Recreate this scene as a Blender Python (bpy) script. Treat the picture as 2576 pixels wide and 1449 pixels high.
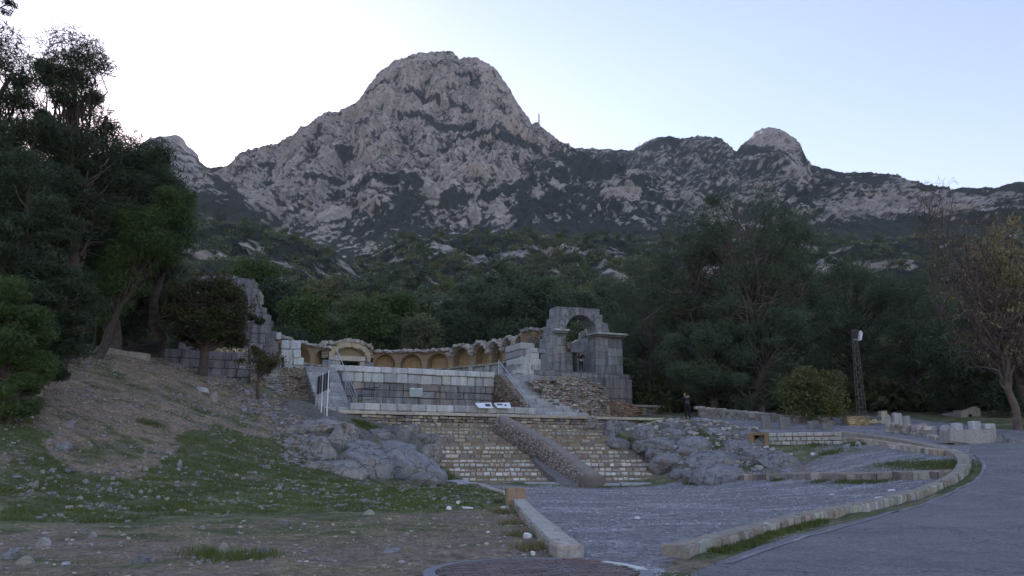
import bpy, bmesh, math, random
import numpy as np
from mathutils import Vector, Matrix
random.seed(7); RNG = np.random.default_rng(7)
sc = bpy.context.scene
for _o in list(bpy.data.objects): bpy.data.objects.remove(_o)
C = sc.collection
R = math.radians

# ------------------------------------------------------------------ camera, world, sun, exposure
F, CX, CY, TH, EYE = 2022.0, 1288.0, 724.5, R(11.9), 1.6
cam = bpy.data.objects.new('camera', bpy.data.cameras.new('camera')); C.objects.link(cam)
cam.data.sensor_width = 36; cam.data.lens = 36 * F / 2576
cam.data.clip_end = 12000; cam.data.clip_start = 0.1
cam.location = (0, 0, EYE); cam.rotation_euler = (R(90) + TH, 0, 0)
sc.camera = cam
SUN_EL, SUN_AZ = 8.5, -25.0          # azimuth from +Y, negative is to the left
wd = bpy.data.worlds.new('World'); sc.world = wd; wd.use_nodes = True
nt = wd.node_tree; nt.nodes.clear()
sky = nt.nodes.new('ShaderNodeTexSky'); sky.sky_type = 'NISHITA'; sky.sun_disc = False
sky.sun_elevation = R(SUN_EL); sky.sun_rotation = R(SUN_AZ)
sky.altitude = 200; sky.air_density = 1.2; sky.dust_density = 0.6; sky.ozone_density = 1.5
bg = nt.nodes.new('ShaderNodeBackground'); bg.inputs['Strength'].default_value = 0.12
tint = nt.nodes.new('ShaderNodeMix'); tint.data_type = 'RGBA'; tint.blend_type = 'MULTIPLY'
tint.inputs[0].default_value = 1.0; tint.inputs[7].default_value = (1.06, 0.90, 1.04, 1)
out = nt.nodes.new('ShaderNodeOutputWorld')
nt.links.new(sky.outputs[0], tint.inputs[6]); nt.links.new(tint.outputs[2], bg.inputs[0]); nt.links.new(bg.outputs[0], out.inputs[0])
sl = bpy.data.lights.new('sun', 'SUN'); sl.energy = 2.0; sl.angle = R(0.5); sl.color = (1, .9, .76)
so = bpy.data.objects.new('sun', sl); C.objects.link(so)
S = Vector((math.sin(R(SUN_AZ)) * math.cos(R(SUN_EL)), math.cos(R(SUN_AZ)) * math.cos(R(SUN_EL)), math.sin(R(SUN_EL))))
so.rotation_euler = S.to_track_quat('Z', 'Y').to_euler(); so.location = (0, 0, 60)
sc.view_settings.view_transform = 'Standard'; sc.view_settings.look = 'None'
sc.view_settings.exposure = 1.95; sc.view_settings.gamma = 1

# ------------------------------------------------------------------ picture point -> world point at a chosen distance
ct, st = math.cos(TH), math.sin(TH)
def ray(u, v):
    a = (u - CX) / F; b = (CY - v) / F
    return np.array([a, ct - b * st, st + b * ct])
def P(u, v, Y):
    d = ray(u, v); p = d * (Y / d[1]); p[2] += EYE
    return p
def Parr(u, v, Y):
    a = (u - CX) / F; b = (CY - v) / F
    dy = ct - b * st; dz = st + b * ct; k = Y / dy
    return a * k, Y, dz * k + EYE
def pxm(Y): return Y / F            # metres per picture unit at distance Y
O2 = np.array([-6.5, 58.3]); TA = R(25)
tt = np.array([math.cos(TA), math.sin(TA)]); nn = np.array([-math.sin(TA), math.cos(TA)])
def L2W(s, d): return O2 + tt * s + nn * d
def PT(u, v, dd):                    # picture point on the temple plane of depth dd -> (s, z)
    d = ray(u, v); k = (dd + O2 @ nn) / (d[:2] @ nn); p = d * k
    return float((p[:2] - O2) @ tt), float(p[2] + EYE)

# ------------------------------------------------------------------ noise (numpy)
_perm = np.random.default_rng(3).permutation(256); _perm = np.concatenate([_perm, _perm, _perm])
_g = np.random.default_rng(5).normal(size=(256, 3)); _g /= np.linalg.norm(_g, axis=1)[:, None]
def pn(x, y, z=0.0):
    x = np.asarray(x, float); y = np.asarray(y, float); z = np.asarray(z, float) + 0 * x
    xi, yi, zi = np.floor(x).astype(int), np.floor(y).astype(int), np.floor(z).astype(int)
    xf, yf, zf = x - xi, y - yi, z - zi
    f = lambda t: t * t * t * (t * (t * 6 - 15) + 10)
    u, v, w = f(xf), f(yf), f(zf); r = 0
    for i in (0, 1):
        for j in (0, 1):
            for k in (0, 1):
                h = _perm[(_perm[(_perm[(xi + i) & 255] + yi + j) & 255] + zi + k) & 255]
                g = _g[h]
                dot = g[..., 0] * (xf - i) + g[..., 1] * (yf - j) + g[..., 2] * (zf - k)
                r = r + dot * (u if i else 1 - u) * (v if j else 1 - v) * (w if k else 1 - w)
    return r
def fbm(x, y, z=0.0, o=4, g=.5):
    r = 0; a = 1; s = 1
    for i in range(o): r = r + a * pn(x * s + 17.3 * i, y * s + 5.1 * i, z * s); a *= g; s *= 2.03
    return r
def ridged(x, y, z=0.0, o=4):
    r = 0; a = 1; s = 1
    for i in range(o): r = r + a * (1 - 3 * np.abs(pn(x * s + 9.7 * i, y * s, z * s))); a *= .5; s *= 2.1
    return r
def sstep(a, b, x): t = np.clip((x - a) / (b - a), 0, 1); return t * t * (3 - 2 * t)

# ------------------------------------------------------------------ meshes
def tag(o, label=None, cat=None, group=None, kind=None):
    if label: o['label'] = label
    if cat: o['category'] = cat
    if group: o['group'] = group
    if kind: o['kind'] = kind
    return o
def link(name, me, mat=None, parent=None):
    o = bpy.data.objects.new(name, me); C.objects.link(o)
    if mat is not None:
        for m in (mat if isinstance(mat, (list, tuple)) else [mat]): me.materials.append(m)
    if parent is not None: o.parent = parent
    return o
def empty(name, loc, label, cat, group=None, rz=0):
    o = bpy.data.objects.new(name, None); C.objects.link(o); o.empty_display_size = .2
    o.location = [float(a) for a in loc]; o.rotation_euler = (0, 0, rz); tag(o, label, cat, group)
    return o
def fast(name, V, faces, col=None, smooth=False, midx=None):
    """faces: int array (n,4) or (n,3) or list of such arrays"""
    V = np.ascontiguousarray(V, dtype=np.float32)
    fl = faces if isinstance(faces, list) else [faces]
    fl = [np.asarray(f, dtype=np.int32) for f in fl if len(f)]
    me = bpy.data.meshes.new(name)
    me.vertices.add(len(V)); me.vertices.foreach_set('co', V.ravel())
    tot = np.concatenate([np.full(len(f), f.shape[1], np.int32) for f in fl])
    lv = np.concatenate([f.ravel() for f in fl])
    me.loops.add(len(lv)); me.loops.foreach_set('vertex_index', lv)
    me.polygons.add(len(tot)); st_ = np.concatenate([[0], np.cumsum(tot)[:-1]]).astype(np.int32)
    me.polygons.foreach_set('loop_start', st_)
    if midx is not None: me.polygons.foreach_set('material_index', np.asarray(midx, np.int32))
    if smooth: me.polygons.foreach_set('use_smooth', np.ones(len(tot), bool))
    me.update(calc_edges=True)
    if col is not None:
        a = me.color_attributes.new('Col', 'FLOAT_COLOR', 'POINT')
        c = np.ones((len(V), 4), np.float32); c[:, :3] = np.asarray(col)[:, :3]
        a.data.foreach_set('color', c.ravel())
    return me
class MB:
    """collects boxes, tubes and prisms into ONE mesh, with a colour for each piece"""
    def __init__(s): s.v = []; s.f = []; s.c = []; s.n = 0
    def add(s, V, Fs, col=(1, 1, 1)):
        V = np.asarray(V, float); s.v.append(V)
        for f in Fs: s.f.append([i + s.n for i in f])
        c = np.asarray(col, float)
        s.c.append(c if c.ndim == 2 else np.tile(c, (len(V), 1))); s.n += len(V)
    def box(s, c, size, col=(1, 1, 1), rz=0, jit=0, top=1.0, rx=0, ry=0):
        h = np.array(size) / 2
        V = np.array([[x, y, z] for z in (-1, 1) for y in (-1, 1) for x in (-1, 1)], float) * h
        V[4:, :2] *= top
        if jit: V += RNG.normal(0, jit, V.shape)
        if rx or ry or rz:
            M = np.array(Matrix.Rotation(rz, 3, 'Z') @ Matrix.Rotation(ry, 3, 'Y') @ Matrix.Rotation(rx, 3, 'X')); V = V @ M.T
        s.add(V + np.array(c), [(0, 2, 3, 1), (4, 5, 7, 6), (0, 1, 5, 4), (2, 6, 7, 3), (0, 4, 6, 2), (1, 3, 7, 5)], col)
    def rock(s, c, size, col=(1, 1, 1), rz=0, jit=.06, bev=.18):
        """chamfered block: 24 corner vertices"""
        V = []; h = np.array(size) / 2; b = min(h) * bev * 2
        idx = {}
        for sx in (-1, 1):
            for sy in (-1, 1):
                for sz in (-1, 1):
                    k = np.array([sx, sy, sz]) * h
                    for a in range(3):
                        q = k.copy()
                        for o in range(3):
                            if o != a: q[o] -= np.sign(q[o]) * b
                        idx[(sx, sy, sz, a)] = len(V); V.append(q)
        V = np.array(V) + RNG.normal(0, jit * min(h), (24, 3))
        Fs = []
        for a in range(3):
            o1, o2 = [(1, 2), (2, 0), (0, 1)][a]
            for sg in (-1, 1):
                q = []
                for (p, r) in ((-1, -1), (1, -1), (1, 1), (-1, 1)):
                    k = [0, 0, 0]; k[a] = sg; k[o1] = p; k[o2] = r; q.append(idx[tuple(k) + (a,)])
                Fs.append(q if sg > 0 else q[::-1])
            for p in (-1, 1):
                for r in (-1, 1):
                    k1 = [0, 0, 0]; k1[o1] = p; k1[o2] = r
                    e = []
                    for sg in (-1, 1):
                        k = list(k1); k[a] = sg; e.append((idx[tuple(k) + (o1,)], idx[tuple(k) + (o2,)]))
                    Fs.append((e[0][0], e[0][1], e[1][1], e[1][0]))
        for sx in (-1, 1):
            for sy in (-1, 1):
                for sz in (-1, 1): Fs.append([idx[(sx, sy, sz, a)] for a in range(3)])
        if rz: V = V @ np.array(Matrix.Rotation(rz, 3, 'Z')).T
        s.add(V + np.array(c), Fs, col)
    def tube(s, pts, rad, sides=6, col=(1, 1, 1), cap=True):
        V, Fs = tube(pts, rad, sides, cap); s.add(V, Fs, col)
    def prism(s, poly, y0, y1, col=(1, 1, 1)):
        """poly in (x, z), extruded along y"""
        n = len(poly); V = [(x, y0, z) for x, z in poly] + [(x, y1, z) for x, z in poly]
        Fs = [tuple(range(n)), tuple(range(2 * n - 1, n - 1, -1))] + [(i, i + n, (i + 1) % n + n, (i + 1) % n) for i in range(n)]
        s.add(V, Fs, col)
    def build(s, name, mat, parent=None, smooth=False, tri=False):
        me = bpy.data.meshes.new(name); V = np.concatenate(s.v)
        me.from_pydata(V.tolist(), [], s.f); me.update()
        a = me.color_attributes.new('Col', 'FLOAT_COLOR', 'POINT')
        c = np.ones((len(V), 4), np.float32); c[:, :3] = np.concatenate(s.c); a.data.foreach_set('color', c.ravel())
        bm = bmesh.new(); bm.from_mesh(me)
        big = [f for f in bm.faces if len(f.verts) > 4]
        if big: bmesh.ops.triangulate(bm, faces=big)
        bmesh.ops.recalc_face_normals(bm, faces=bm.faces[:]); bm.to_mesh(me); bm.free()
        if smooth: me.polygons.foreach_set('use_smooth', np.ones(len(me.polygons), bool))
        return link(name, me, mat, parent)
def tube(pts, rad, sides=6, cap=True):
    pts = np.asarray(pts, float); n = len(pts); rad = np.broadcast_to(rad, (n,))
    d = np.gradient(pts, axis=0); d /= np.linalg.norm(d, axis=1)[:, None] + 1e-9
    ref = np.where(np.abs(d[:, 2:3]) > .9, np.array([[1., 0, 0]]), np.array([[0, 0, 1.]]))
    a = np.cross(d, ref); a /= np.linalg.norm(a, axis=1)[:, None] + 1e-9; b = np.cross(d, a)
    ang = np.linspace(0, 2 * math.pi, sides, endpoint=False)
    V = pts[:, None] + rad[:, None, None] * (a[:, None] * np.cos(ang)[None, :, None] + b[:, None] * np.sin(ang)[None, :, None])
    Fs = [(i * sides + j, i * sides + (j + 1) % sides, (i + 1) * sides + (j + 1) % sides, (i + 1) * sides + j) for i in range(n - 1) for j in range(sides)]
    if cap: Fs += [tuple(range(sides)), tuple(range(n * sides - 1, (n - 1) * sides - 1, -1))]
    return V.reshape(-1, 3), Fs

# ------------------------------------------------------------------ materials
def newmat(name, rough=.9):
    m = bpy.data.materials.new(name); m.use_nodes = True; t = m.node_tree
    b = t.nodes['Principled BSDF']; b.inputs['Roughness'].default_value = rough
    b.inputs['Specular IOR Level'].default_value = .25
    return m, t, b
class N:
    def __init__(s, t): s.t = t
    def __call__(s, typ, **k):
        n = s.t.nodes.new('ShaderNode' + typ)
        for a, v in k.items(): setattr(n, a, v)
        return n
    def l(s, a, b): s.t.links.new(a, b)
    def noise(s, vec, scale, detail=4, rough=.6):
        n = s('TexNoise'); n.inputs['Scale'].default_value = scale; n.inputs['Detail'].default_value = detail
        n.inputs['Roughness'].default_value = rough
        if vec is not None: s.l(vec, n.inputs['Vector'])
        return n.outputs['Fac']
    def ramp(s, fac, stops):
        n = s('ValToRGB'); e = n.color_ramp.elements
        while len(e) < len(stops): e.new(.5)
        for el, (p, c) in zip(e, stops): el.position = p; el.color = (c, c, c, 1) if isinstance(c, (int, float)) else (*c, 1)
        s.l(fac, n.inputs[0]); return n.outputs[0]
    def mix(s, fac, a, b, bt='MIX'):
        n = s('Mix', data_type='RGBA', blend_type=bt)
        for i, x in ((0, fac), (6, a), (7, b)):
            if isinstance(x, (int, float)): n.inputs[i].default_value = x
            elif isinstance(x, tuple): n.inputs[i].default_value = (*x, 1)
            else: s.l(x, n.inputs[i])
        return n.outputs[2]
    def math(s, op, a, b=0.):
        n = s('Math', operation=op)
        for i, x in ((0, a), (1, b)):
            if isinstance(x, (int, float)): n.inputs[i].default_value = x
            else: s.l(x, n.inputs[i])
        return n.outputs[0]
    def mapping(s, vec, scale=(1, 1, 1), loc=(0, 0, 0)):
        n = s('Mapping'); n.inputs['Scale'].default_value = scale; n.inputs['Location'].default_value = loc
        s.l(vec, n.inputs[0]); return n.outputs[0]
    def bump(s, h, bsdf, strength=.5, dist=.02):
        n = s('Bump'); n.inputs['Strength'].default_value = strength; n.inputs['Distance'].default_value = dist
        s.l(h, n.inputs['Height']); s.l(n.outputs[0], bsdf.inputs['Normal'])
def simple(name, col, rough=.8, metal=0, var=.25, scale=6, bump=.3):
    m, t, b = newmat(name, rough); n = N(t); b.inputs['Metallic'].default_value = metal
    co = n('TexCoord').outputs['Object']; f = n.noise(co, scale, 5)
    dk = tuple(c * (1 - var) for c in col); lt = tuple(min(1, c * (1 + var)) for c in col)
    n.l(n.ramp(f, [(.3, dk), (.7, lt)]), b.inputs['Base Color'])
    if bump: n.bump(f, b, bump, .02)
    return m
def stone(name, scale=1.0, stain=.5, brick=None, bump=.5, dark=.45, streak_scale=1.0, rough_bump=.03, lich=.35, crack=0., wob=0.):
    """stone tinted by the mesh's own colour attribute; weather streaks, lichen, optional joints (w, h)"""
    m, t, b = newmat(name, .92); n = N(t)
    at = n('Attribute', attribute_name='Col').outputs['Color']; co = n('TexCoord').outputs['Object']
    big = n.noise(co, .45 * scale, 5, .65); fine = n.noise(co, 7 * scale, 6, .7)
    stv = n.noise(n.mapping(co, (2.2 * streak_scale, 2.2 * streak_scale, .22)), 1.3, 5, .7)
    c = n.mix(1.0, at, n.ramp(fine, [(.25, .62), (.75, 1.25)]), 'MULTIPLY')
    c = n.mix(n.math('MULTIPLY', n.ramp(stv, [(.45, 0.), (.62, 1.)]), stain), c, n.mix(1., c, (dark, dark * .98, dark * .97), 'MULTIPLY'))
    c = n.mix(n.math('MULTIPLY', n.ramp(big, [(.5, 0.), (.68, 1.)]), lich), c, n.mix(1., c, (1.3, 1.22, 1.05), 'MULTIPLY'))
    h = n.math('ADD', n.math('MULTIPLY', fine, .6), big)
    if crack:
        vn = n('TexNoise'); vn.inputs['Scale'].default_value = 2.5; n.l(co, vn.inputs['Vector']); va = n('VectorMath', operation='SCALE'); n.l(vn.outputs['Color'], va.inputs[0]); va.inputs['Scale'].default_value = .7
        vb = n('VectorMath', operation='ADD'); n.l(n.mapping(co, (1, 1, 1.6)), vb.inputs[0]); n.l(va.outputs[0], vb.inputs[1])
        vo = n('TexVoronoi', feature='DISTANCE_TO_EDGE'); vo.inputs['Scale'].default_value = crack; n.l(vb.outputs[0], vo.inputs['Vector'])
        ck = n.ramp(vo.outputs['Distance'], [(.0, .5), (.025, 1.)]); c = n.mix(1., c, ck, 'MULTIPLY'); h = n.math('ADD', h, n.math('MULTIPLY', ck, .8))
    if brick:
        sp = n('SeparateXYZ')
        if wob:
            wn = n('TexNoise'); wn.inputs['Scale'].default_value = 3.; n.l(co, wn.inputs['Vector']); ws = n('VectorMath', operation='SCALE'); n.l(wn.outputs['Color'], ws.inputs[0]); ws.inputs['Scale'].default_value = wob
            wa = n('VectorMath', operation='ADD'); n.l(co, wa.inputs[0]); n.l(ws.outputs[0], wa.inputs[1]); n.l(wa.outputs[0], sp.inputs[0])
        else: n.l(co, sp.inputs[0])
        cb = n('CombineXYZ')
        n.l(n.math('ADD', sp.outputs[0], sp.outputs[1]), cb.inputs[0]); n.l(sp.outputs[2], cb.inputs[1])
        bt = n('TexBrick'); n.l(cb.outputs[0], bt.inputs['Vector']); bt.offset = .5
        bt.inputs['Scale'].default_value = 1; bt.inputs['Brick Width'].default_value = brick[0]; bt.inputs['Row Height'].default_value = brick[1]
        bt.inputs['Mortar Size'].default_value = brick[2] if len(brick) > 2 else .02; bt.inputs['Mortar Smooth'].default_value = .2
        lo_, hi_, mo_ = (.85, 1.3, .6) if wob else (.82, 1.12, .5)
        bt.inputs['Color1'].default_value = (lo_, lo_, lo_, 1); bt.inputs['Color2'].default_value = (hi_, hi_, hi_ * .97, 1); bt.inputs['Mortar'].default_value = (mo_, mo_ * .97, mo_ * .92, 1)
        c = n.mix(1., c, bt.outputs['Color'], 'MULTIPLY')
        h = n.math('SUBTRACT', h, n.math('MULTIPLY', bt.outputs['Fac'], 1.2))
    n.l(c, b.inputs['Base Color']); n.bump(h, b, bump, rough_bump)
    return m
def leafmat(name, a, bcol, trans=.25, a2=None):
    m, t, b = newmat(name, .65); n = N(t)
    rnd = n('NewGeometry').outputs['Random Per Island']; co = n('TexCoord').outputs['Object']
    cl = n.noise(co, .5, 3)
    c = n.mix(rnd, a, bcol)
    c = n.mix(n.ramp(cl, [(.35, 0.), (.65, 1.)]), c, n.mix(1., c, a2 or (1.35, 1.3, 1.0), 'MULTIPLY'))
    n.l(c, b.inputs['Base Color'])
    tr = n('BsdfTranslucent'); n.l(c, tr.inputs[0]); mx = n('MixShader'); mx.inputs[0].default_value = trans
    n.l(b.outputs[0], mx.inputs[1]); n.l(tr.outputs[0], mx.inputs[2]); n.l(mx.outputs[0], t.nodes['Material Output'].inputs[0])
    return m
M = {}
M['pale'] = stone('pale_limestone', stain=.35, dark=.6)
M['dark'] = stone('weathered_grey_stone', stain=.75, dark=.45, brick=(1.15, .55, .015), lich=.6)
M['block'] = stone('cut_block', stain=.45, dark=.55, scale=1.6)
M['oldblock'] = stone('old_weathered_block', stain=.8, dark=.42, scale=1.2, lich=.6, streak_scale=1.3)
M['step'] = stone('step_stone', stain=.4, dark=.5, scale=2.2, bump=.7)
M['rubble'] = stone('rubble_masonry', stain=.35, dark=.5, brick=(.34, .16, .035), scale=1.5, bump=.9, rough_bump=.06, wob=.35)
M['brick'] = stone('old_thin_brick', stain=.2, dark=.6, brick=(.32, .08, .018), scale=1.5, bump=.5)
M['rock'] = stone('grey_bedrock', stain=.35, dark=.5, scale=1.6, bump=1., rough_bump=.12, streak_scale=.5, lich=.5, crack=1.1)
M['loose'] = stone('loose_rock', stain=.1, scale=3, bump=.5)
M['bark'] = simple('bark', (.09, .07, .06), var=.4, scale=5)
M['palebark'] = simple('pale_bark', (.24, .19, .165), var=.45, scale=2.5)
M['greybark'] = simple('grey_brown_bark', (.115, .09, .08), var=.4, scale=3)
M['pine'] = leafmat('pine_needles', (.036, .054, .036), (.062, .085, .050))
M['pine2'] = leafmat('bright_pine_needles', (.052, .088, .034), (.088, .125, .046))
M['euca'] = leafmat('eucalyptus_leaves', (.05, .08, .055), (.10, .13, .085))
M['olive'] = leafmat('grey_green_leaves', (.090, .115, .068), (.155, .175, .105))
M['fig'] = leafmat('autumn_leaves', (.045, .060, .020), (.12, .105, .035))
M['figdark'] = leafmat('dark_tree_leaves', (.030, .045, .018), (.075, .075, .028))
M['yellow'] = leafmat('dry_yellow_leaves', (.18, .145, .08), (.30, .25, .15))
M['bush'] = leafmat('bush_leaves', (.080, .105, .040), (.155, .155, .065))
M['metal'] = simple('galvanised_metal', (.42, .44, .47), .45, .8, .1)
M['darkmetal'] = simple('dark_metal', (.03, .03, .035), .5, .3, .2)
M['rust'] = simple('rusty_lattice_metal', (.22, .195, .185), .6, .4, .3)
M['white'] = simple('white_plastic', (.8, .82, .85), .5, 0, .06)
M['navy'] = simple('navy_board', (.02, .03, .07), .5, 0, .2)
M['black'] = simple('black_cloth', (.012, .012, .016), .85, 0, .3, 20)
M['navycloth'] = simple('dark_navy_cloth', (.014, .016, .026), .85, 0, .3, 20)
M['skin'] = simple('skin', (.42, .25, .18), .6, 0, .1)
M['hair'] = simple('dark_hair', (.02, .013, .01), .6, 0, .3, 30)
M['fur'] = simple('beige_fur_trim', (.35, .27, .21), .95, 0, .3, 40)
M['grey'] = simple('grey_cloth', (.3, .3, .33), .85, 0, .1, 20)
M['bag'] = simple('slate_blue_bag', (.06, .075, .11), .7, 0, .2, 20)
M['redprint'] = simple('red_print', (.6, .05, .04), .5)
M['greenpaint'] = simple('green_stained_bark', (.06, .13, .07), .9, 0, .4, 5)
# ------------------------------------------------------------------ ground height: one smooth surface through surveyed points
_cp = []
def cp(*a):
    for (u, v, Y) in a: _cp.append(P(u, v, Y))
def cx(*a):
    for p in a: _cp.append(np.array(p, float))
cx((0, 8, 0), (-6, 9, 0), (6, 8, 0), (12, 10, 0), (0, -8, 0), (-20, -8, .3), (25, -8, -.1), (0, 3, 0), (-12, 12, .02), (0, -40, 0), (60, -40, 0), (-60, -40, 2), (3, 21, .03), (6, 25, .1), (5, 32, .2), (0.5, 33, .2), (-3, 25, .1), (-8, 20, .08))
cp((1690, 1400, 13.3), (600, 1300, 19.5), (100, 1330, 16.5), (1200, 1215, 38.9), (1000, 1225, 35), (850, 1192, 34), (600, 1230, 27), (300, 1240, 24), (0, 1250, 21.5),
   (0, 1150, 24.5), (0, 1050, 28), (0, 950, 33), (200, 1150, 28), (200, 1050, 32), (200, 950, 37), (250, 890, 42), (400, 900, 44), (400, 1000, 38), (400, 1100, 32.5), (550, 945, 49),
   (560, 1000, 43.5), (600, 1100, 36), (700, 1160, 35), (700, 1055, 42), (740, 1002, 46), (650, 972, 48), (765, 1030, 46), (830, 1030, 47.5), (950, 1063, 47), (850, 1120, 41), (1000, 1120, 42), (1050, 1212, 40.5),
   (1120, 1218, 41), (1400, 1226, 40.5), (1690, 1216, 41.5), (1800, 1210, 40), (1600, 1200, 43.5), (1900, 1192, 38.5), (1750, 1105, 46.5), (1650, 1066, 50.5), (1731, 1063, 47.7), (1850, 1082, 47), (1930, 1140, 42.5),
   (1900, 1076, 49), (2000, 1081, 48), (2120, 1093, 45), (2280, 1112, 40), (2400, 1145, 32.5), (2440, 1175, 27.5), (2060, 1122, 42.5), (2000, 1162, 40), (2200, 1150, 36), (2300, 1152, 33.5), (2350, 1170, 30), (2390, 1190, 27.5),
   (2100, 1193, 33), (2100, 1224, 30), (2300, 1218, 27.5), (1850, 1216, 38), (2000, 1320, 18.5), (2250, 1264, 23), (2576, 1250, 22.5), (2576, 1449, 11), (2576, 1150, 30), (2576, 1116, 37), (2800, 1116, 38), (2450, 1113, 38),
   (2250, 1088, 46), (2140, 1072, 48.5), (2500, 1050, 55), (2000, 1056, 56), (1750, 1040, 60), (1600, 1046, 60), (1850, 1010, 70), (2300, 1020, 70))
for (u, v, Y) in ((1080, 1052, 50), (1500, 1068, 53), (1300, 1130, 46), (1500, 1140, 46.5), (1180, 1140, 45), (1250, 1090, 48)):
    q = P(u, v, Y); q[2] -= .9; _cp.append(q)
for (s_, d_, z_) in ((-17, -.5, 6.6), (-8, -7, 4.1), (5, -7, 3.9), (-5, 0, 3.8), (5, 0, 3.8), (11, -3, 3.8), (19, -1, 5), (0, 27, 10), (22, 20, 9), (-20, 20, 11), (0, 10, 4)):
    w = L2W(s_, d_); _cp.append(np.array([w[0], w[1], z_]))
cx((-60, 60, 14), (-35, 56, 9.5), (-34, 80, 15), (0, 100, 17), (40, 92, 12), (0, 130, 26), (60, 130, 20), (-60, 130, 34), (0, 180, 42), (80, 180, 36), (-80, 180, 50), (80, 60, 6), (60, 30, 2.5), (50, 0, 0), (-50, 30, 8), (-50, 0, 3), (60, 15, .8),
   (-120, 100, 30), (120, 100, 14), (150, 20, 2), (-150, 20, 14))
_cp = np.array(_cp)
def _solve():
    d = _cp[:, None, :2] - _cp[None, :, :2]; r = np.sqrt((d ** 2).sum(-1) + 1.5)
    n = len(_cp); A = np.zeros((n + 3, n + 3)); A[:n, :n] = r - np.eye(n) * .6
    A[:n, n] = 1; A[:n, n + 1:] = _cp[:, :2]; A[n, :n] = 1; A[n + 1:, :n] = _cp[:, :2].T
    return np.linalg.solve(A, np.concatenate([_cp[:, 2], [0, 0, 0]]))
_w = _solve()
def hz(x, y):
    x = np.asarray(x, float); y = np.asarray(y, float); sh = np.broadcast(x, y).shape
    x = np.broadcast_to(x, sh).ravel(); y = np.broadcast_to(y, sh).ravel(); r = np.empty(len(x))
    for i in range(0, len(x), 20000):
        a, b = x[i:i + 20000], y[i:i + 20000]
        k = np.sqrt((a[:, None] - _cp[None, :, 0]) ** 2 + (b[:, None] - _cp[None, :, 1]) ** 2 + 1.5)
        r[i:i + 20000] = k @ _w[:-3] + _w[-3] + _w[-2] * a + _w[-1] * b
    return r.reshape(sh) if sh else float(r[0])
def G(u, v, y0=6., y1=130.):
    """where the sight line of picture point (u, v) meets the ground"""
    Y = np.concatenate([np.arange(y0, 60, .2), np.arange(60, y1, .6)]); x, _, z = Parr(u, v, Y); g = z - hz(x, Y)
    i = np.where(g <= 0)[0]
    if len(i) == 0 or i[0] == 0: k = int(np.argmin(np.abs(g))); Yk = Y[k]
    else: a, b = g[i[0] - 1], g[i[0]]; Yk = Y[i[0] - 1] + (Y[i[0]] - Y[i[0] - 1]) * a / (a - b)
    p = P(u, v, Yk); p[2] = hz(p[0], p[1]); return p
def onground(x, y, dz=0): return np.array([x, y, hz(x, y) + dz])
def inpoly(x, y, poly):
    r = np.zeros(np.shape(x), bool); n = len(poly)
    for i in range(n):
        x1, y1 = poly[i][:2]; x2, y2 = poly[(i + 1) % n][:2]
        c = ((y1 > y) != (y2 > y)) & (x < (x2 - x1) * (y - y1) / (y2 - y1 + 1e-12) + x1); r ^= c
    return r
def inpolyw(x, y, poly, a=1.5):
    return inpoly(x + a * fbm(x * .35, y * .35, 31, 4), y + a * fbm(x * .35, y * .35, 37, 4), poly)
def segdist(x, y, pts):
    d = np.full(np.shape(x), 1e9)
    for a, b in zip(pts[:-1], pts[1:]):
        ax, ay = a[:2]; bx, by = b[:2]; L = (bx - ax) ** 2 + (by - ay) ** 2 + 1e-9
        t = np.clip(((x - ax) * (bx - ax) + (y - ay) * (by - ay)) / L, 0, 1)
        d = np.minimum(d, np.hypot(x - ax - t * (bx - ax), y - ay - t * (by - ay)))
    return d
def gp(pts): return [G(u, v) for u, v in pts]

# key lines on the ground
KERB = gp([(1690, 1405), (1800, 1378), (1900, 1347), (2000, 1318), (2100, 1296), (2200, 1277), (2270, 1260), (2340, 1238), (2390, 1216), (2420, 1192), (2428, 1172), (2415, 1154), (2380, 1140), (2340, 1129), (2280, 1117), (2220, 1107), (2160, 1099), (2110, 1094)])
LOWK = gp([(1432, 1402), (1390, 1365), (1350, 1322), (1322, 1290), (1300, 1262), (1270, 1243), (1220, 1225), (1170, 1216)])
STRIP = gp([(1835, 1204), (1950, 1205), (2100, 1206), (2250, 1204), (2390, 1202)])
# ground colour regions, in world coordinates
A_gravel = gp([(1432, 1402), (1350, 1322), (1300, 1262), (1220, 1222), (1120, 1216), (1250, 1221), (1700, 1214), (1850, 1192), (2000, 1165), (2060, 1118), (2110, 1092), (2160, 1098), (2400, 1140), (2428, 1172), (2390, 1216), (2270, 1262), (2100, 1300), (1900, 1350), (1690, 1410), (1650, 1449)]) + [np.array([1.5, 5, 0]), np.array([.6, 9, 0])]
A_path = [np.array(p + (0,)) for p in ((7, 47.5), (12, 46.2), (15.5, 46.5), (18, 44.6), (17.6, 40.5), (16.4, 33.4), (16.2, 29.5), (17.5, 28), (24, 35), (28, 44), (27, 58), (12, 56), (7.5, 51))]
A_dirtL = gp([(0, 1330), (300, 1325), (700, 1310), (1000, 1300), (1180, 1270), (1290, 1275), (1350, 1330), (1430, 1405)]) + [np.array([.3, 6, 0]), np.array([-20, 6, 0])]
A_slopeDirt = gp([(250, 895), (420, 905), (600, 960), (740, 1020), (760, 1090), (640, 1100), (560, 1060), (420, 1130), (330, 1200), (190, 1190), (90, 1060), (60, 960)])
A_slopeGreen = gp([(420, 1120), (560, 1065), (640, 1105), (760, 1095), (860, 1190), (1100, 1212), (1250, 1232), (1270, 1262), (1000, 1288), (500, 1300), (0, 1325), (0, 960), (60, 1000), (120, 1130), (200, 1200), (330, 1205)])

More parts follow.
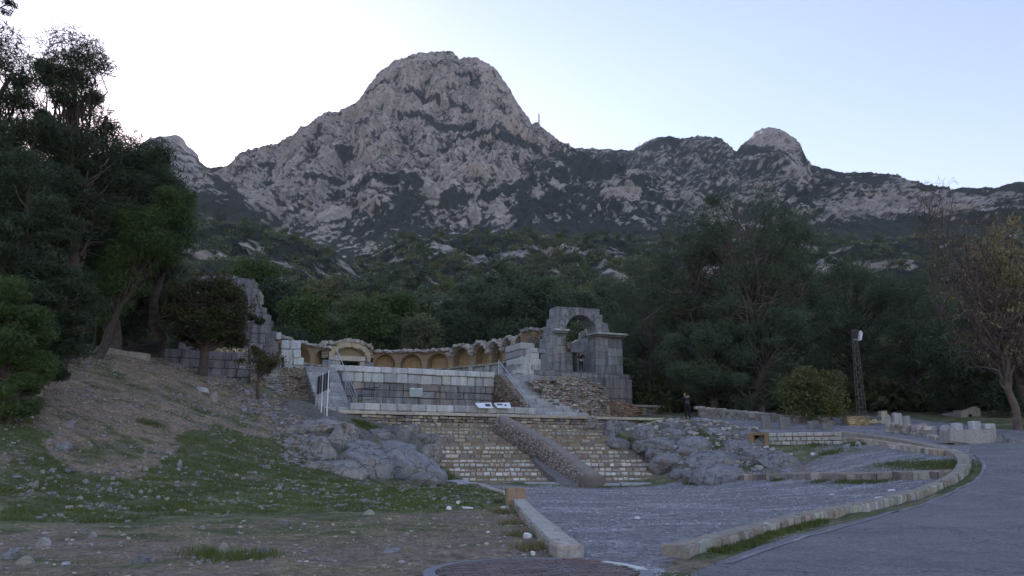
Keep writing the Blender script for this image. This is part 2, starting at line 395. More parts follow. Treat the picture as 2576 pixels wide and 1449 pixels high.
BL, BR_, TL, TR = P(1116, 1213, 42.2), P(1702, 1213, 43.2), P(1035, 1056, 49.2), P(1515, 1066, 54.0)
z_lo, z_hi = .16, 3.42
A_rockL = gp([(720, 1020), (830, 1032), (1010, 1060), (1100, 1130), (1125, 1215), (1000, 1222), (860, 1195), (760, 1140), (690, 1070)])
A_rockR = gp([(1530, 1072), (1650, 1066), (1900, 1078), (1935, 1125), (1980, 1190), (1850, 1212), (1720, 1216), (1620, 1150)])
xs = np.unique(np.concatenate([np.arange(-150, -36, 4.), np.arange(-36, -24, .5), np.arange(-24, 26, .16), np.arange(26, 40, .5), np.arange(40, 160, 4.)]))
ys = np.unique(np.concatenate([np.arange(-60, 4, 4.), np.arange(4, 9, .5), np.arange(9, 34, .14), np.arange(34, 56, .25), np.arange(56, 90, 1.), np.arange(90, 240, 5.)]))
X, Y = np.meshgrid(xs, ys); Z = hz(X, Y); Z = Z - np.maximum(Y - 104, 0) * .75
near = sstep(8, 10, Y) * (1 - sstep(60, 80, Y))
gm = inpoly(X, Y, A_gravel); pm = inpoly(X, Y, A_path)
rough = np.where(gm | pm, .25, 1.) * near
sl_ = sstep(1.5, 3, Z) * np.where(pm | gm, 0, 1)
Z = Z + rough * (fbm(X * .35, Y * .35, 0, 4) * .10 + fbm(X * 1.6, Y * 1.6, 3, 3) * .045) + sl_ * near * fbm(X * .5, Y * .5, 9, 4) * .18
Z = Z + np.where(gm, 1, 0) * near * (fbm(X * .25, Y * .5, 4, 3) * .05)
rL, rR = inpolyw(X, Y, A_rockL, .8), inpolyw(X, Y, A_rockR, .8); rk = rL | rR
Z = Z + np.where(rk, 1, 0) * (ridged(X * .55, Y * .55, 3, 3) * .07)
fst = ((Y - (BL[1] + (BR_[1] - BL[1]) * (X - BL[0]) / (BR_[0] - BL[0]))) / ((TL[1] + (TR[1] - TL[1]) * (X - TL[0]) / (TR[0] - TL[0])) - (BL[1] + (BR_[1] - BL[1]) * (X - BL[0]) / (BR_[0] - BL[0]))))
ins = inpoly(X, Y, [BL, BR_ + np.array([-.1, 0, 0]), TR, TL]); Z = np.where(ins, np.minimum(Z, z_lo + (z_hi - z_lo) * fst - .5), Z)
# erosion rill in the gravel
RILL = gp([(2060, 1125), (2035, 1150), (2010, 1175), (2020, 1192)]); RILL2 = gp([(1480, 1330), (1560, 1300), (1640, 1290), (1700, 1272), (1850, 1262)])
for rl, dp in ((RILL, .14), (RILL2, .06)):
    dd = segdist(X, Y, rl); Z = Z - dp * np.exp(-(dd / .35) ** 2)
n1 = fbm(X * .12, Y * .22, 1, 4); n2 = fbm(X * .8, Y * 1.2, 2, 4); n3 = fbm(X * 3, Y * 4, 5, 3)
def colr(*c): return np.array(c)
DIRT, DRY, GRASS, GRAV, GRAVL, SOIL = colr(.235, .18, .145), colr(.23, .21, .12), colr(.095, .112, .042), colr(.23, .22, .235), colr(.42, .41, .44), colr(.30, .222, .160)
def bl(a, b, f): return a * (1 - f[..., None]) + b * f[..., None]
col = np.zeros(X.shape + (3,)) + GRASS
col = bl(col, DIRT + 0 * col, sstep(.0, .3, fbm(X * .5, Y * .9, 21, 4)) * .7)
col = bl(col, DRY + 0 * col, sstep(-.05, .3, n2 + n1 * .4) * .6)
col = bl(col, DIRT + 0 * col, (inpolyw(X, Y, A_dirtL) * sstep(-.45, .15, n2 + n1 + .12)) * .85)
col = bl(col, DRY + 0 * col, inpolyw(X, Y, A_dirtL) * sstep(.05, .35, n2 - n1 * .5) * .6)
col = bl(col, SOIL + 0 * col, inpolyw(X, Y, A_slopeDirt) * sstep(-.35, .25, n2 + n1 * .5 + .1) * .9)
col = bl(col, GRASS + 0 * col, inpolyw(X, Y, A_slopeGreen) * sstep(-.3, .1, n2 + .05) * .8)
A_lawn = gp([(500, 1240), (800, 1215), (1100, 1222), (1260, 1250), (1240, 1275), (1000, 1285), (520, 1288)])
col = bl(col, colr(.13, .155, .055) * (1 + .3 * n2[..., None]), inpolyw(X, Y, A_lawn) * .75)
gl = sstep(.0, .28, fbm(X * .3, Y * 1.1, 8, 4))
gc = bl(GRAV + 0 * col, GRAVL + 0 * col, gl * .5)
rr = segdist(X, Y, RILL); gc = bl(gc, SOIL * .8 + 0 * col, np.exp(-(rr / .5) ** 2) * .7)
weed = [((2110, 1135), 1.6, .8), ((2060, 1150), 1.2, .6), ((2330, 1165), 1.4, .8), ((2250, 1166), 1.8, .4), ((2370, 1175), .8, .9), ((2150, 1118), 2.0, .7), ((1960, 1128), 1., .6)]
for (uv, rad, aa) in weed:
    q = G(*uv); gc = bl(gc, GRASS * 1.2 + 0 * col, np.exp(-((X - q[0]) / rad) ** 2 - ((Y - q[1]) / rad) ** 2) * sstep(-.2, .15, n2) * aa)
col = np.where(gm[..., None], gc, col); col = np.where(pm[..., None], bl(GRAV + 0 * col, GRAVL + 0 * col, gl * .3), col)
col = np.where(rk[..., None], bl(colr(.17, .155, .14) * (1 + .4 * n2[..., None]), GRASS + 0 * col, sstep(.12, .3, n2 - n1 * .3) * .6), col)
far = sstep(56, 62, Y); col = bl(col, colr(.09, .08, .055) + 0 * col, far)
col = col * (1 + .25 * n3[..., None])
ny, nx = X.shape; ii = np.arange(ny * nx).reshape(ny, nx)
Q = np.stack([ii[:-1, :-1], ii[:-1, 1:], ii[1:, 1:], ii[1:, :-1]], -1).reshape(-1, 4)
m, t, b = newmat('ground', .95); n = N(t)
at = n('Attribute', attribute_name='Col').outputs['Color']; co = n('TexCoord').outputs['Object']
vo = n('TexVoronoi'); vo.inputs['Scale'].default_value = 14; n.l(co, vo.inputs['Vector'])
chip = n.ramp(vo.outputs['Distance'], [(.12, 1.), (.3, 0.)]); rc = n('SeparateColor'); n.l(vo.outputs['Color'], rc.inputs[0])
msk = n.math('MULTIPLY', chip, n.ramp(rc.outputs[0], [(.55, 0.), (.62, 1.)]))
f1 = n.noise(co, 9, 6, .75); f2 = n.noise(co, 2.2, 5, .7)
c_ = n.mix(1., at, n.ramp(f1, [(.32, .35), (.68, 1.6)]), 'MULTIPLY'); c_ = n.mix(1., c_, n.ramp(f2, [(.35, .75), (.7, 1.2)]), 'MULTIPLY')
c_ = n.mix(n.math('MULTIPLY', msk, .4), c_, (.34, .33, .33)); n.l(c_, b.inputs['Base Color'])
n.bump(n.math('ADD', f1, n.math('MULTIPLY', msk, .5)), b, .8, .035)
M['ground'] = m
g = link('ground', fast('ground', np.stack([X, Y, Z], -1).reshape(-1, 3), Q, col.reshape(-1, 3), True), M['ground']); tag(g, kind='structure')
GX, GY, GZ = xs, ys, Z
def hz2(x, y):
    """height of the finished ground mesh, roughness included"""
    x = np.asarray(x, float); y = np.asarray(y, float)
    i = np.clip(np.searchsorted(GX, x) - 1, 0, len(GX) - 2); j = np.clip(np.searchsorted(GY, y) - 1, 0, len(GY) - 2)
    fx = (x - GX[i]) / (GX[i + 1] - GX[i]); fy = (y - GY[j]) / (GY[j + 1] - GY[j])
    return (GZ[j, i] * (1 - fx) + GZ[j, i + 1] * fx) * (1 - fy) + (GZ[j + 1, i] * (1 - fx) + GZ[j + 1, i + 1] * fx) * fy
# far plain below everything, out to the horizon
pl = MB(); pl.box((0, 1500, -30), (9000, 9000, 2), (.06, .065, .04)); o = pl.build('terrain', M['ground']); tag(o, kind='structure')

# ------------------------------------------------------------------ mountains: surveyed skylines at their own distances
def itp(pts, u): p = np.array(pts, float); return np.interp(u, p[:, 0], p[:, 1])
def layer(name, top, base, Yt, Yb, us, rows, prof, amp, jag, vegf, mat, back=260, stretch=.55, rockcol=(.46, .395, .345)):
    t_ = np.linspace(0, 1, rows); U, T = np.meshgrid(us, t_)
    vt = itp(top, U); vb = itp(base, U); V = vb + (vt - vb) * T
    yt = itp(Yt, U) if isinstance(Yt, list) else Yt
    Yv = Yb + (yt - Yb) * (1 - (1 - T) ** prof)
    jg = jag * (fbm(U / 28., 0 * U, 1, 4) + .5 * fbm(U / 7., 0 * U, 5, 2)); V = V + jg * T ** 6
    x, y, z = Parr(U, V, Yv); x = x + 0; y = y + 0 * x
    k = amp
    kk = k / 62.
    xw = x + 14 * kk * fbm(x / (90 * kk), 0 * y, z / (90 * kk), 3); zz = z
    big = ridged(xw / (150 * kk), 0 * y, zz / (330 * kk), 3)
    mid = ridged(xw / (44 * kk) + 4, 0 * y + 2, zz / (120 * kk), 4)
    fin = ridged(xw / (10 * kk), 0 * y + 7, zz / (15 * kk), 3)
    env = np.clip(T * 4, 0, 1) * np.clip((1 - T) * 7, .12, 1)
    ds = (big * .38 + mid * .24 + fin * .10) * k * env
    y2 = y - ds * .85; z2 = z + ds * .28; x2 = x + (pn(x / k, y / k, z / k + 7) * .25 * k) * env
    veg = vegf(U, V, x, y, z, big, mid, fin)
    z2 = z2 + veg * np.abs(fbm(x / (.12 * k), y / (.12 * k), z / (.12 * k), 2)) * .05 * k * env
    cn = fbm(x / (2 * k), y / (2 * k), z / (2 * k), 4); cf = fbm(x / (.25 * k), y / (.25 * k), z / (.18 * k), 3)
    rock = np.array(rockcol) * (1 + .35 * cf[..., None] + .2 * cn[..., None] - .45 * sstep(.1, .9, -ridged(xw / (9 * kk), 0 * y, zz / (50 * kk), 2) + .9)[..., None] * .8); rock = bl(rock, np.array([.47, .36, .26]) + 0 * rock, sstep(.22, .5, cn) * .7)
    vg = np.array([.032, .040, .028]) * (1 + .5 * cf[..., None] + .3 * cn[..., None])
    cc = bl(rock, vg, np.clip(veg, 0, 1))
    nb = 6; bx, by, bz, bc = [x2], [y2], [z2], [cc]
    for i in range(1, nb + 1):
        f = i / nb; bx.append(x2[-1:] * (1 + .1 * f)); by.append(y2[-1:] + back * f); bz.append(z2[-1:] - (f ** 1.3) * back * .8); bc.append(cc[-1:])
    X_, Y_, Z_, C_ = (np.concatenate(q) for q in (bx, by, bz, bc))
    h, w = X_.shape; ii = np.arange(h * w).reshape(h, w)
    q = np.stack([ii[:-1, :-1], ii[:-1, 1:], ii[1:, 1:], ii[1:, :-1]], -1).reshape(-1, 4)
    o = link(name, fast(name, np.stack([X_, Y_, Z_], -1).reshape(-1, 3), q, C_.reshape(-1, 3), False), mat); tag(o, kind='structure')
    return x2, y2, z2, veg, U, V
m, t, b = newmat('mountain_rock', .95); n = N(t)
at = n('Attribute', attribute_name='Col').outputs['Color']; co = n('TexCoord').outputs['Object']
f1 = n.noise(co, .12, 6, .75); f3 = n.noise(n.mapping(co, (1, .5, .3)), .05, 5, .7)
c_ = n.mix(1., at, n.ramp(f1, [(.3, .7), (.7, 1.25)]), 'MULTIPLY'); c_ = n.mix(1., c_, n.ramp(f3, [(.35, .72), (.6, 1.1)]), 'MULTIPLY')
n.l(c_, b.inputs['Base Color']); n.bump(n.math('ADD', f1, f3), b, .9, 5.)
M['mount'] = m
def strokes(U, V, L):
    r = np.zeros(U.shape)
    for w, pts in L:
        d = segdist(U, V * 1.0, pts); r = np.maximum(r, 1 - sstep(w * .5, w * 1.3, d + 5 * 0))
    return r
VS = [(9, [(1004, 196), (1032, 207), (1063, 204), (1098, 206), (1121, 198), (1153, 172)]), (6, [(905, 266), (946, 266), (981, 256)]), (8, [(1028, 274), (1067, 270), (1098, 288)]), (5, [(1121, 239), (1160, 235), (1184, 237)]),
      (10, [(1028, 329), (1063, 333), (1102, 352), (1141, 356), (1200, 344)]), (11, [(1121, 410), (1153, 391), (1192, 383), (1231, 375)]), (18, [(1254, 378), (1301, 399), (1356, 426), (1434, 446), (1560, 480)]),
      (7, [(789, 502), (856, 485), (895, 477)]), (13, [(840, 522), (907, 512), (1016, 500), (1063, 520)]), (11, [(828, 313), (856, 321)]), (8, [(821, 368), (828, 395)]), (11, [(864, 430), (895, 426)]), (13, [(566, 440), (560, 490), (610, 540), (650, 580)]),
      (6, [(700, 455), (690, 500), (760, 470)]), (9, [(1320, 470), (1345, 520), (1300, 560)]), (16, [(1120, 560), (1240, 545), (1330, 520)]), (7, [(1000, 420), (1060, 440)]), (6, [(930, 350), (880, 390)]), (6, [(1130, 300), (1190, 310)]), (5, [(1240, 190), (1250, 215)])]
VRock = [(14, [(1190, 545), (1195, 580)]), (13, [(1345, 545), (1350, 530)]), (15, [(1395, 510), (1410, 535)]), (12, [(1380, 420), (1390, 450)]), (12, [(840, 590), (890, 585)]), (15, [(1520, 540), (1600, 545)]), (14, [(1540, 500), (1610, 470)])]
def veg_main(U, V, x, y, z, big, mid, fin):
    nz = fbm(x / 48, 3, z / 55, 4); nf = fbm(x / 8, 5, z / 6.5, 3); sp_ = sstep(.18, .3, fbm(x / 5.5 + 50, 9, z / 4.5, 2))
    wx = U + 22 * fbm(x / 70, z / 70, 2, 3); wv = V + 16 * fbm(x / 60, z / 60, 7, 3)
    s_ = strokes(wx, wv, VS); rk = strokes(wx, wv, VRock)
    low = sstep(510, 620, V + 25 * np.sin(U / 70.) + 12 * np.sin(U / 23.)) * .62 + sstep(1300, 1400, U - (430 - V) * .3) * sstep(380, 430, V) * .62
    a = nz * .65 + nf * 1.0 + low * .8 - (mid - .7) * .26 - .22 + s_ * .75 - rk * 1.1 + sstep(250, 450, V) * .13
    return np.maximum(sstep(-.02, .10, a), sp_ * sstep(-.75, -.3, a) * .9)
top_main = [(470, 520), (520, 470), (545, 440), (560, 433), (600, 429), (625, 412), (650, 398), (690, 384), (712, 374), (745, 347), (765, 333), (785, 312), (800, 305), (815, 290), (850, 286), (880, 272), (905, 258), (925, 225), (940, 205), (955, 187), (985, 166), (1020, 150), (1045, 139), (1075, 137), (1100, 131), (1125, 133), (1140, 138), (1155, 152), (1170, 149), (1195, 147), (1230, 165), (1250, 185), (1275, 215), (1290, 245), (1310, 276), (1325, 298), (1338, 318), (1352, 311), (1370, 330), (1385, 346), (1400, 355), (1440, 376), (1480, 398), (1520, 420), (1600, 440), (1700, 470), (1800, 500)]
layer('mountain', top_main, [(470, 600), (620, 640), (900, 680), (1800, 640)], [(470, 1250), (800, 1350), (1100, 1450), (1340, 1400), (1800, 1100)], 600, np.arange(470, 1800, 2.1), 330, 1.55, 62, 9, veg_main, M['mount'])
VR = [(16, [(1860, 400), (2000, 405), (2100, 440)]), (10, [(1500, 400), (1560, 430)]), (12, [(1620, 400), (1700, 380)]), (14, [(2050, 430), (2300, 480), (2440, 500)])]
def veg_right(U, V, x, y, z, big, mid, fin):
    nz = fbm(x / 48, 3, z / 45, 4); nf = fbm(x / 8, 5, z / 6.5, 3); sp_ = sstep(.18, .3, fbm(x / 5.5 + 50, 9, z / 4.5, 2))
    wx = U + 20 * fbm(x / 80, z / 80, 2, 3); wv = V + 12 * fbm(x / 70, z / 70, 7, 3)
    knob = np.exp(-((U - 1938) / 62) ** 2) * (1 - sstep(385, 415, V + (U - 1938) * -.3))
    tan = np.exp(-((wv - 570) / 32) ** 2) * sstep(2020, 2080, U) * (1 - sstep(2400, 2500, U))
    a = nz * .65 + nf * 1.0 - (mid - .7) * .22 + .22 + .12 * sstep(2000, 2200, U) + strokes(wx, wv, VR) * .4 - knob * 1.1 - tan * .55 + sstep(590, 620, V) * .6 + sstep(2010, 2060, U) * (1 - sstep(0, 40, V - itp(top_right, U))) * .5
    return np.maximum(sstep(-.02, .10, a), sp_ * sstep(-.8, -.35, a) * .9)
top_right = [(1330, 400), (1400, 380), (1440, 377), (1500, 379), (1590, 381), (1620, 362), (1650, 350), (1675, 348), (1700, 354), (1735, 348), (1755, 343), (1790, 350), (1802, 361), (1820, 362), (1838, 375), (1852, 386), (1862, 372), (1875, 360), (1890, 348), (1897, 335), (1915, 328), (1932, 324), (1960, 330), (1985, 345), (2003, 352), (2007, 372), (2012, 392), (2028, 412), (2045, 418), (2100, 433), (2200, 456), (2300, 477), (2350, 484), (2420, 494), (2480, 491), (2560, 486), (2700, 478), (2900, 470), (3200, 430)]
layer('ridge', top_right, [(1330, 640), (3200, 640)], [(1330, 1750), (1900, 1500), (2100, 1350), (2500, 1200), (3200, 1100)], 560, np.arange(1330, 3200, 2.6), 200, 1.25, 60, 6, veg_right, M['mount'])
def veg_left(U, V, x, y, z, big, mid, fin):
    nz = fbm(x / 48, 3, z / 45, 4); nf = fbm(x / 8, 5, z / 6.5, 3); sp_ = sstep(.18, .3, fbm(x / 5.5 + 50, 9, z / 4.5, 2))
    return sstep(-.02, .1, nz + nf * .8 - .02 - (mid - .7) * .15 + .55 * sstep(505, 530, U) - .2 * (V < 380) + sstep(540, 600, V) * .5)
layer('peak', [(-700, 330), (-200, 360), (100, 420), (300, 400), (360, 378), (385, 357), (412, 350), (428, 343), (446, 343), (463, 352), (472, 370), (488, 380), (499, 392), (503, 408), (522, 424), (560, 434), (620, 450), (700, 520)], [(-700, 620), (700, 620)], 1650, 620, np.arange(-700, 700, 2.6), 150, 1.3, 60, 4, veg_left, M['mount'])
# nearer wooded hills
def veg_hill(U, V, x, y, z, big, mid, fin):
    nz = fbm(x / 22, y / 22, z / 14, 4); nf = fbm(x / 6, y / 6, z / 4, 3)
    return sstep(-.05, .12, nz * .8 + nf * .6 + .24 + .12 * (U < 800))
HILLS = []
HILLS.append(layer('hill', [(-700, 480), (200, 520), (440, 548), (560, 562), (650, 582), (760, 606), (850, 640), (930, 700), (1000, 770), (1080, 860)], [(-700, 900), (1080, 905)], 330, 95, np.arange(-700, 1080, 5), 110, 1.1, 16, 3, veg_hill, M['mount'], 120))
HILLS.append(layer('hill', [(740, 800), (800, 755), (850, 706), (920, 655), (970, 617), (1050, 600), (1150, 592), (1300, 590), (1450, 600), (1600, 604), (1800, 596), (2000, 590), (2200, 606), (2400, 600), (2700, 585), (3300, 560)], [(740, 905), (1500, 905), (1900, 985), (3300, 1000)], 400, 92, np.arange(740, 3300, 5), 120, 1.15, 17, 3, veg_hill, M['mount'], 120))
# ------------------------------------------------------------------ the ruined temple, in its own frame (s along the front, d deeper, z up)
def tthing(name, s, d, z, label, cat, group=None):
    w = L2W(s, d); o = empty(name, (w[0], w[1], z), label, cat, group, TA); o['_o'] = (s, d, z); return o
def tb(mb, name, mat, th, parent=None, **k):
    off = np.array(th['_o']); mb.v = [v - off for v in mb.v]
    return mb.build(name, mat, parent or th, **k)
def z6(x, y, d=0): return PT(1195 + .2604 * x, 723.3 + .2604 * y, d)
def z5(x, y, d=0): return PT(723.3 + .3038 * x, 754.7 + .3038 * y, d)
def z4(x, y, d=0): return PT(345.9 + .3255 * x, 628.9 + .3255 * y, d)
PALE, PALE2, GREY, DGREY, CREAM, BROWN, OCHRE, OCHD = (.56, .57, .565), (.46, .47, .475), (.30, .30, .31), (.23, .23, .245), (.50, .46, .39), (.32, .26, .20), (.62, .44, .26), (.46, .34, .22)
def vary(c, a=.07):
    c = np.array(c) * (1 + RNG.normal(0, a)) * (1 + RNG.normal(0, a * .25, 3)); return tuple(np.clip(c, .02, .8))
def course(mb, s0, s1, z0, h, dfront, depth, lens, pal, gap=.018, jd=.03, rough=.04, pos=None, dens=1.):
    s = s0
    while s < s1 - .08:
        L = min(RNG.uniform(*lens), s1 - s)
        if s1 - s - L < lens[0] * .5: L = s1 - s
        if RNG.random() < dens:
            c = pal[int(RNG.integers(len(pal)))]; jz = RNG.normal(0, rough * .25) * h
            mb.rock((s + L / 2, dfront + depth / 2 + RNG.normal(0, jd), z0 + h / 2 + jz), (L - gap, depth, h - gap * .8), vary(c), jit=rough, bev=.07 + rough)
        s += L
def wallblocks(mb, s0, s1, z0, z1, h, dfront, depth, lens, pal, **k):
    n = max(1, round((z1 - z0) / h)); hh = (z1 - z0) / n
    for i in range(n): course(mb, s0, s1, z0 + i * hh, hh, dfront, depth, lens, pal, **k)
def arcpts(cx_, cz, r, a0, a1, n=14, rz=None):
    return [(cx_ + r * math.cos(R(a)), cz + (rz or r) * math.sin(R(a))) for a in np.linspace(a0, a1, n)]
def rough_slab(mb, path, w, h, col, jit=.1, n=5):
    """irregular crust of rubble concrete following a path of (s, d, z)"""
    path = np.array(path, float); L = np.r_[0, np.cumsum(np.linalg.norm(np.diff(path, axis=0), axis=1))]
    for q in np.arange(0, L[-1], .2):
        p = [np.interp(q, L, path[:, i]) for i in range(3)]
        for j in range(int(max(1, w / .35))):
            mb.rock((p[0] + RNG.normal(0, .06), p[1] + (j - w / .7 + .5) * .35 + RNG.normal(0, .06), p[2] + RNG.normal(0, .04)), (RNG.uniform(.2, .36), RNG.uniform(.25, .45), h * RNG.uniform(.6, 1.3)), vary(col, .18), jit=.25, rz=RNG.uniform(-.4, .4), bev=.2)
def patch(top, bot, n, m, disp, sc_, back, col, c2=None):
    """bulky mound: a rough front between a top and a bottom line (s, d, z), closed back to depth `back`"""
    top = np.array(top, float); bot = np.array(bot, float)
    def rs(p, n):
        L = np.r_[0, np.cumsum(np.linalg.norm(np.diff(p, axis=0), axis=1))]; q = np.linspace(0, L[-1], n)
        return np.stack([np.interp(q, L, p[:, i]) for i in range(3)], -1)
    a, b = rs(top, n), rs(bot, n); T = np.linspace(0, 1, m)[:, None, None]
    V = a[None] * (1 - T) + b[None] * T
    nz = ridged(V[..., 0] * sc_, V[..., 2] * sc_ * 1.4, V[..., 1] * sc_, 4); fz = fbm(V[..., 0] * 4, V[..., 2] * 6, 3, 3)
    V[..., 1] -= disp * nz * np.sin(np.clip(T[..., 0] * 3.1 + .3, 0, 3.14)) + fz * disp * .4; V[..., 2] += fz * disp * .5
    bk = V[0].copy(); bk[:, 1] = back; bk2 = V[-1].copy(); bk2[:, 1] = back
    V = np.concatenate([bk[None], V, bk2[None]]); m += 2
    ii = np.arange(m * n).reshape(m, n); q = np.stack([ii[:-1, :-1], ii[1:, :-1], ii[1:, 1:], ii[:-1, 1:]], -1).reshape(-1, 4).tolist()
    q.append([int(i) for i in ii[:, 0]]); q.append([int(i) for i in ii[::-1, -1]])
    cc = np.array(col) * (1 + .3 * fbm(V[..., 0] * 3, V[..., 2] * 4, 1, 3)[..., None])
    if c2 is not None: cc = bl(cc, np.array(c2) + 0 * cc, sstep(0, .3, fbm(V[..., 0] * .8, V[..., 2], 6, 3)))
    return V.reshape(-1, 3), q, cc.reshape(-1, 3)

# --- terrace floor behind the basin wall
mb = MB(); mb.box((0, 8.2, 5.3), (18.5, 18.6, 4.55), (0.42, 0.406, 0.378)); mb.box((12.5, 4, 5.6), (7.6, 7.6, 4.4), (0.336, 0.336, 0.35)); mb.box((-13.4, 5, 5.0), (9, 8.5, 4.5), (0.336, 0.336, 0.35))
th = bpy.data.objects.new('terrace', None)
w = L2W(0, 0); o = mb.build('terrace', M['pale']); o.location = (w[0], w[1], 0); o.rotation_euler = (0, 0, TA); tag(o, kind='structure')

# --- tall wall of the basin: dark old blocks below, pale new blocks above
sL, _ = PT(862, 925, -1.4); sR, _ = PT(1243, 936, -1.4)
th = tthing('basin_wall', 0, -1.4, 4, 'long dark stained stone wall of the basin topped with two pale new courses, behind the plaque', 'wall')
mb = MB(); mb.box(((sL + sR) / 2, -1.0, 5.3), (sR - sL - .1, .5, 3.4), DGREY)
wallblocks(mb, sL, sR, 3.7, 6.62, .49, -1.42, .45, (.7, 1.6), [GREY, DGREY, GREY, (0.336, 0.294, 0.28)], rough=.03); tb(mb, 'old_masonry', M['oldblock'], th)
mb = MB(); course(mb, sL, sR, 6.62, .68, -1.46, .5, (.55, .95), [PALE, PALE2, PALE]); course(mb, sL - .9, sR, 7.30, .42, -1.55, .7, (.8, 1.5), [PALE, (0.616, 0.644, 0.658)], gap=.015); tb(mb, 'new_courses', M['block'], th)
# left return of the wall above the stairs
# --- low wall in front
sl0, _ = PT(881, 1012, -7); sl1, _ = PT(1346, 1028, -7)
th = tthing('low_wall', 0, -7, 4, 'low pale stone parapet in front of the basin, below the information panels', 'wall')
mb = MB(); course(mb, sl0, sl1, 3.85, .55, -7.05, .5, (.6, 1.1), [PALE2, GREY, PALE2, PALE], rough=.03); course(mb, sl0, sl1, 4.40, .45, -7.1, .6, (.7, 1.2), [PALE, PALE2], rough=.03); tb(mb, 'wall', M['block'], th)
# --- cream ledge over a strip of old rubble wall
se, _ = PT(1665, 1053, -8.2); s0, _ = PT(848, 1030, -8.2)
th = tthing('stone_ledge', 0, -8.2, 3.5, 'long cream coping ledge running along the top of the old stone steps', 'ledge')
mb = MB(); course(mb, s0, se, 4.1, .2, -8.55, 1.2, (1.4, 2.6), [CREAM, (0.56, 0.518, 0.434)], gap=.01, rough=.05); tb(mb, 'coping', M['step'], th)
mb = MB(); mb.box(((s0 + se) / 2, -7.6, 3.3), (se - s0 - .3, 1.0, 1.5), BROWN)
wallblocks(mb, s0 + .1, se - 3, 3.0, 4.08, .17, -8.4, .4, (.2, .6), [BROWN, CREAM, DGREY, (0.35, 0.294, 0.238)], gap=.03, rough=.15, jd=.05); tb(mb, 'rubble_face', M['step'], th)

# --- stairs on both sides
def stairs(s0, s1, dtop, dbot, ztop, zbot, n, label, extra=None):
    th = tthing('stone_stairway', (s0 + s1) / 2, dbot, zbot, label, 'stairs')
    rise = (ztop - zbot) / n; run = (dtop - dbot) / n
    for i in range(n):
        mb = MB(); z = zbot + i * rise; d = dbot + i * run
        a, b_ = s0, s1
        if extra and i < extra[0]: b_ = s1 + extra[1] * (1 - i / extra[0])
        mb.box(((a + b_) / 2, (d + .08 + dtop) / 2, z + rise / 2 - .02), (b_ - a - .06, dtop - d - .08, rise - .01), vary((0.28, 0.28, 0.28), .05))
        course(mb, a, b_, z, rise, d, min(run * 1.4, .6), (.7, 1.4), [(0.42, 0.434, 0.448), (0.35, 0.364, 0.378)], gap=.012, rough=.05)
        tb(mb, 'step', M['block'], th)
    return th
a0, _ = z6(262, 870, -1.6); a1, _ = z6(500, 880, -1.6)
a1 = max(a1, a0 + 2.6)
stairs(a0, a1 + .3, -1.5, -7.0, 7.62, 4.15, 14, 'pale stone stairway on the right climbing from the ledge to the arch terrace', (4, 1.8))
b0, _ = z5(150, 600, -1.6); b1, _ = z5(385, 600, -1.6)
stairs(b0 - .1, b1, -1.5, -7.2, 7.5, 4.1, 14, 'narrow pale stone stairway at the left end of the basin, behind the navy board fence')
STR, STL = (a0, a1), (b0, b1)
# wall between right stairs and basin
th = tthing('rubble_wall', a0 - .3, -4, 4, 'rough masonry cheek wall along the left side of the right stairway', 'wall')
mb = MB(); mb.prism([(-7.0, 3.7), (-1.45, 3.7), (-1.45, 7.5), (-2.2, 7.5), (-6.6, 4.9), (-7.0, 4.6)], 0, .5, BROWN)
V = mb.v[0]; mb.v[0] = np.stack([a0 - .03 - V[:, 1], V[:, 0], V[:, 2]], -1)
for k in range(90):
    d = RNG.uniform(-6.8, -1.5); zt = 4.9 + (d + 6.6) / 4.4 * 2.6; z = RNG.uniform(3.9, max(4.2, min(zt, 7.4)))
    mb.rock((a0 - .55, d, z), (.2, RNG.uniform(.2, .5), RNG.uniform(.12, .25)), vary((0.364, 0.294, 0.238), .2), jit=.2)
tb(mb, 'wall', M['rubble'], th)

# --- right arch pavilion
AR = [(630, 812), (630, 622), (690, 616), (690, 485), (720, 485), (720, 425), (732, 424), (732, 360), (762, 352), (765, 290), (790, 290), (793, 182), (1203, 208), (1203, 262), (1228, 265), (1230, 345), (1284, 347), (1286, 440), (1415, 455), (1422, 842), (1170, 832)]
ol = [z6(x, y) for x, y in AR]; (xr, zr) = z6(1170, 430); (xl, zl) = z6(876, 410); zs_ = (zr + zl) / 2 - .12
hole = [(xr, zs_)] + arcpts((xr + xl) / 2, zs_, (xr - xl) / 2, 0, 180, 19)[1:-1] + [(xl, zs_), (xl, z6(882, 806)[1])]
zb = 8.2
th = tthing('ruined_arch', (xr + xl) / 2, 0, 5, 'tall weathered stone archway on the right of the ruin with a woman standing under it', 'arch', )
ol = [(x, max(z, zb)) for x, z in ol]; hole = [(x, max(z, zb)) for x, z in hole]
mb = MB(); mb.prism(ol + hole, 0, 1.3, (0.301, 0.308, 0.329)); tb(mb, 'arch_wall', M['dark'], th)
mb = MB()    # archivolt: wedge stones round the opening, proud of the face
cxm, rad = (xr + xl) / 2, (xr - xl) / 2
for i in range(13):
    a = R(7 + i * 166 / 12.); c_ = (cxm + (rad + .33) * math.cos(a), -.02, zs_ + (rad + .33) * math.sin(a))
    mb.box(c_, (.60, .12, .36), vary((0.308, 0.315, 0.336), .12), ry=-a, jit=.012)
tb(mb, 'arch_stones', M['oldblock'], th)
mb = MB()
for (xa, xb, zz, dd) in ((z6(752, 405)[0], z6(884, 405)[0], z6(800, 408)[1], -.12), (z6(1150, 440)[0], z6(1432, 455)[0], z6(1280, 446)[1], -.2)):
    mb.box(((xa + xb) / 2, .5 + dd, zz - .05), (xb - xa + .1, 1.7, .14), vary(PALE2, .05), jit=.015); mb.box(((xa + xb) / 2, .53 + dd / 2, zz - .2), (xb - xa - .08, 1.55, .16), vary(GREY, .05), jit=.015)
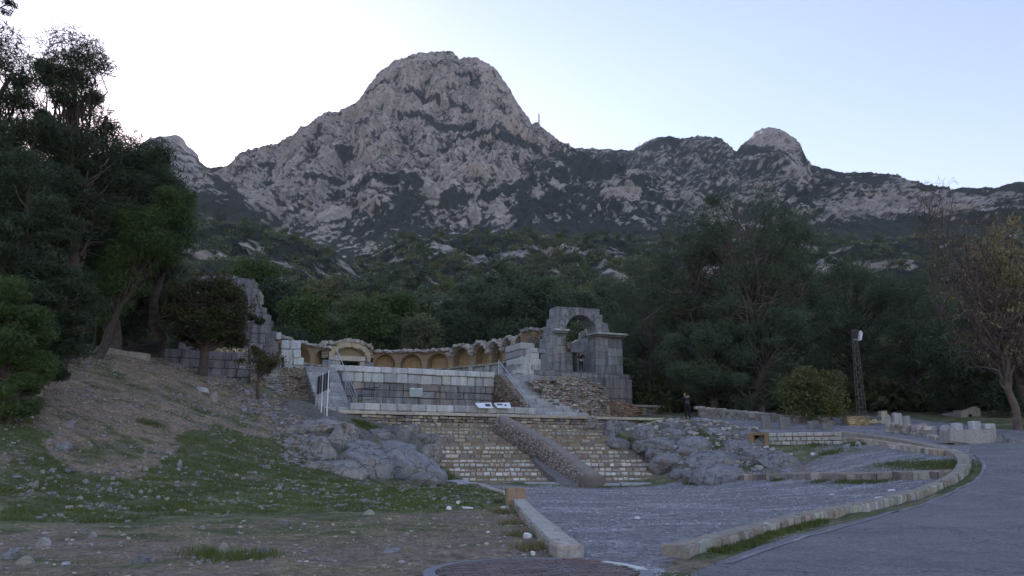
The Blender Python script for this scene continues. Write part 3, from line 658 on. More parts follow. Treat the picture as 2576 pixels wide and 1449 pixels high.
tb(mb, 'cornice', M['oldblock'], th)
xa, xb = z6(1172, 600)[0], z6(1418, 600)[0]
mb = MB(); wallblocks(mb, xb - 1.3, xb + .05, zb + .02, 11.0, .7, -.05, .5, (.6, .9), [(0.322, 0.329, 0.35), (0.364, 0.364, 0.378), GREY], rough=.02, gap=.01, jd=.008); tb(mb, 'pilaster', M['oldblock'], th)
mb = MB(); xa = z6(765, 700)[0]; wallblocks(mb, xa, xl + .02, zb + .02, 10.9, .68, -.05, .5, (.6, .9), [(0.308, 0.315, 0.336), (0.35, 0.336, 0.329), GREY], rough=.02, gap=.01, jd=.008); tb(mb, 'pilaster', M['oldblock'], th)
# plinth
xa, xb = z6(600, 830)[0] - .6, z6(1475, 860)[0]
mb = MB(); mb.box(((xa + xb) / 2, 3.2, 6.4), (xb - xa - .3, 7.4, 3.55), DGREY)
wallblocks(mb, xa, xb, 4.6, 7.75, .78, -.62, .5, (.9, 1.7), [GREY, DGREY, (0.308, 0.294, 0.28), (0.364, 0.322, 0.266)], rough=.025, gap=.012, jd=.012); tb(mb, 'plinth', M['oldblock'], th)
mb = MB(); course(mb, xa + .3, xb - .1, 7.75, .3, -.55, .9, (1.2, 2.2), [GREY, DGREY], rough=.08, gap=.015); course(mb, xa + .5, xb - .35, 8.03, .18, -.3, 1.2, (1.2, 2.4), [GREY, PALE2], rough=.06, gap=.015); tb(mb, 'plinth_moulding', M['oldblock'], th)
# return wall seen through the arch, running back to the portico, with its dark doorway
mb = MB(); s_a, s_b = z6(860, 700, 4.2)[0] - .4, z6(1260, 700, 4.2)[0] + .3
(dxa, _), (dxb, dzt) = z6(945, 700, 4.2), z6(988, 632, 4.2)
dzt = min(dzt, 10.4)
mb.prism([(s_a, zb), (dxa, zb), (dxa, dzt), (dxb, dzt), (dxb, zb), (s_b, zb), (s_b, 11.7), (s_b - 1.2, 12.2), (dxb + 1.1, 11.75), (dxb + .3, 11.6), (dxa, 11.2), (s_a + .6, 10.9), (s_a, 10.6)], 4.2, 5.0, (.50, .515, .53)); tb(mb, 'rear_wall', M['dark'], th)
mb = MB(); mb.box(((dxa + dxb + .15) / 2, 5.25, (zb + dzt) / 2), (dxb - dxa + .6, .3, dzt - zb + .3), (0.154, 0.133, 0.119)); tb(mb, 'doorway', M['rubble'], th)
mb = MB(); mb.box(((dxa + dxb) / 2 + .07, 4.16, dzt + .2), (dxb - dxa + .9, .25, .34), PALE2, jit=.01)
for q in (.9, 1.6): mb.box((dxb + q, 4.12, 9.85), (.42, .3, 3.3), vary(PALE2), jit=.01)
tb(mb, 'door_frame', M['block'], th)
mb = MB(); rough_slab(mb, [(z6(1035, 440, 4.4)[0], 4.6, 11.9), (z6(1130, 440, 4.4)[0], 4.6, 12.5), (z6(1160, 440, 4.4)[0], 4.6, 12.3)], .7, .45, (0.378, 0.336, 0.308)); tb(mb, 'rubble_crust', M['loose'], th); mb = MB(); rough_slab(mb, [(z6(1240, 330, .6)[0], .9, 12.2), (z6(1300, 400, .6)[0], .9, 11.7)], .7, .5, (0.378, 0.336, 0.308))
tb(mb, 'rubble_crust', M['loose'], th); mb = MB(); rough_slab(mb, [(s_a, 4.6, 10.75), (s_a + 1.2, 4.6, 11.1)], .5, .3, (0.378, 0.336, 0.308)); tb(mb, 'rubble_crust', M['loose'], th)
# new pale blocks stepping down at its left
mb = MB()
for (x0, x1, y0, y1, pal) in ((545, 690, 590, 628, [PALE, GREY]), (545, 625, 628, 688, [PALE]), (440, 640, 688, 745, [PALE, PALE]), (455, 640, 745, 800, [PALE2, PALE]), (412, 640, 800, 830, [PALE]), (455, 640, 830, 892, [PALE, PALE2]), (640, 700, 640, 810, [GREY, DGREY])):
    (sa, za), (sb, zb_) = z6(x0, y1, -.4), z6(x1, y0, -.4); wallblocks(mb, sa, sb, za, zb_, 1.0, -.4 - .04 * RNG.random(), 1.2, (.5, .95), pal, gap=.02)
for i in range(5):   # sloping return wall towards the portico
    course(mb, 8.4 - i * .02, 9.2 + i * .1, 7.7 + i * .55, .55, .8 + i * .02, 3.0, (.7, .9), [PALE, PALE2, GREY])
tb(mb, 'new_blocks', M['block'], th)

# --- left arch
AL = [(225, 1010), (172, 930), (175, 800), (225, 780), (228, 700), (330, 700), (330, 640), (400, 560), (430, 330), (470, 205), (545, 200), (910, 225), (912, 250), (930, 252), (935, 330), (942, 335), (942, 388), (960, 390), (960, 442), (1000, 447), (1000, 495), (1025, 498), (1025, 540), (1048, 548), (1048, 580), (1038, 582), (1038, 628), (1075, 632), (1075, 690), (1105, 700), (1105, 1000), (860, 1000)]
ol = [z4(x, y) for x, y in AL]; (xr, zr) = z4(856, 435); xl = z4(505, 430)[0]; zbL = 6.2
hole = [(xr, zr)] + arcpts((xr + xl) / 2, zr, (xr - xl) / 2, 0, 180, 19)[1:-1] + [(xl, zr), (xl, 8.4), (xr - .01, 8.4)]
# a solid wall with a bay blocked up to sill height: lower wall first, arch ring above
th = tthing('ruined_arch', (xr + xl) / 2, 0, zbL, 'stepped ruined stone archway on the left, half hidden behind the dark fig tree', 'arch')
up = [p for p in ol[7:29]]                       # arch above the sill
up = [(z4(330, 640)[0], 8.4), (z4(335, 560)[0], 9.8)] + up[1:-0 or None]
right = [(z4(1075, 690)[0], 8.4)]
mb = MB(); mb.prism([(p[0], max(p[1], 8.4)) for p in up] + right + [(xr, 8.4), (xr, zr)] + arcpts((xr + xl) / 2, zr, (xr - xl) / 2, 0, 180, 19)[1:-1] + [(xl, zr), (xl, 8.4)], 0, 1.3, (.23, .235, .25)); tb(mb, 'arch_wall', M['dark'], th)
mb = MB(); cxm, rad = (xr + xl) / 2, (xr - xl) / 2
for i in range(13):
    a = R(7 + i * 166 / 12.); mb.box((cxm + (rad + .33) * math.cos(a), -.02, zr + (rad + .33) * math.sin(a)), (.60, .12, .36), vary((.23, .235, .25), .12), ry=-a, jit=.012)
tb(mb, 'arch_stones', M['oldblock'], th)
mb = MB(); sa = z4(172, 930)[0]; sb = z4(1105, 900)[0]
mb.box(((sa + sb) / 2, .75, 7.1), (sb - sa - .2, 1.0, 2.4), DGREY)
wallblocks(mb, sa, sb, 5.6, 8.38, .56, -.12, .5, (.8, 1.7), [GREY, DGREY, (.26, .265, .28)], rough=.03)
wallblocks(mb, z4(870, 600)[0], z4(1030, 600)[0], 8.42, 11.0, .6, -.07, .4, (.6, 1.1), [GREY, DGREY], rough=.025, gap=.012, jd=.012); tb(mb, 'plinth', M['oldblock'], th)
mb = MB()
for (x0, x1, y0, y1) in ((1070, 1112, 635, 690), (1105, 1268, 703, 830), (1128, 1288, 830, 950)):
    (s_, za), (s2, zb_) = z4(x0, y1, -.3), z4(x1, y0, -.3); wallblocks(mb, s_, s2, za, zb_, .62, -.3, 1.3, (.5, .8), [PALE, (0.616, 0.644, 0.658), PALE], gap=.02)
tb(mb, 'new_blocks', M['block'], th)
mb = MB(); rough_slab(mb, [(z4(930, 300)[0], .8, 12.6), (z4(980, 330)[0], .8, 12.0)], .9, .5, (0.364, 0.322, 0.294)); tb(mb, 'rubble_crust', M['loose'], th); mb = MB(); rough_slab(mb, [(z4(560, 860)[0], .5, 8.5), (z4(840, 860)[0], .5, 8.5)], .8, .3, (0.56, 0.462, 0.308)); tb(mb, 'rubble_crust', M['loose'], th)
# dry rubble wall below the pale blocks, left of the stairs
p0 = z4(880, 950, -1.5); p1 = z4(1290, 960, -1.5)
V, q, cc = patch([(p0[0], -1.2, 7.0), (z4(1180, 920, -1.5)[0], -1.3, 7.4), (p1[0] + .8, -1.6, 7.3)], [(p0[0] - .2, -3.0, 5.0), (z4(1150, 1060, -3)[0], -3.4, 4.8), (p1[0] + 1.0, -4.6, 4.4)], 60, 26, .3, 1.2, .5, BROWN, (0.42, 0.406, 0.392))
th = tthing('rubble_wall', p1[0], -2, 4.5, 'crumbling brown rubble wall left of the narrow stairway, under the pale new blocks', 'wall')
mb = MB(); mb.add(V, q, cc); tb(mb, 'wall', M['rubble'], th)

# --- semicircular portico: brick niches under a rubble concrete crust
ES, ED, EB = 10.7, 3.0, 15.2
def ell(ph, e=0): return np.array([(ES + e) * math.cos(ph), ED + (EB + e) * math.sin(ph)])
def uof(s, d, z=10.5):
    w = L2W(s, d); x, y, zz = w[0], w[1], z - EYE; f = y * ct + zz * st
    return CX + F * x / f
def phi_of(u):
    a, b_ = 0., R(120)
    for _ in range(50):
        m_ = (a + b_) / 2
        if uof(*ell(m_)) > u: a = m_
        else: b_ = m_
    return a
th = tthing('niche_wall', 0, 16, 7.5, 'curved wall of arched brick niches under a rough stone crust at the back of the ruin', 'wall')
edges = [1334, 1302, 1268, 1233, 1191, 1134, 1068, 1001, 938]
phs = [phi_of(u) for u in edges]
ph2 = [R(180) - p for p in phs]
bays = list(zip(phs[:-1], phs[1:])) + [(R(104), R(116)), (R(116), R(129)), (R(129), R(142))]
for i, (pa, pb) in enumerate(bays):
    A_, B_ = ell(pa), ell(pb); wv = B_ - A_; wd_ = np.linalg.norm(wv); ux = wv / wd_; uy = np.array([ux[1], -ux[0]])
    if uy @ (A_ - np.array([0, 8.])) < 0: uy = -uy
    def tr(mb):
        mb.v = [np.stack([A_[0] + v[:, 0] * ux[0] + v[:, 1] * uy[0], A_[1] + v[:, 0] * ux[1] + v[:, 1] * uy[1], v[:, 2]], -1) for v in mb.v]
    near_ = i < 5; r = min(wd_ * .40, 1.12); zs = 10.15 if not near_ else 10.3; ap = .95 if not near_ else 1.12; zt = 11.35
    if i == 0: r = wd_ * .3
    cxn = wd_ / 2; ar = arcpts(cxn, zs, r, 0, 180, 15, rz=ap)
    topl = [(0, zs + .4 if near_ else zt - .1)] + (arcpts(cxn, zs, wd_ * .5, 160, 20, 11, rz=ap + .28) if near_ else [(cxn, zt)]) + [(wd_, zs + .4 if near_ else zt - .1)]
    mb = MB(); mb.prism([(0, 9.72)] + topl + [(wd_, 9.72), (cxn + r, 9.72)] + ar + [(cxn - r, 9.72)], 0, .95, OCHD if i % 2 else (0.42, 0.336, 0.238)); tr(mb); bay = tb(mb, 'niche', M['brick'], th)
    mb = MB(); mb.prism([(.02, 9.7)] + [(x_, z_ - .1) for x_, z_ in topl] + [(wd_ - .02, 9.7)], .93, 1.5, OCHRE); tr(mb); tb(mb, 'niche_back', M['brick'], th)
    mb = MB()
    if near_: pth = [(x_, .45, z_ + .02) for x_, z_ in topl]
    else: pth = [(0, .5, zt - .02), (cxn, .5, zt + .05), (wd_, .5, zt - .02)]
    rough_slab(mb, pth, 1.9, .22, (.42, .39, .36)); tr(mb); tb(mb, 'crust', M['loose'], th)
    mb = MB(); mb.prism([(0, 7.3), (0, 9.6), (wd_, 9.6), (wd_, 7.3)], .1, 1.4, (0.462, 0.462, 0.476)); mb.box((wd_ / 2, .5, 9.68), (wd_, 1.3, .14), CREAM, jit=.01); mb.box((.25, .02, 8.5), (.45, .3, 2.2), PALE2, jit=.01); tr(mb); tb(mb, 'base', M['dark'], th)
    if i == 1:
        mb = MB(); mb.prism([(cxn - .35, 7.7)] + [(cxn - .35, 8.7)] + arcpts(cxn, 8.7, .35, 180, 0, 8) + [(cxn + .35, 7.7)], .06, .12, (0.07, 0.063, 0.056)); tr(mb); tb(mb, 'small_doorway', M['rubble'], th)
# end pier mass
mb = MB(); pe = ell(phs[0]); V, q, cc = patch([(pe[0] - .9, 1.9, 11.6), (pe[0] + .9, 1.9, 11.75), (pe[0] + 1.4, 1.9, 11.3)], [(pe[0] - .2, 2.1, 9.7), (pe[0] + .9, 2.1, 9.6), (pe[0] + 1.4, 2.1, 9.6)], 26, 22, .14, 2., 4.2, (0.336, 0.294, 0.238), OCHD); mb.add(V, q, cc)
rough_slab(mb, [(pe[0] - 1.0, 2.6, 11.75), (pe[0] + 1.1, 2.6, 11.7)], 1.8, .25, (.42, .39, .36)); rough_slab(mb, [(pe[0] + 1.2, 3.3, 11.0), (pe[0] + 3.2, 3.3, 10.7)], 1.2, .6, (0.378, 0.336, 0.28)); tb(mb, 'end_pier', M['rubble'], th)
# --- shrine doorway block in the middle
D_ = 17.4
th = tthing('shrine', z5(510, 500, D_)[0], D_, 7.5, 'domed rubble shrine front with brick relieving arch over a low dark doorway', 'shrine')
c0, zc = z5(515, 482, D_); ro = abs(z5(650, 482, D_)[0] - c0); zt_ = z5(515, 385, D_)[1]
outl = [z5(x, y, D_) for x, y in ((282, 480), (284, 400), (305, 352), (400, 362), (455, 342), (520, 334), (580, 352), (660, 373), (700, 405), (714, 480))]
mb = MB(); mb.prism(outl + [(c0 + ro, zc)] + arcpts(c0, zc, ro, 0, 180, 13, rz=zt_ - zc) + [(c0 - ro, zc)], D_, D_ + 3, (0.42, 0.35, 0.252)); tb(mb, 'pediment', M['rubble'], th)
mb = MB(); mb.prism([(c0 - ro, zc - .02)] + arcpts(c0, zc, ro, 180, 0, 13, rz=zt_ - zc + .02), D_ + .3, D_ + 2, (0.476, 0.378, 0.252)); tb(mb, 'brick_tympanum', M['brick'], th)
mb = MB()
for (x, z) in arcpts(c0, zc, ro + .22, 0, 180, 22, rz=zt_ - zc + .2): mb.rock((x, D_ + .05, z), (0.364, 0.7, 0.588), vary((0.504, 0.42, 0.294)), jit=.2)
rough_slab(mb, [(p[0], D_ + .7, p[1]) for p in outl[1:-1]], 2.2, .3, (.42, .385, .32)); tb(mb, 'crust', M['loose'], th)
(xa, za), (xb, zb2) = z5(380, 498, D_), z5(642, 472, D_)
mb = MB(); mb.box(((xa + xb) / 2, D_ + .15, (za + zb2) / 2 + .02), (xb - xa, .7, zb2 - za), (0.56, 0.504, 0.406), jit=.015); tb(mb, 'lintel', M['block'], th)
for x0, x1, pal in ((286, 372, [GREY, PALE2]), (372, 440, [CREAM]), (596, 640, [CREAM]), (638, 716, [GREY, DGREY])):
    mb = MB(); wallblocks(mb, z5(x0, 500, D_)[0], z5(x1, 500, D_)[0], 7.5, za - .01, .6, D_ - .1, .8, (.6, 1.1), pal); tb(mb, 'jamb', M['block'], th)
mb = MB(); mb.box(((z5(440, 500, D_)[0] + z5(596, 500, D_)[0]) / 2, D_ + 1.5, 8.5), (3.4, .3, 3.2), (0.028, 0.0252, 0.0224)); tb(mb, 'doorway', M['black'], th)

# --- big rubble core mound in front of the right arch
dm = -4.2
tp = [(z6(505, 905, -3)[0], -3.2, z6(505, 905, -3)[1]), (z6(720, 900, -2)[0], -2.4, z6(720, 900, -2)[1]), (z6(1040, 885, -1.8)[0], -2.0, z6(1040, 885, -1.8)[1]), (z6(1180, 940, -2)[0], -2.2, z6(1180, 945, -2)[1]), (z6(1240, 1100, -3)[0], -3.0, z6(1240, 1100, -3)[1])]
bt = [(z6(735, 1155, -5)[0], -5.6, 4.9), (z6(900, 1240, -5)[0], -6.2, 3.9), (z6(1050, 1240, -5)[0], -6.0, 3.8), (z6(1250, 1240, -4.5)[0], -5.2, 3.9)]
V, q, cc = patch(tp, bt, 110, 60, .34, .9, -.6, (0.35, 0.294, 0.252), (0.42, 0.385, 0.364))
cc = cc * 1.15; th = tthing('rubble_mound', z6(950, 1100, -4)[0], -4, 4, 'bulging mass of broken rubble masonry under the right arch, beside the stairway', 'ruin')
mb = MB(); mb.add(V, q, cc)
for k in range(520):
    i = RNG.integers(len(V)); p = V[i]
    if p[1] > -1.5: continue
    mb.rock(p + np.array([RNG.normal(0, .1), -.05, RNG.normal(0, .1)]), (RNG.uniform(.15, .45), .22, RNG.uniform(.1, .22)), vary((0.42, 0.378, 0.336), .25), jit=.25)
tb(mb, 'core', M['rubble'], th)
# brown eroded stub and low dry stone wall to its right
th = tthing('low_rubble_wall', z6(1600, 1200, -3)[0], -3, 4, 'low dry stone wall of mixed rubble between the arch plinth and the person with a backpack', 'wall')
(s1_, zt1), (s2_, _) = z6(1500, 1130, -2.5), z6(1910, 1140, -2.5)
mb = MB(); mb.box(((s1_ + s2_) / 2, -1.9, 4.6), (s2_ - s1_, 1.0, 1.5), BROWN); wallblocks(mb, s1_, s2_, 3.6, zt1 - .22, .2, -2.55, .4, (.2, .5), [BROWN, CREAM, (0.42, 0.364, 0.28), DGREY], gap=.03, rough=.18, jd=.05)
course(mb, s1_, s2_, zt1 - .2, .2, -2.65, 1.2, (.8, 1.4), [(0.42, 0.392, 0.35)], rough=.1); tb(mb, 'wall', M['step'], th)
V, q, cc = patch([(z6(1240, 1110, -3)[0], -2.5, 6.0), (s1_ + .2, -2.5, zt1)], [(z6(1250, 1240, -4)[0], -4.6, 3.7), (s1_ + 1.6, -4.2, 3.7)], 34, 22, .3, 1.1, -1, (0.35, 0.238, 0.168), (0.308, 0.238, 0.182))
mb = MB(); mb.add(V, q, cc); tb(mb, 'eroded_stub', M['rubble'], th)

# ------------------------------------------------------------------ the broad old steps and the barrel-shaped masonry conduit
NS = 15
th = empty('stone_steps', ((BL[0] + BR_[0]) / 2, 43, 0), 'broad flight of old steps faced with small pale blocks, split by the round conduit', 'steps')
for k in range(NS):
    f = k / (NS - 1); L_ = BL[:2] * (1 - f) + TL[:2] * f; R_ = BR_[:2] * (1 - f) + TR[:2] * f
    f1_ = (k + 1) / (NS - 1); L2 = BL[:2] * (1 - f1_) + TL[:2] * f1_; run = np.linalg.norm(L2 - L_)
    z = z_lo + (z_hi - z_lo) * f; rise = (z_hi - z_lo) / (NS - 1)
    dv = R_ - L_; ln = np.linalg.norm(dv); dv /= ln; pv = np.array([-dv[1], dv[0]]); rz = math.atan2(dv[1], dv[0])
    mb = MB(); c0_ = (L_ + R_) / 2 + pv * (.7 + .1)
    mb.box((c0_[0], c0_[1], z - .35 + rise - .04), (ln - .2, 1.3, .85), vary((0.28, 0.231, 0.175), .1), rz=rz)
    s = RNG.uniform(-.35, .2); old = k in (9, 10, 6) or k == 0; hk = (.80, .62, .84, .7)[k % 4]
    while s < ln + RNG.uniform(-.4, .3):
        Lb = RNG.uniform(.24, .42) if not old else RNG.uniform(.2, .8); h = rise * hk * RNG.uniform(.82, 1.05)
        c = [(0.658, 0.644, 0.588), (0.588, 0.574, 0.532), (0.504, 0.49, 0.476), (0.42, 0.378, 0.308), (0.63, 0.588, 0.504)][int(RNG.integers(5))] if not old else [(0.28, 0.266, 0.28), (0.35, 0.294, 0.238), (0.462, 0.42, 0.378)][int(RNG.integers(3))]
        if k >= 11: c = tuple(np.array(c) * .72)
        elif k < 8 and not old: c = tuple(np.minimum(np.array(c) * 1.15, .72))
        if RNG.random() < .94:
            p = L_ + dv * (s + Lb / 2) + pv * (.15 + RNG.normal(0, .03))
            mb.rock((p[0], p[1], z + h / 2 + RNG.normal(0, .012)), (Lb - .05, .34, h * RNG.uniform(.85, 1.1)), vary(c, .15), rz=rz + RNG.normal(0, .03), jit=.12, bev=.14)
        s += Lb
    for _ in range(26):          # worn tread stones
        p = L_ + dv * RNG.uniform(0, ln) + pv * RNG.uniform(.35, run * .9); mb.rock((p[0], p[1], z + rise - .07), (RNG.uniform(.2, .6), RNG.uniform(.2, .35), .12), vary((0.378, 0.336, 0.28), .2), rz=RNG.uniform(-.3, .3), jit=.2)
    mb.build('step', M['step'], th).location = (-th.location[0], -th.location[1], 0)
# conduit
p0 = P(1262, 1062, 50.6); p1 = P(1385, 1140, 45.5); p2 = P(1492, 1214, 41.4)
p0[2] -= .25; p1[2] -= .05; p2[2] -= .3
th = empty('masonry_conduit', p1, 'long round-backed masonry conduit running diagonally down the old steps', 'conduit')
n_, m_ = 150, 40
T = np.linspace(0, 1, n_)[:, None]; ax = np.where(T < .55, p0 + (p1 - p0) * T / .55, p1 + (p2 - p1) * (T - .55) / .45)
for _ in range(30): ax[1:-1] = (ax[:-2] + ax[2:]) / 2 * .5 + ax[1:-1] * .5
dr = np.gradient(ax, axis=0); dr /= np.linalg.norm(dr, axis=1)[:, None]; sd = np.cross(dr, [0, 0, 1.]); sd /= np.linalg.norm(sd, axis=1)[:, None]; upv = np.cross(sd, dr)
an = np.linspace(-R(75), R(255), m_); rr_ = .70 + .10 * np.linspace(0, 1, n_) ** 3
V = ax[:, None] + (rr_[:, None, None]) * (sd[:, None] * np.cos(an)[None, :, None] + upv[:, None] * np.sin(an)[None, :, None])
Aa, Tt = np.meshgrid(an, np.linspace(0, 14.5, n_)); V += .03 * fbm(Tt * 2, Aa * 2, 0, 3)[..., None] * (V - ax[:, None])
ii = np.arange(n_ * m_).reshape(n_, m_); q = np.stack([ii[:-1, :-1], ii[:-1, 1:], ii[1:, 1:], ii[1:, :-1]], -1).reshape(-1, 4).tolist(); q.append([int(i) for i in ii[0]]); q.append([int(i) for i in ii[-1][::-1]])
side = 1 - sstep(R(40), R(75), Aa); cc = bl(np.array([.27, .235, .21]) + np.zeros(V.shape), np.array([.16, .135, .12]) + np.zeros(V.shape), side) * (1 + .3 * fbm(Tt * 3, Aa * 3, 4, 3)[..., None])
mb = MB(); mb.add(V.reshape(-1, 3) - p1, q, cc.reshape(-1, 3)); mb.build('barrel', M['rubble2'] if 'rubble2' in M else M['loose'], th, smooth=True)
mb = MB()
for i in range(2, n_ - 4):
    for a in np.arange(R(-48), R(52), R(9)):
        a_ = a + RNG.normal(0, .04); f = i + RNG.uniform(-.4, .4)
        if RNG.random() < .3: continue
        j = int(i); p = ax[j] + rr_[j] * 1.0 * (sd[j] * math.cos(a_) + upv[j] * math.sin(a_)) + dr[j] * RNG.normal(0, .03) - p1
        mb.rock(p, (RNG.uniform(.07, .12), RNG.uniform(.07, .12), RNG.uniform(.06, .10)), vary((0.336, 0.294, 0.266), .25), rz=RNG.uniform(0, 3), jit=.2, bev=.25)
mb.build('cobbles', M['loose'], th)
# smooth chute beside it
a_, b_, c_, e_ = P(1338, 1156, 45.5), P(1412, 1221, 41.4), P(1470, 1224, 41.0), P(1375, 1152, 45.3)
th = empty('drain_chute', b_, 'smooth worn stone chute sloping along the left foot of the round conduit', 'chute')
mb = MB(); n_ = 14
top_ = [a_ + (b_ - a_) * i / n_ for i in range(n_ + 1)]; bot_ = [e_ + (c_ - e_) * i / n_ for i in range(n_ + 1)]
Vv = [];
for i in range(n_ + 1):
    for j in range(5): p = top_[i] * (1 - j / 4) + bot_[i] * j / 4; Vv.append(p + np.array([0, 0, .04 + RNG.normal(0, .025)]) - b_)
for i in range(n_ + 1):
    for j in range(5): Vv.append(Vv[i * 5 + j] - np.array([0, 0, .4]))
o5 = (n_ + 1) * 5; Fq = []
for i in range(n_):
    for j in range(4): a = i * 5 + j; Fq += [(a, a + 1, a + 6, a + 5), (a + o5, a + o5 + 5, a + o5 + 6, a + o5 + 1)]
rim = [j for j in range(5)] + [i * 5 + 4 for i in range(1, n_ + 1)] + [n_ * 5 + j for j in range(3, -1, -1)] + [i * 5 for i in range(n_ - 1, 0, -1)]
for i in range(len(rim)): a, b2 = rim[i], rim[(i + 1) % len(rim)]; Fq.append((a, b2, b2 + o5, a + o5))
mb.add(Vv, Fq, (.2, .19, .195)); mb.build('slab', M['step'], th, smooth=False)
th = empty('paving_slabs', G(1440, 1222), 'flat pale slabs laid at the foot of the old steps by the conduit end', 'paving')
mb = MB(); bx_ = th.location
for (u0, u1, v0) in ((1120, 1180, 1213), (1320, 1400, 1219), (1400, 1470, 1221), (1470, 1560, 1222), (1560, 1640, 1220), (1150, 1200, 1220)):
    pa, pb = G(u0, v0), G(u1, v0); mb.rock(((pa + pb) / 2 + np.array([0, .2, .03])) - np.array(bx_), (pb[0] - pa[0], .75, .16), vary((0.42, 0.434, 0.476)), jit=.06, bev=.1)
mb.build('slabs', M['step'], th)
# ------------------------------------------------------------------ road, kerbs, walls on the ground
def resample(pts, step):
    p = np.array([q[:2] for q in pts], float)
    for _ in range(2):   # corner cutting
        a = p[:-1] * .75 + p[1:] * .25; b_ = p[:-1] * .25 + p[1:] * .75; p = np.concatenate([p[:1], np.stack([a, b_], 1).reshape(-1, 2), p[-1:]])
    L = np.r_[0, np.cumsum(np.linalg.norm(np.diff(p, axis=0), axis=1))]; n = max(2, int(round(L[-1] / step)) + 1); q = np.linspace(0, L[-1], n)
    return np.stack([np.interp(q, L, p[:, 0]), np.interp(q, L, p[:, 1])], -1)
def normals(p):
    d = np.gradient(p, axis=0); d /= np.linalg.norm(d, axis=1)[:, None]; return d, np.stack([-d[:, 1], d[:, 0]], -1)
m, t, b = newmat('asphalt', .9); n = N(t); co = n('TexCoord').outputs['Object']
f1 = n.noise(co, 26, 6, .85); f2 = n.noise(co, .7, 5, .65); f3 = n.noise(co, 6, 5, .7)
c_ = n.mix(1., n.ramp(f1, [(.32, (0.12, 0.12, 0.128)), (.68, (0.27, 0.27, 0.285))]), n.ramp(f2, [(.3, .82), (.7, 1.2)]), 'MULTIPLY'); c_ = n.mix(1., c_, n.ramp(f3, [(.3, .85), (.7, 1.12)]), 'MULTIPLY')
vn = n('TexNoise'); vn.inputs['Scale'].default_value = 1.1; n.l(co, vn.inputs['Vector']); va = n('VectorMath', operation='SCALE'); n.l(vn.outputs['Color'], va.inputs[0]); va.inputs['Scale'].default_value = 2.2; vb = n('VectorMath', operation='ADD'); n.l(co, vb.inputs[0]); n.l(va.outputs[0], vb.inputs[1])
vo = n('TexVoronoi', feature='DISTANCE_TO_EDGE'); vo.inputs['Scale'].default_value = .22; n.l(vb.outputs[0], vo.inputs['Vector']); ck = n.ramp(vo.outputs['Distance'], [(.0, .45), (.006, 1.)])
sc_ = n.noise(co, 13, 3, .8); c_ = n.mix(1., c_, ck, 'MULTIPLY'); c_ = n.mix(1., c_, n.ramp(sc_, [(.35, .82), (.65, 1.18)]), 'MULTIPLY')
n.l(c_, b.inputs['Base Color']); n.bump(n.math('ADD', f1, n.math('ADD', f3, sc_)), b, .9, .02); M['asphalt'] = m
edge = gp([(1740, 1449), (1800, 1418), (1900, 1380), (2000, 1350), (2100, 1322), (2250, 1288), (2350, 1262), (2420, 1232), (2462, 1200), (2474, 1176), (2462, 1154), (2440, 1135), (2445, 1122), (2500, 1117)])
edge = [np.array([1.6, 4.])] + [np.array([1.75, 8.])] + edge + [np.array([24., 40.]), np.array([27., 46.])]
L_ = resample(edge, .5); n_ = len(L_); Rr = resample([(8, 3.), (16, 12.), (26, 20.), (36, 28.), (46, 34.)], .5); Rr = Rr[np.linspace(0, len(Rr) - 1, n_).astype(int)]
k_ = 40; T = np.linspace(0, 1, k_)[None, :, None] ** 1.3; V = L_[:, None] * (1 - T) + Rr[:, None] * T
V[1:-1, 0] += (fbm(L_[:, 0] * 1.2, L_[:, 1] * 1.2, 0, 3)[1:-1, None] * .25)
z = hz2(V[..., 0], V[..., 1]); zs = hz(V[..., 0], V[..., 1]); z = np.maximum(z, zs) + .02; V = np.concatenate([V, z[..., None]], -1)
ii = np.arange(n_ * k_).reshape(n_, k_); q = np.stack([ii[:-1, :-1], ii[:-1, 1:], ii[1:, 1:], ii[1:, :-1]], -1).reshape(-1, 4)
ROADV = V
o = link('road', fast('road', V.reshape(-1, 3), q, None, True), M['asphalt']); tag(o, kind='structure')
# worn white edge line
m, t, b = newmat('worn_line_paint', .85); n = N(t); co = n('TexCoord').outputs['Object']
f1 = n.noise(co, 30, 4, .8); f2 = n.noise(co, 1.2, 5, .7)
w_ = n.ramp(n.math('ADD', n.math('MULTIPLY', f1, .5), f2), [(.78, 0.), (1.0, 1.)]); n.l(n.mix(w_, (.20, .20, .215), (.50, .50, .53)), b.inputs['Base Color']); M['line'] = m
def drape(name, pts, w, dz, mat, step=.3):
    p = resample(pts, step); d, nm = normals(p); V = np.stack([p - nm * w / 2, p, p + nm * w / 2], 1); z = np.maximum(hz2(V[..., 0], V[..., 1]), hz(V[..., 0], V[..., 1])) + dz
    V = np.concatenate([V, z[..., None]], -1); ii = np.arange(len(p) * 3).reshape(-1, 3); q = np.stack([ii[:-1, :-1], ii[:-1, 1:], ii[1:, 1:], ii[1:, :-1]], -1).reshape(-1, 4)
    return link(name, fast(name, V.reshape(-1, 3), q), mat)
o = drape('road_marking', gp([(1830, 1422), (1950, 1378), (2060, 1345), (2200, 1305), (2310, 1275), (2400, 1240), (2460, 1208), (2480, 1180), (2470, 1160)]), .11, .03, M['line']); tag(o, kind='structure')

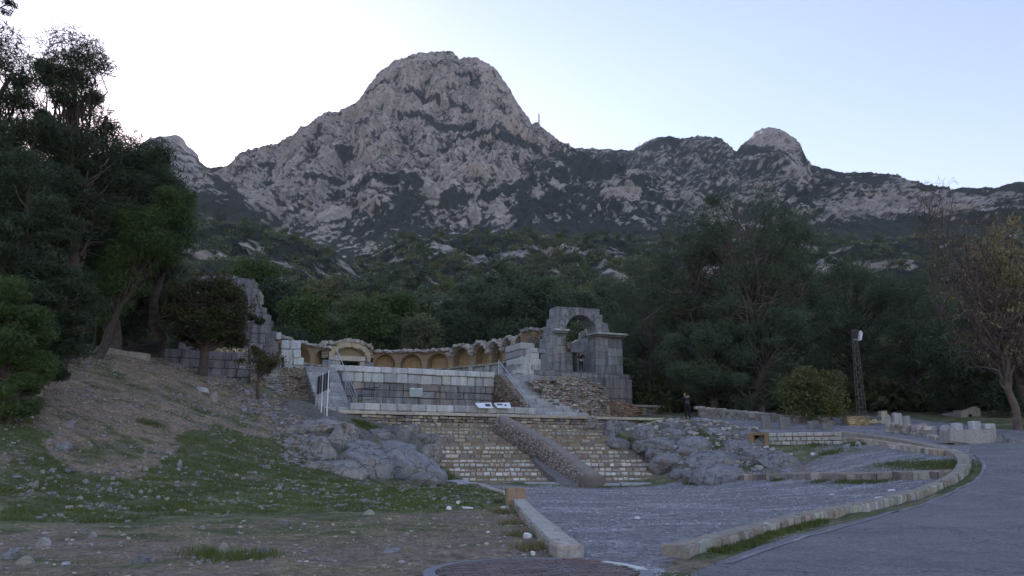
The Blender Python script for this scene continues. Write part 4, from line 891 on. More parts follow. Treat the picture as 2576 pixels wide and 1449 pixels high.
def kerb(name, label, pts, h, w, face_side, lens, pal, cat='kerb', top=(0.42, 0.378, 0.322), group=None, hv=.12, both=False):
    p = resample(pts, .12); d, nm = normals(p); th = empty(name, (p[0][0], p[0][1], hz(*p[0])), label, cat, group); o_ = np.array(th.location)
    mb = MB(); i = 0
    sides = (1, -1) if both else (1,)
    for sd_ in sides:
        i = 0
        while i < len(p) - 2:
            k = int(round(RNG.uniform(*lens) / .12)); k = max(1, min(k, len(p) - 1 - i)); j = i + k; m_ = (i + j) // 2
            c = p[m_] + nm[m_] * face_side * sd_ * (w / 2 - .09); hh = h * RNG.uniform(1 - hv, 1 + hv * .3)
            mb.rock(np.array([c[0], c[1], hz(*c) + hh / 2 - .06]) - o_, (k * .12 - .02, .20, hh + .10), vary(pal[int(RNG.integers(len(pal)))], .14), rz=math.atan2(d[m_][1], d[m_][0]) + RNG.normal(0, .03), jit=.12, bev=.12); i = j
    mb.build('facing_stones', M['step'], th)
    mb = MB(); p2 = resample(pts, .25); d2, n2_ = normals(p2); ks = np.linspace(-.5, .5, 5); V = []
    for k in ks: q_ = p2 + n2_ * face_side * k * (w - .06); zz = hz(q_[:, 0], q_[:, 1]) + h - .01 + .02 * fbm(q_[:, 0] * 3, q_[:, 1] * 3, 0, 3); V.append(np.stack([q_[:, 0], q_[:, 1], zz], -1))
    for k in ks[::-1]: q_ = p2 + n2_ * face_side * k * (w - .06); V.append(np.stack([q_[:, 0], q_[:, 1], hz(q_[:, 0], q_[:, 1]) - .15], -1))
    V = np.stack(V, 1) - o_; nr = V.shape[1]; ii = np.arange(len(p2) * nr).reshape(-1, nr); jj = np.roll(ii, -1, axis=1)
    q = np.stack([ii[:-1], jj[:-1], jj[1:], ii[1:]], -1).reshape(-1, 4).tolist(); q += [[int(a) for a in ii[0]], [int(a) for a in ii[-1][::-1]]]
    cc = np.array(top) * (1 + .3 * fbm(V[..., 0] * 2.5, V[..., 1] * 2.5, 0, 4)[..., None]); mb.add(V.reshape(-1, 3), q, cc.reshape(-1, 3)); mb.build('mortar_top', M['step'], th)
    return th
KP = [(.42, .40, .36), (.38, .36, .325), (.33, .30, .25), (.47, .46, .44)]
kerb('stone_kerb', 'long curved kerb of mortared stones separating the gravel from the asphalt road', KERB, .21, .42, -1, (.2, .36), KP, top=(0.33, 0.295, 0.25))
kerb('low_stone_wall', 'low crumbling wall with flat stone top between the dirt lot and the gravel', LOWK[:5], .20, .44, 1, (.3, .7), [(0.42, 0.392, 0.35), (0.35, 0.322, 0.28)], 'wall', top=(0.476, 0.448, 0.406), both=True)
kerb('low_stone_wall', 'thin low wall curving from the square stone block to the foot of the old steps', LOWK[5:], .10, .34, 1, (.3, .7), [(0.392, 0.364, 0.322)], 'wall', top=(0.462, 0.42, 0.35), both=True)
kerb('retaining_wall', 'straight low retaining strip of rough stones crossing the gravel', STRIP, .24, .34, -1, (.25, .5), [(0.308, 0.28, 0.252), (0.378, 0.35, 0.308), (0.252, 0.238, 0.224)], 'wall', top=(0.336, 0.28, 0.231), hv=.25)
# brown cube of stone at the end of the low wall
q = G(1296, 1268); o = MB(); o.rock((0, 0, .24), (.66, .62, .60), (.36, .26, .18), rz=.1, jit=.05, bev=.08); o = o.build('stone_block', M['step']); o.location = q; tag(o, 'brown squarish stone block standing at the bend of the low wall', 'stone block')
# light block retaining wall under the path, with the square drain hole
p0 = G(1898, 1117); p1 = G(2118, 1116); dv = (p1 - p0)[:2]; ln = np.linalg.norm(dv); rz = math.atan2(dv[1], dv[0])
th = empty('retaining_wall', (p0[0], p0[1], p0[2] - .1), 'neat pale block retaining wall below the upper path, with a square drain hole', 'wall'); th.rotation_euler = (0, 0, rz)
mb = MB(); mb.box((ln / 2 + .1, .3, .28), (ln - .3, .4, .7), (0.28, 0.238, 0.196))
for i, h in enumerate((.22, .22, .22)): course(mb, .75, ln, .02 + i * .225, h, 0, .3, (.28, .5), [(.50, .49, .46), (.45, .44, .42), (.55, .54, .51)], gap=.03, rough=.08, jd=.01)
mb.build('block_face', M['step'], th)
mb = MB()
for (x, z, sx, sz) in ((-.12, .3, .28, .8), (.68, .3, .2, .8), (.28, .62, .62, .16), (.28, .0, .62, .2)): mb.rock((x, .05, z), (sx, .5, sz), (.30, .22, .13), jit=.1)
mb.build('drain_surround', M['step'], th); mb = MB(); mb.box((.28, .33, .3), (.6, .1, .5), (.02, .02, .02)); mb.build('drain_hole', M['black'], th)
kerb('retaining_wall', 'rough stone edging wall running from the pale block wall down to the kerb bend', gp([(2118, 1112), (2170, 1113), (2240, 1124), (2310, 1136), (2370, 1146)]), .24, .3, -1, (.25, .5), [(0.462, 0.42, 0.35), (0.35, 0.308, 0.266), (0.532, 0.504, 0.462)], 'wall', top=(0.42, 0.35, 0.266), hv=.25)

# brick-paved round island
ctr = np.array([.34, 11.35]); rad = 1.5
th = empty('paved_island', (ctr[0], ctr[1], hz(*ctr)), 'round island of reddish grey zigzag pavers with concrete kerb at the bottom edge', 'paving')
mb = MB(); ring = [(rad - .04) * np.array([math.cos(a), math.sin(a)]) for a in np.linspace(0, 2 * math.pi, 48, endpoint=False)]
mb.add([(x, y, .045) for x, y in ring] + [(x, y, -.1) for x, y in ring], [list(range(48)), list(range(95, 47, -1))] + [(i, (i + 1) % 48, (i + 1) % 48 + 48, i + 48) for i in range(48)], (0.07, 0.063, 0.063)); mb.build('bed', M['loose'], th)
mb = MB(); r0 = R(8)
for iy in range(-15, 16):
    for ix in range(-9, 10):
        x = (ix + (.5 if iy % 2 else 0)) * .225; y = iy * .112
        if math.hypot(x, y) > rad - .17: continue
        w, h, k = .107, .050, .02
        P8 = [(-w, -h), (-w / 2, -h - k), (0, -h), (w / 2, -h + k), (w, -h), (w, h), (w / 2, h + k), (0, h), (-w / 2, h - k), (-w, h)]
        P8 = [(px_ * .97 + x, py_ * .97 + y) for px_, py_ in P8]; P8 = [(a * math.cos(r0) - b_ * math.sin(r0), a * math.sin(r0) + b_ * math.cos(r0)) for a, b_ in P8]; zt = .075 + RNG.normal(0, .003)
        V = [(a, b_, zt) for a, b_ in P8] + [(a, b_, .03) for a, b_ in P8]; nn_ = len(P8)
        mb.add(V, [tuple(range(nn_))] + [(i, i + nn_, (i + 1) % nn_ + nn_, (i + 1) % nn_) for i in range(nn_)], vary([(.175, .135, .135), (.165, .145, .15), (.18, .15, .145)][int(RNG.integers(3))], .1))
mb.build('pavers', M['loose'], th)
def ringseg(a0, a1, col, name, r0_=rad - .13, r1_=rad + .03, z=.085, n=12):
    mb = MB(); A = np.linspace(R(a0), R(a1), n); V = []
    for a in A: V += [(r0_ * math.cos(a), r0_ * math.sin(a), z), (r1_ * math.cos(a), r1_ * math.sin(a), z - .012), (r1_ * math.cos(a), r1_ * math.sin(a), -.1), (r0_ * math.cos(a), r0_ * math.sin(a), -.1)]
    Fq = [(i * 4 + j, i * 4 + (j + 1) % 4, i * 4 + 4 + (j + 1) % 4, i * 4 + 4 + j) for i in range(n - 1) for j in range(4)] + [(0, 1, 2, 3), (n * 4 - 1, n * 4 - 2, n * 4 - 3, n * 4 - 4)]
    mb.add(V, Fq, col); return mb.build(name, M['loose'], th)
for a in (72, 105, 138, 171, 204): ringseg(a, a + 32.4, vary((.23, .235, .26), .06), 'kerb_stone')
ringseg(46, 71, (0.308, 0.154, 0.14), 'kerb_stone', r1_=rad - .02); tag(ringseg(8, 45, (0.7, 0.72, 0.72), 'kerb_stone'), 'white painted kerb stone')
for a in (-120, -80, -36): ringseg(a, a + 40, vary((.23, .235, .26), .06), 'kerb_stone')

# ------------------------------------------------------------------ bedrock boulders and loose stones
def boulder_mesh(seed, flat=.6, facets=9, sub=5, amp=.09, col=(.29, .29, .305), warm=.5, smooth=True):
    bm = bmesh.new(); bmesh.ops.create_icosphere(bm, subdivisions=sub, radius=1); V = np.array([v.co[:] for v in bm.verts]); r = np.random.default_rng(seed)
    for _ in range(facets):
        nrm = r.normal(size=3); nrm /= np.linalg.norm(nrm); dd = r.uniform(.45, .85); k = np.maximum(V @ nrm - dd, 0); V = V - k[:, None] * nrm * .93
    s_ = seed * 3.1; V = V * (1 + amp * fbm(V[:, 0] * 1.3 + s_, V[:, 1] * 1.3, V[:, 2] * 1.3, 3) + amp * .5 * ridged(V[:, 0] * 1.6 + s_, V[:, 1] * 1.6, V[:, 2] * 3.5, 3))[:, None]
    V = V * (1 + amp * .22 * ridged(V[:, 0] * 4 + s_, V[:, 1] * 4, V[:, 2] * 9, 4))[:, None]
    V[:, 2] *= flat; V[:, 2] = np.maximum(V[:, 2], -.35)
    V /= np.abs(V[:, :2]).max()
    for v, c in zip(bm.verts, V): v.co = c
    me = bpy.data.meshes.new('boulder'); bm.to_mesh(me); bm.free()
    if smooth: me.polygons.foreach_set('use_smooth', np.ones(len(me.polygons), bool))
    f = fbm(V[:, 0] * 2 + s_, V[:, 1] * 2, V[:, 2] * 2, 4); cc = np.array(col) * (1 + .35 * fbm(V[:, 0] * 5 + s_, V[:, 1] * 5, V[:, 2] * 5, 3)[:, None]); cc = bl(cc, np.array([.27, .22, .165]) + 0 * cc, sstep(.1, .4, f) * warm)
    a = me.color_attributes.new('Col', 'FLOAT_COLOR', 'POINT'); c4 = np.ones((len(V), 4), np.float32); c4[:, :3] = cc; a.data.foreach_set('color', c4.ravel())
    me.materials.append(M['rock']); return me
def place_rock(me, u, vb, wpx, hpx, label, cat, group=None, depth=.8, name='boulder', tilt=0, rz=None, sink=.12, uy=None):
    g_ = G(u, vb); k = pxm(g_[1]); w = wpx * k * (1.06 if cat == 'boulder' else 1); h = hpx * k * (1.08 if cat == 'boulder' else 1)
    o = bpy.data.objects.new(name, me); C.objects.link(o); dp = w * depth
    o.location = (g_[0], g_[1] + dp * .35, g_[2]); zmax = max(v.co.z for v in me.vertices) if not hasattr(place_rock, 'c') or me.name not in place_rock.c else place_rock.c[me.name]
    if not hasattr(place_rock, 'c'): place_rock.c = {}
    place_rock.c[me.name] = zmax
    # the ground climbs behind the foot of the rock, so the top is measured from the far side
    o.scale = (w / 2, dp / 2, max(h * .8, .05) / zmax / 1.0); o.rotation_euler = (tilt, 0, RNG.uniform(-.35, .35) if rz is None else rz); tag(o, label, cat, group); return o
BM = [boulder_mesh(s, *a) for s, a in enumerate([(.6, 9), (.45, 7), (.75, 12), (.35, 8), (.55, 14), (.5, 5), (.8, 10), (.3, 6)])]
BW = [boulder_mesh(20 + s, *a, col=(0.364, 0.35, 0.343), warm=.9) for s, a in enumerate([(.6, 9, 5, .11), (.7, 12, 5, .13), (.45, 8, 5, .11)])]
LB = [ # u, v base, w, h, warm, label
 (905, 1196, 150, 78, 0, 'huge smooth grey slab of bedrock left of the old steps, the tallest of its row'), (1015, 1208, 205, 92, 0, 'widest grey bedrock slab sloping down beside the old steps'), (1062, 1222, 90, 38, 0, 'low wedge of grey rock touching the bottom left end of the steps'),
 (790, 1086, 130, 40, 1, 'long flat beige rock above the pile, below the navy fence'), (850, 1118, 85, 66, 1, 'upright craggy brown rock in the middle of the left boulder pile'), (785, 1150, 110, 60, 1, 'brown streaked leaning rock on the left side of the pile'),
 (872, 1104, 62, 44, 1, 'rounded tan rock resting on the craggy brown one'), (1000, 1098, 62, 32, 0, 'squarish blue grey block near the top left of the steps'), (948, 1100, 72, 26, 0, 'flat grey block under the weeds left of the steps'),
 (1036, 1092, 40, 30, 1, 'small brown rock at the upper left edge of the steps'), (1060, 1112, 52, 26, 0, 'small pale grey rock below the small brown one'), (1088, 1122, 58, 34, 0, 'grey rock against the left end of the middle steps'), (1082, 1160, 62, 50, 1, 'beige grey rock leaning on the left end of the lower steps'),
 (965, 1136, 150, 30, 0, 'long low grey shelf of rock across the left boulder pile'), (840, 1196, 150, 38, 1, 'long cracked pale slab at the foot of the left pile by the grass'), (742, 1090, 60, 26, 1, 'light slanting slab at the far left of the pile'),
 (1118, 1110, 62, 20, 0, 'slate grey rock lying on the left side of the steps'), (1180, 1118, 78, 20, 0, 'wide slate rock set across the steps beside the conduit'), (820, 1072, 60, 30, 0, 'small dark grey rock at the foot of the navy board fence'), (985, 1066, 60, 22, 0, 'grey rock under the left end of the cream ledge'),
 (900, 1160, 120, 60, 0, 'broad grey bedrock hump at the centre of the left pile'), (800, 1185, 80, 28, 1, 'tan slab at the lower left corner of the pile'), (730, 1120, 70, 30, 1, 'grey and tan slab beside the rubbly path on the slope')]
for i, (u, v, w, h, wm, lab) in enumerate(LB): place_rock(BW[i % 3] if wm else BM[(1, 3, 5, 7)[i % 4]], u, v, w, h, lab, 'boulder', 'bedrock boulders left of the steps', depth=1.05 if w > 90 else .85, tilt=.2 if w > 90 else .06)
RB = [(1580, 1082, 56, 26, 'grey boulder just right of the drum shaped block'), (1640, 1096, 80, 30, 'rounded grey boulder below the dry stone wall'), (1725, 1096, 130, 24, 'flat grey boulder under the feet of the person with a backpack'), (1815, 1098, 110, 24, 'smooth boulder right of the person with a backpack'),
 (1880, 1100, 80, 22, 'low grey boulder beside the drain hole'), (1672, 1132, 100, 38, 'grey boulder at the end of the upper right steps'), (1795, 1130, 165, 40, 'wide dome of grey rock in the middle of the right outcrop'), (1880, 1140, 120, 40, 'grey boulder sloping toward the drain hole'),
 (1690, 1176, 95, 40, 'rounded boulder at the end of the lower right steps'), (1812, 1180, 185, 52, 'largest grey boulder, long and smooth, in the right outcrop'), (1912, 1166, 90, 44, 'grey boulder at the right end of the outcrop'), (1850, 1208, 175, 42, 'long low boulder at the foot of the right outcrop'),
 (1722, 1206, 80, 30, 'small boulder beside the bottom of the right steps'), (1768, 1216, 60, 22, 'lowest small boulder of the right outcrop by the gravel'), (1972, 1176, 110, 44, 'smooth slanting grey rock fin in the gravel right of the outcrop'), (1620, 1128, 56, 24, 'squat grey rock beside the middle of the right steps'),
 (1548, 1096, 52, 30, 'square edged grey boulder on the upper right steps'), (1650, 1150, 60, 26, 'grey rock wedged beside the right steps'), (1745, 1150, 90, 30, 'grey rock between the two widest boulders'), (1930, 1120, 60, 24, 'small rock below the drain hole'), (1690, 1074, 70, 16, 'flat topped rock behind the person with a backpack'), (1560, 1118, 60, 20, 'slate rock leaning against the upper right steps')]
for i, (u, v, w, h, lab) in enumerate(RB): place_rock(BM[(1, 3, 0, 5, 7)[i % 5]], u, v, w, h, lab, 'boulder', 'bedrock boulders right of the steps', depth=1.1 if w > 90 else .9, tilt=.14 if w > 90 else .05)
q = G(1541, 1088); k = pxm(q[1]); mb = MB(); an = np.linspace(0, 2 * math.pi, 14, endpoint=False)
mb.tube([(0, 0, -.2), (0, 0, .1), (.02, 0, .5), (0, 0, .78)], [.42, .45, .44, .38], 12, (0.378, 0.364, 0.364)); o = mb.build('stone_drum', M['rock'], smooth=False); o.location = q; tag(o, 'drum shaped weathered stone at the right edge of the upper steps', 'stone drum')
mb = MB(); mb.rock((0, 0, .25), (.55, .5, .7), (.30, .29, .29), jit=.05, bev=.06); o = mb.build('stone_block', M['rock']); o.location = P(1489 + 1, 1074, 52.3); tag(o, 'upright square stone post at the top right corner of the old steps', 'stone block')

SM = [boulder_mesh(40 + s, .5 + .1 * (s % 4), 10, 2, .2, col=c, warm=.5, smooth=False) for s, c in enumerate([(0.588, 0.574, 0.56), (0.476, 0.476, 0.518), (0.658, 0.616, 0.532), (0.42, 0.434, 0.476), (0.532, 0.504, 0.462)])]
ST = [(100, 1385, 58, 36, 'rounded grey boulder lying on the dirt, far left foreground'), (20, 1408, 55, 32, 'flat beige stone at the left edge of the foreground'), (50, 1424, 52, 28, 'grey stone in the dirt just below the flat beige one'), (346, 1418, 48, 24, 'white topped stone alone on the bare dirt'), (312, 1449, 38, 20, 'brown stone cut by the bottom edge of the photo'),
 (228, 1358, 34, 22, 'tan round stone on the dirt, above the row of foreground stones'), (210, 1338, 18, 10, 'small tan stone close above the tan round one'), (552, 1395, 46, 34, 'dark grey stone in the burnt patch of weeds'), (655, 1398, 40, 24, 'grey stone right of the burnt patch'), (612, 1402, 44, 12, 'flat brown slab in the burnt patch'),
 (506, 1336, 26, 16, 'small pale stone above the burnt patch'), (565, 1303, 22, 14, 'grey stone at the top edge of the bare dirt'), (925, 1296, 34, 16, 'grey flat stone on the grass, centre foreground'), (712, 1320, 26, 12, 'small grey flat stone at the edge of the bare dirt'), (85, 1226, 26, 22, 'pale stone low on the slope at the far left'),
 (450, 1175, 18, 22, 'upright small block in the grass at the slope foot'), (165, 1070, 44, 18, 'large tan slab high on the left slope'), (85, 995, 34, 30, 'grey stone at the top of the left slope'), (150, 1130, 46, 24, 'flat grey stone half sunk in the slope'), (535, 1005, 34, 26, 'white boulder on the crest of the slope near the small tree'), (500, 985, 62, 16, 'flat pale slab on the crest beside the fig tree'),
 (985, 1398, 64, 20, 'long narrow pale stone lying in front of the low wall'), (1275, 1282, 18, 12, 'small stone by the brown cube'), (1380, 1385, 22, 14, 'grey stone beside the near end of the low wall'), (1405, 1396, 26, 16, 'brown stone on the gravel beside the low wall end'), (2165, 1122, 26, 14, 'pale stone at the foot of the rough edging wall'), (2135, 1126, 24, 12, 'grey stone below the end of the pale block wall'), (1750, 1212, 22, 16, 'small white boulder at the foot of the right outcrop')]
for i, (u, v, w, h, lab) in enumerate(ST): place_rock(SM[i % 5], u, min(v, 1448), w, h, lab, 'stone', 'loose stones lying on the ground', depth=.8, name='loose_stone', sink=.05)
# smaller countable stones at the foot of the slope and in the dirt
for k in range(128):
    u = RNG.uniform(20, 1150); v = RNG.uniform(1175, 1262) if k < 110 else RNG.uniform(1262, 1440)
    if v < 1215 and u > 700: continue
    s_ = RNG.uniform(9, 20) if k < 110 else RNG.uniform(7, 16)
    place_rock(SM[k % 5], u, v, s_, s_ * .55, ('small pale stone in slope foot grass, ' if v < 1262 else 'small stone on trodden dirt, ') + ('near the left edge' if u < 250 else 'left of the burnt patch' if u < 500 else 'in line with the burnt patch' if u < 700 else 'below the left boulder pile' if u < 950 else 'near the brown stone cube') + (', high up' if v < 1215 else '' if v < 1262 else ', farther back' if v < 1330 else ', close to the camera'), 'stone', 'small stones at the slope foot' if v < 1262 else 'small stones on the dirt', name='small_stone')
def scatter_rocks(name, n, reg, s0, s1, cols, seed, dens=None):
    r = np.random.default_rng(seed); pts = np.array([p[:2] for p in reg]); lo, hi = pts.min(0), pts.max(0)
    P_ = r.uniform(lo, hi, (n * 4, 2)); ok = inpolyw(P_[:, 0], P_[:, 1], [tuple(p) for p in pts])
    if dens is not None: ok &= r.random(len(P_)) < dens(P_[:, 0], P_[:, 1])
    P_ = P_[ok][:n]; n = len(P_); z = hz2(P_[:, 0], P_[:, 1]); s = s0 * (s1 / s0) ** (r.random(n) ** 1.8)
    cube = np.array([[x, y, zz] for zz in (-1, 1) for y in (-1, 1) for x in (-1, 1)], float) * .5; V = cube[None] * np.stack([s * r.uniform(.7, 1.5, n), s, s * r.uniform(.35, .8, n)], -1)[:, None] + r.normal(0, .14, (n, 8, 3)) * s[:, None, None]
    a = r.uniform(0, 6.28, n); c, s_ = np.cos(a), np.sin(a); V = np.stack([V[..., 0] * c[:, None] - V[..., 1] * s_[:, None], V[..., 0] * s_[:, None] + V[..., 1] * c[:, None], V[..., 2]], -1)
    V += np.stack([P_[:, 0], P_[:, 1], z + s * .12], -1)[:, None]
    f = np.array([(0, 2, 3, 1), (4, 5, 7, 6), (0, 1, 5, 4), (2, 6, 7, 3), (0, 4, 6, 2), (1, 3, 7, 5)]); Q = (f[None] + (np.arange(n) * 8)[:, None, None]).reshape(-1, 4)
    cc = np.array(cols)[r.integers(len(cols), size=n)] * r.uniform(.75, 1.2, (n, 1)); o = link(name, fast(name, V.reshape(-1, 3), Q, np.repeat(cc, 8, 0)), M['loose']); return o
SC = [(0.476, 0.462, 0.462), (0.392, 0.35, 0.308), (0.364, 0.364, 0.406), (0.504, 0.462, 0.392)]
SD = [tuple(np.array(c) * .72) for c in SC]
o = scatter_rocks('rubble', 7000, A_slopeDirt, .03, .13, SD, 11, lambda x, y: sstep(-.5, .35, fbm(x * .3, y * .3, 2, 3))); tag(o, 'loose rubble strewn over the bare brown slope', 'rubble', kind='stuff')
o = scatter_rocks('rubble', 2600, A_slopeGreen, .03, .13, SD, 12, lambda x, y: .12 + sstep(-.1, .3, fbm(x * .3, y * .3, 7, 3))); tag(o, 'pale rubble scattered through the grass of the slope', 'rubble', kind='stuff')
o = scatter_rocks('rubble', 2200, gp([(520, 950), (720, 1005), (800, 1090), (840, 1180), (880, 1205), (760, 1170), (680, 1090), (600, 1020)]), .03, .22, [(.34, .34, .37), (.28, .28, .30), (.33, .29, .24), (.22, .19, .16)], 13); tag(o, 'grey and white rubble along the rocky crest of the slope', 'rubble', kind='stuff')
o = scatter_rocks('gravel', 16000, A_gravel, .015, .06, [(0.504, 0.504, 0.546), (0.42, 0.42, 0.462), (0.308, 0.308, 0.336)], 14, lambda x, y: .12 + sstep(-.05, .3, fbm(x * .3, y * 1.1, 8, 4))); tag(o, 'loose pale gravel chips on the grey gravel lot', 'gravel', kind='stuff')
o = scatter_rocks('gravel', 1500, A_dirtL, .015, .07, SC, 15); tag(o, 'small chips strewn on the trodden dirt', 'gravel', kind='stuff')
o = scatter_rocks('rubble', 900, gp([(1560, 1075), (1900, 1078), (1960, 1150), (1900, 1200), (1750, 1216), (1620, 1150)]), .05, .3, SC, 16); tag(o, 'stone rubble between the right boulders', 'rubble', kind='stuff')

vg = resample(edge[3:-2], .5); d_, nv = normals(vg); VERGE = [np.array(p) for p in vg + nv * .35] + [np.array(p) for p in (vg - nv * .55)[::-1]]
o = scatter_rocks('gravel', 2600, VERGE, .015, .06, [(.36, .36, .39), (.24, .22, .20), (.15, .14, .13)], 18, lambda x, y: .1 + sstep(-.1, .3, fbm(x * .8, y * .8, 8, 3))); tag(o, 'grit and chips along the edge of the asphalt', 'gravel', kind='stuff')
# ------------------------------------------------------------------ row of carved stones at the right
def blockthing(name, u0, u1, vt, vb, label, cat, depth=.5, col=(0.462, 0.455, 0.448), rz=0., jit=.03, shape=None, mat='block', lean=0, Y=None, bev=.1):
    g_ = G((u0 + u1) / 2, vb) if Y is None else P((u0 + u1) / 2, vb, Y); k = pxm(g_[1]); w = (u1 - u0) * k; h = (vb - vt) * k * 1.02
    mb = MB()
    if shape: shape(mb, w, h, depth, col)
    else: mb.rock((0, 0, h / 2 - .05), (w, depth, h + .1), col, jit=jit, bev=bev)
    o = mb.build(name, M[mat]); o.location = (g_[0], g_[1] + depth / 2, g_[2]); o.rotation_euler = (0, lean, rz); tag(o, label, cat); return o
def sh_sarc(mb, w, h, d, c):
    mb.prism([(-w / 2 + .07, -.05), (w / 2 - .02, -.05), (w / 2, h), (-w / 2, h), (-w / 2 + .02, h * .5)], -d / 2, d / 2, c); mb.box((0, -d / 2 - .003, h - .04), (w + .03, .03, .1), vary(c), jit=.01)
    for k in range(6): mb.rock((RNG.uniform(-w / 2, w / 2) * .9, -d / 2 + .01, RNG.uniform(.1, h * .8)), (RNG.uniform(.15, .4), .06, RNG.uniform(.06, .15)), vary((0.56, 0.462, 0.28), .1), jit=.2)
def sh_stele(mb, w, h, d, c): mb.prism([(-w / 2, -.1), (w / 2, -.1), (w * .47, h * .88), (w * .3, h * .97), (w * .05, h * .93), (-w * .35, h), (-w * .5, h * .85)], -d / 2, d / 2, c)
def sh_round(mb, w, h, d, c):
    mb.prism([(-w / 2, -.1), (w / 2, -.1), (w * .42, h * .35)] + [(w * .48 * math.cos(a), h * .62 + h * .38 * math.sin(a)) for a in np.linspace(0, math.pi, 8)] + [(-w * .44, h * .35)], -d / 2, d / 2, c)
def sh_col(mb, w, h, d, c): mb.tube([(0, 0, -.1), (0, 0, h * .3), (0, 0, h * .96), (0, 0, h)], [w * .48, w * .47, w * .46, w * .44], 14, c)
def sh_stack(mb, w, h, d, c):
    mb.prism([(-w / 2, -.05), (w * .52, -.05), (w * .46, h * .55), (w * .36, h * .72), (-w * .46, h * .72), (-w * .5, h * .4)], -d / 2, d / 2, c)
    for k, (ww, z0, z1) in enumerate(((.66, .72, .79), (.56, .79, .86), (.66, .86, .93), (.58, .93, 1.))): mb.rock((-.05 * w, 0, h * (z0 + z1) / 2), (w * ww, d * .8, h * (z1 - z0) + .01), vary((0.504, 0.462, 0.35)), jit=.08)
def sh_rough(mb, w, h, d, c): mb.prism([(-w * .3, -.1), (w * .5, -.1), (w * .42, h * .5), (w * .5, h * .8), (w * .25, h), (-w * .2, h * .93), (-w * .5, h * .6), (-w * .32, h * .3)], -d / 2, d / 2, c)
blockthing('sarcophagus', 2133, 2188, 1048, 1071, 'yellow brown stone trough at the left end of the row of carved stones', 'sarcophagus', .9, (.36, .28, .17), shape=sh_sarc, mat='rock')
blockthing('stone_trough', 2187, 2218, 1051, 1070, 'dark blue grey stone trough right beside the yellow brown one', 'trough', .9, (0.168, 0.182, 0.224), shape=sh_sarc)
blockthing('moulded_pedestal', 2217, 2242, 1035, 1067, 'moulded column base with stacked rings, first upright of the stone row', 'column base', .6, (0.462, 0.448, 0.42), shape=sh_stack)
blockthing('stone_stele', 2252, 2272, 1039, 1072, 'tall flat upright stone with notched top in the stone row', 'stele', .35, (0.49, 0.483, 0.483), shape=sh_stele)
blockthing('column_stub', 2281, 2299, 1047, 1078, 'plain round column stub leaning slightly, beside the tall stele', 'column', .5, (0.378, 0.399, 0.392), shape=sh_col, lean=-.08)
blockthing('carved_stone', 2318, 2337, 1065, 1094, 'pinkish rough broken carved stone between low rubble and grey slab', 'carved stone', .4, (0.42, 0.336, 0.308), shape=sh_rough)
blockthing('carved_stone', 2331, 2357, 1072, 1100, 'broad grey slab with slanted corners beside the pinkish stone', 'carved stone', .4, (0.434, 0.42, 0.434), shape=sh_stele)
blockthing('stone_post', 2365, 2375, 1078, 1100, 'narrow short stone post between two upright slabs', 'post', .25, (.22, .22, .22), shape=sh_round)
blockthing('rounded_stele', 2377, 2397, 1070, 1103, 'round topped stele left of the long stone coffer', 'stele', .4, (0.434, 0.434, 0.441), shape=sh_round)
def sh_coffer(mb, w, h, d, c):
    mb.prism([(-w / 2, 0.12), (w * .36, -.15), (w * .36, h * .93), (-w / 2, h * .93), (-w * .5, h * .6)], -d / 2, -d / 2 + .22, c); mb.prism([(w * .36, -.15), (w / 2, -.1), (w * .45, h), (w * .36, h)], -d / 2 + .02, d / 2, vary(c))
    mb.box((-.04, d / 2 - .1, h * .45), (w * .9, .2, h * .85), vary(c)); mb.box((-w / 2 + .1, 0, h * .45), (.18, d * .9, h * .8), vary(c)); mb.box((0, 0, .1), (w * .8, d * .8, .3), c)
blockthing('stone_coffer', 2394, 2512, 1080, 1116, 'long pale hollow stone coffer at the right end of the row', 'sarcophagus', 1.1, (.36, .355, .345), shape=sh_coffer)
gq = G(2450, 1112); kk = pxm(gq[1])
for (u0, u1, vt, vb, lab) in ((2406, 2426, 1066, 1084, 'bluish cube shaped stone standing behind the left end of the coffer'), (2449, 2472, 1061, 1084, 'sloping topped pale block standing behind the middle of the coffer'), (2481, 2508, 1067, 1086, 'pale square block standing at the right end of the coffer')):
    blockthing('stone_block', u0, u1, vt, 1100, lab, 'stone block', .4, (0.504, 0.511, 0.532), Y=gq[1] + 1.3, jit=.05)
o = place_rock(BW[1], 2526, 1115, 38, 28, 'rough brown boulder right of the stone coffer', 'boulder', depth=1.); o = place_rock(BM[3], 2562, 1116, 56, 22, 'pale grey slab of rock at the right edge of the photo', 'boulder', depth=1.)
# low rubble base under the row
th = empty('low_rubble_wall', G(2243, 1085), 'low rubble footing under the column base and the stele', 'wall'); mb = MB(); o_ = np.array(th.location)
pts = resample(gp([(2243, 1088), (2285, 1092), (2318, 1096), (2360, 1106), (2400, 1110), (2440, 1116)]), .1); d, nm = normals(pts)
for i in range(0, len(pts) - 2, 3):
    for k in range(3 if i < len(pts) * .45 else 1):
        p = pts[i]; mb.rock(np.array([p[0], p[1] + .1 + RNG.normal(0, .03), hz(*p) + .08 + k * .18]) - o_, (RNG.uniform(.25, .45), .4, .19), vary((0.42, 0.392, 0.364), .2), jit=.2, rz=RNG.normal(0, .1))
mb.build('stones', M['step'], th)
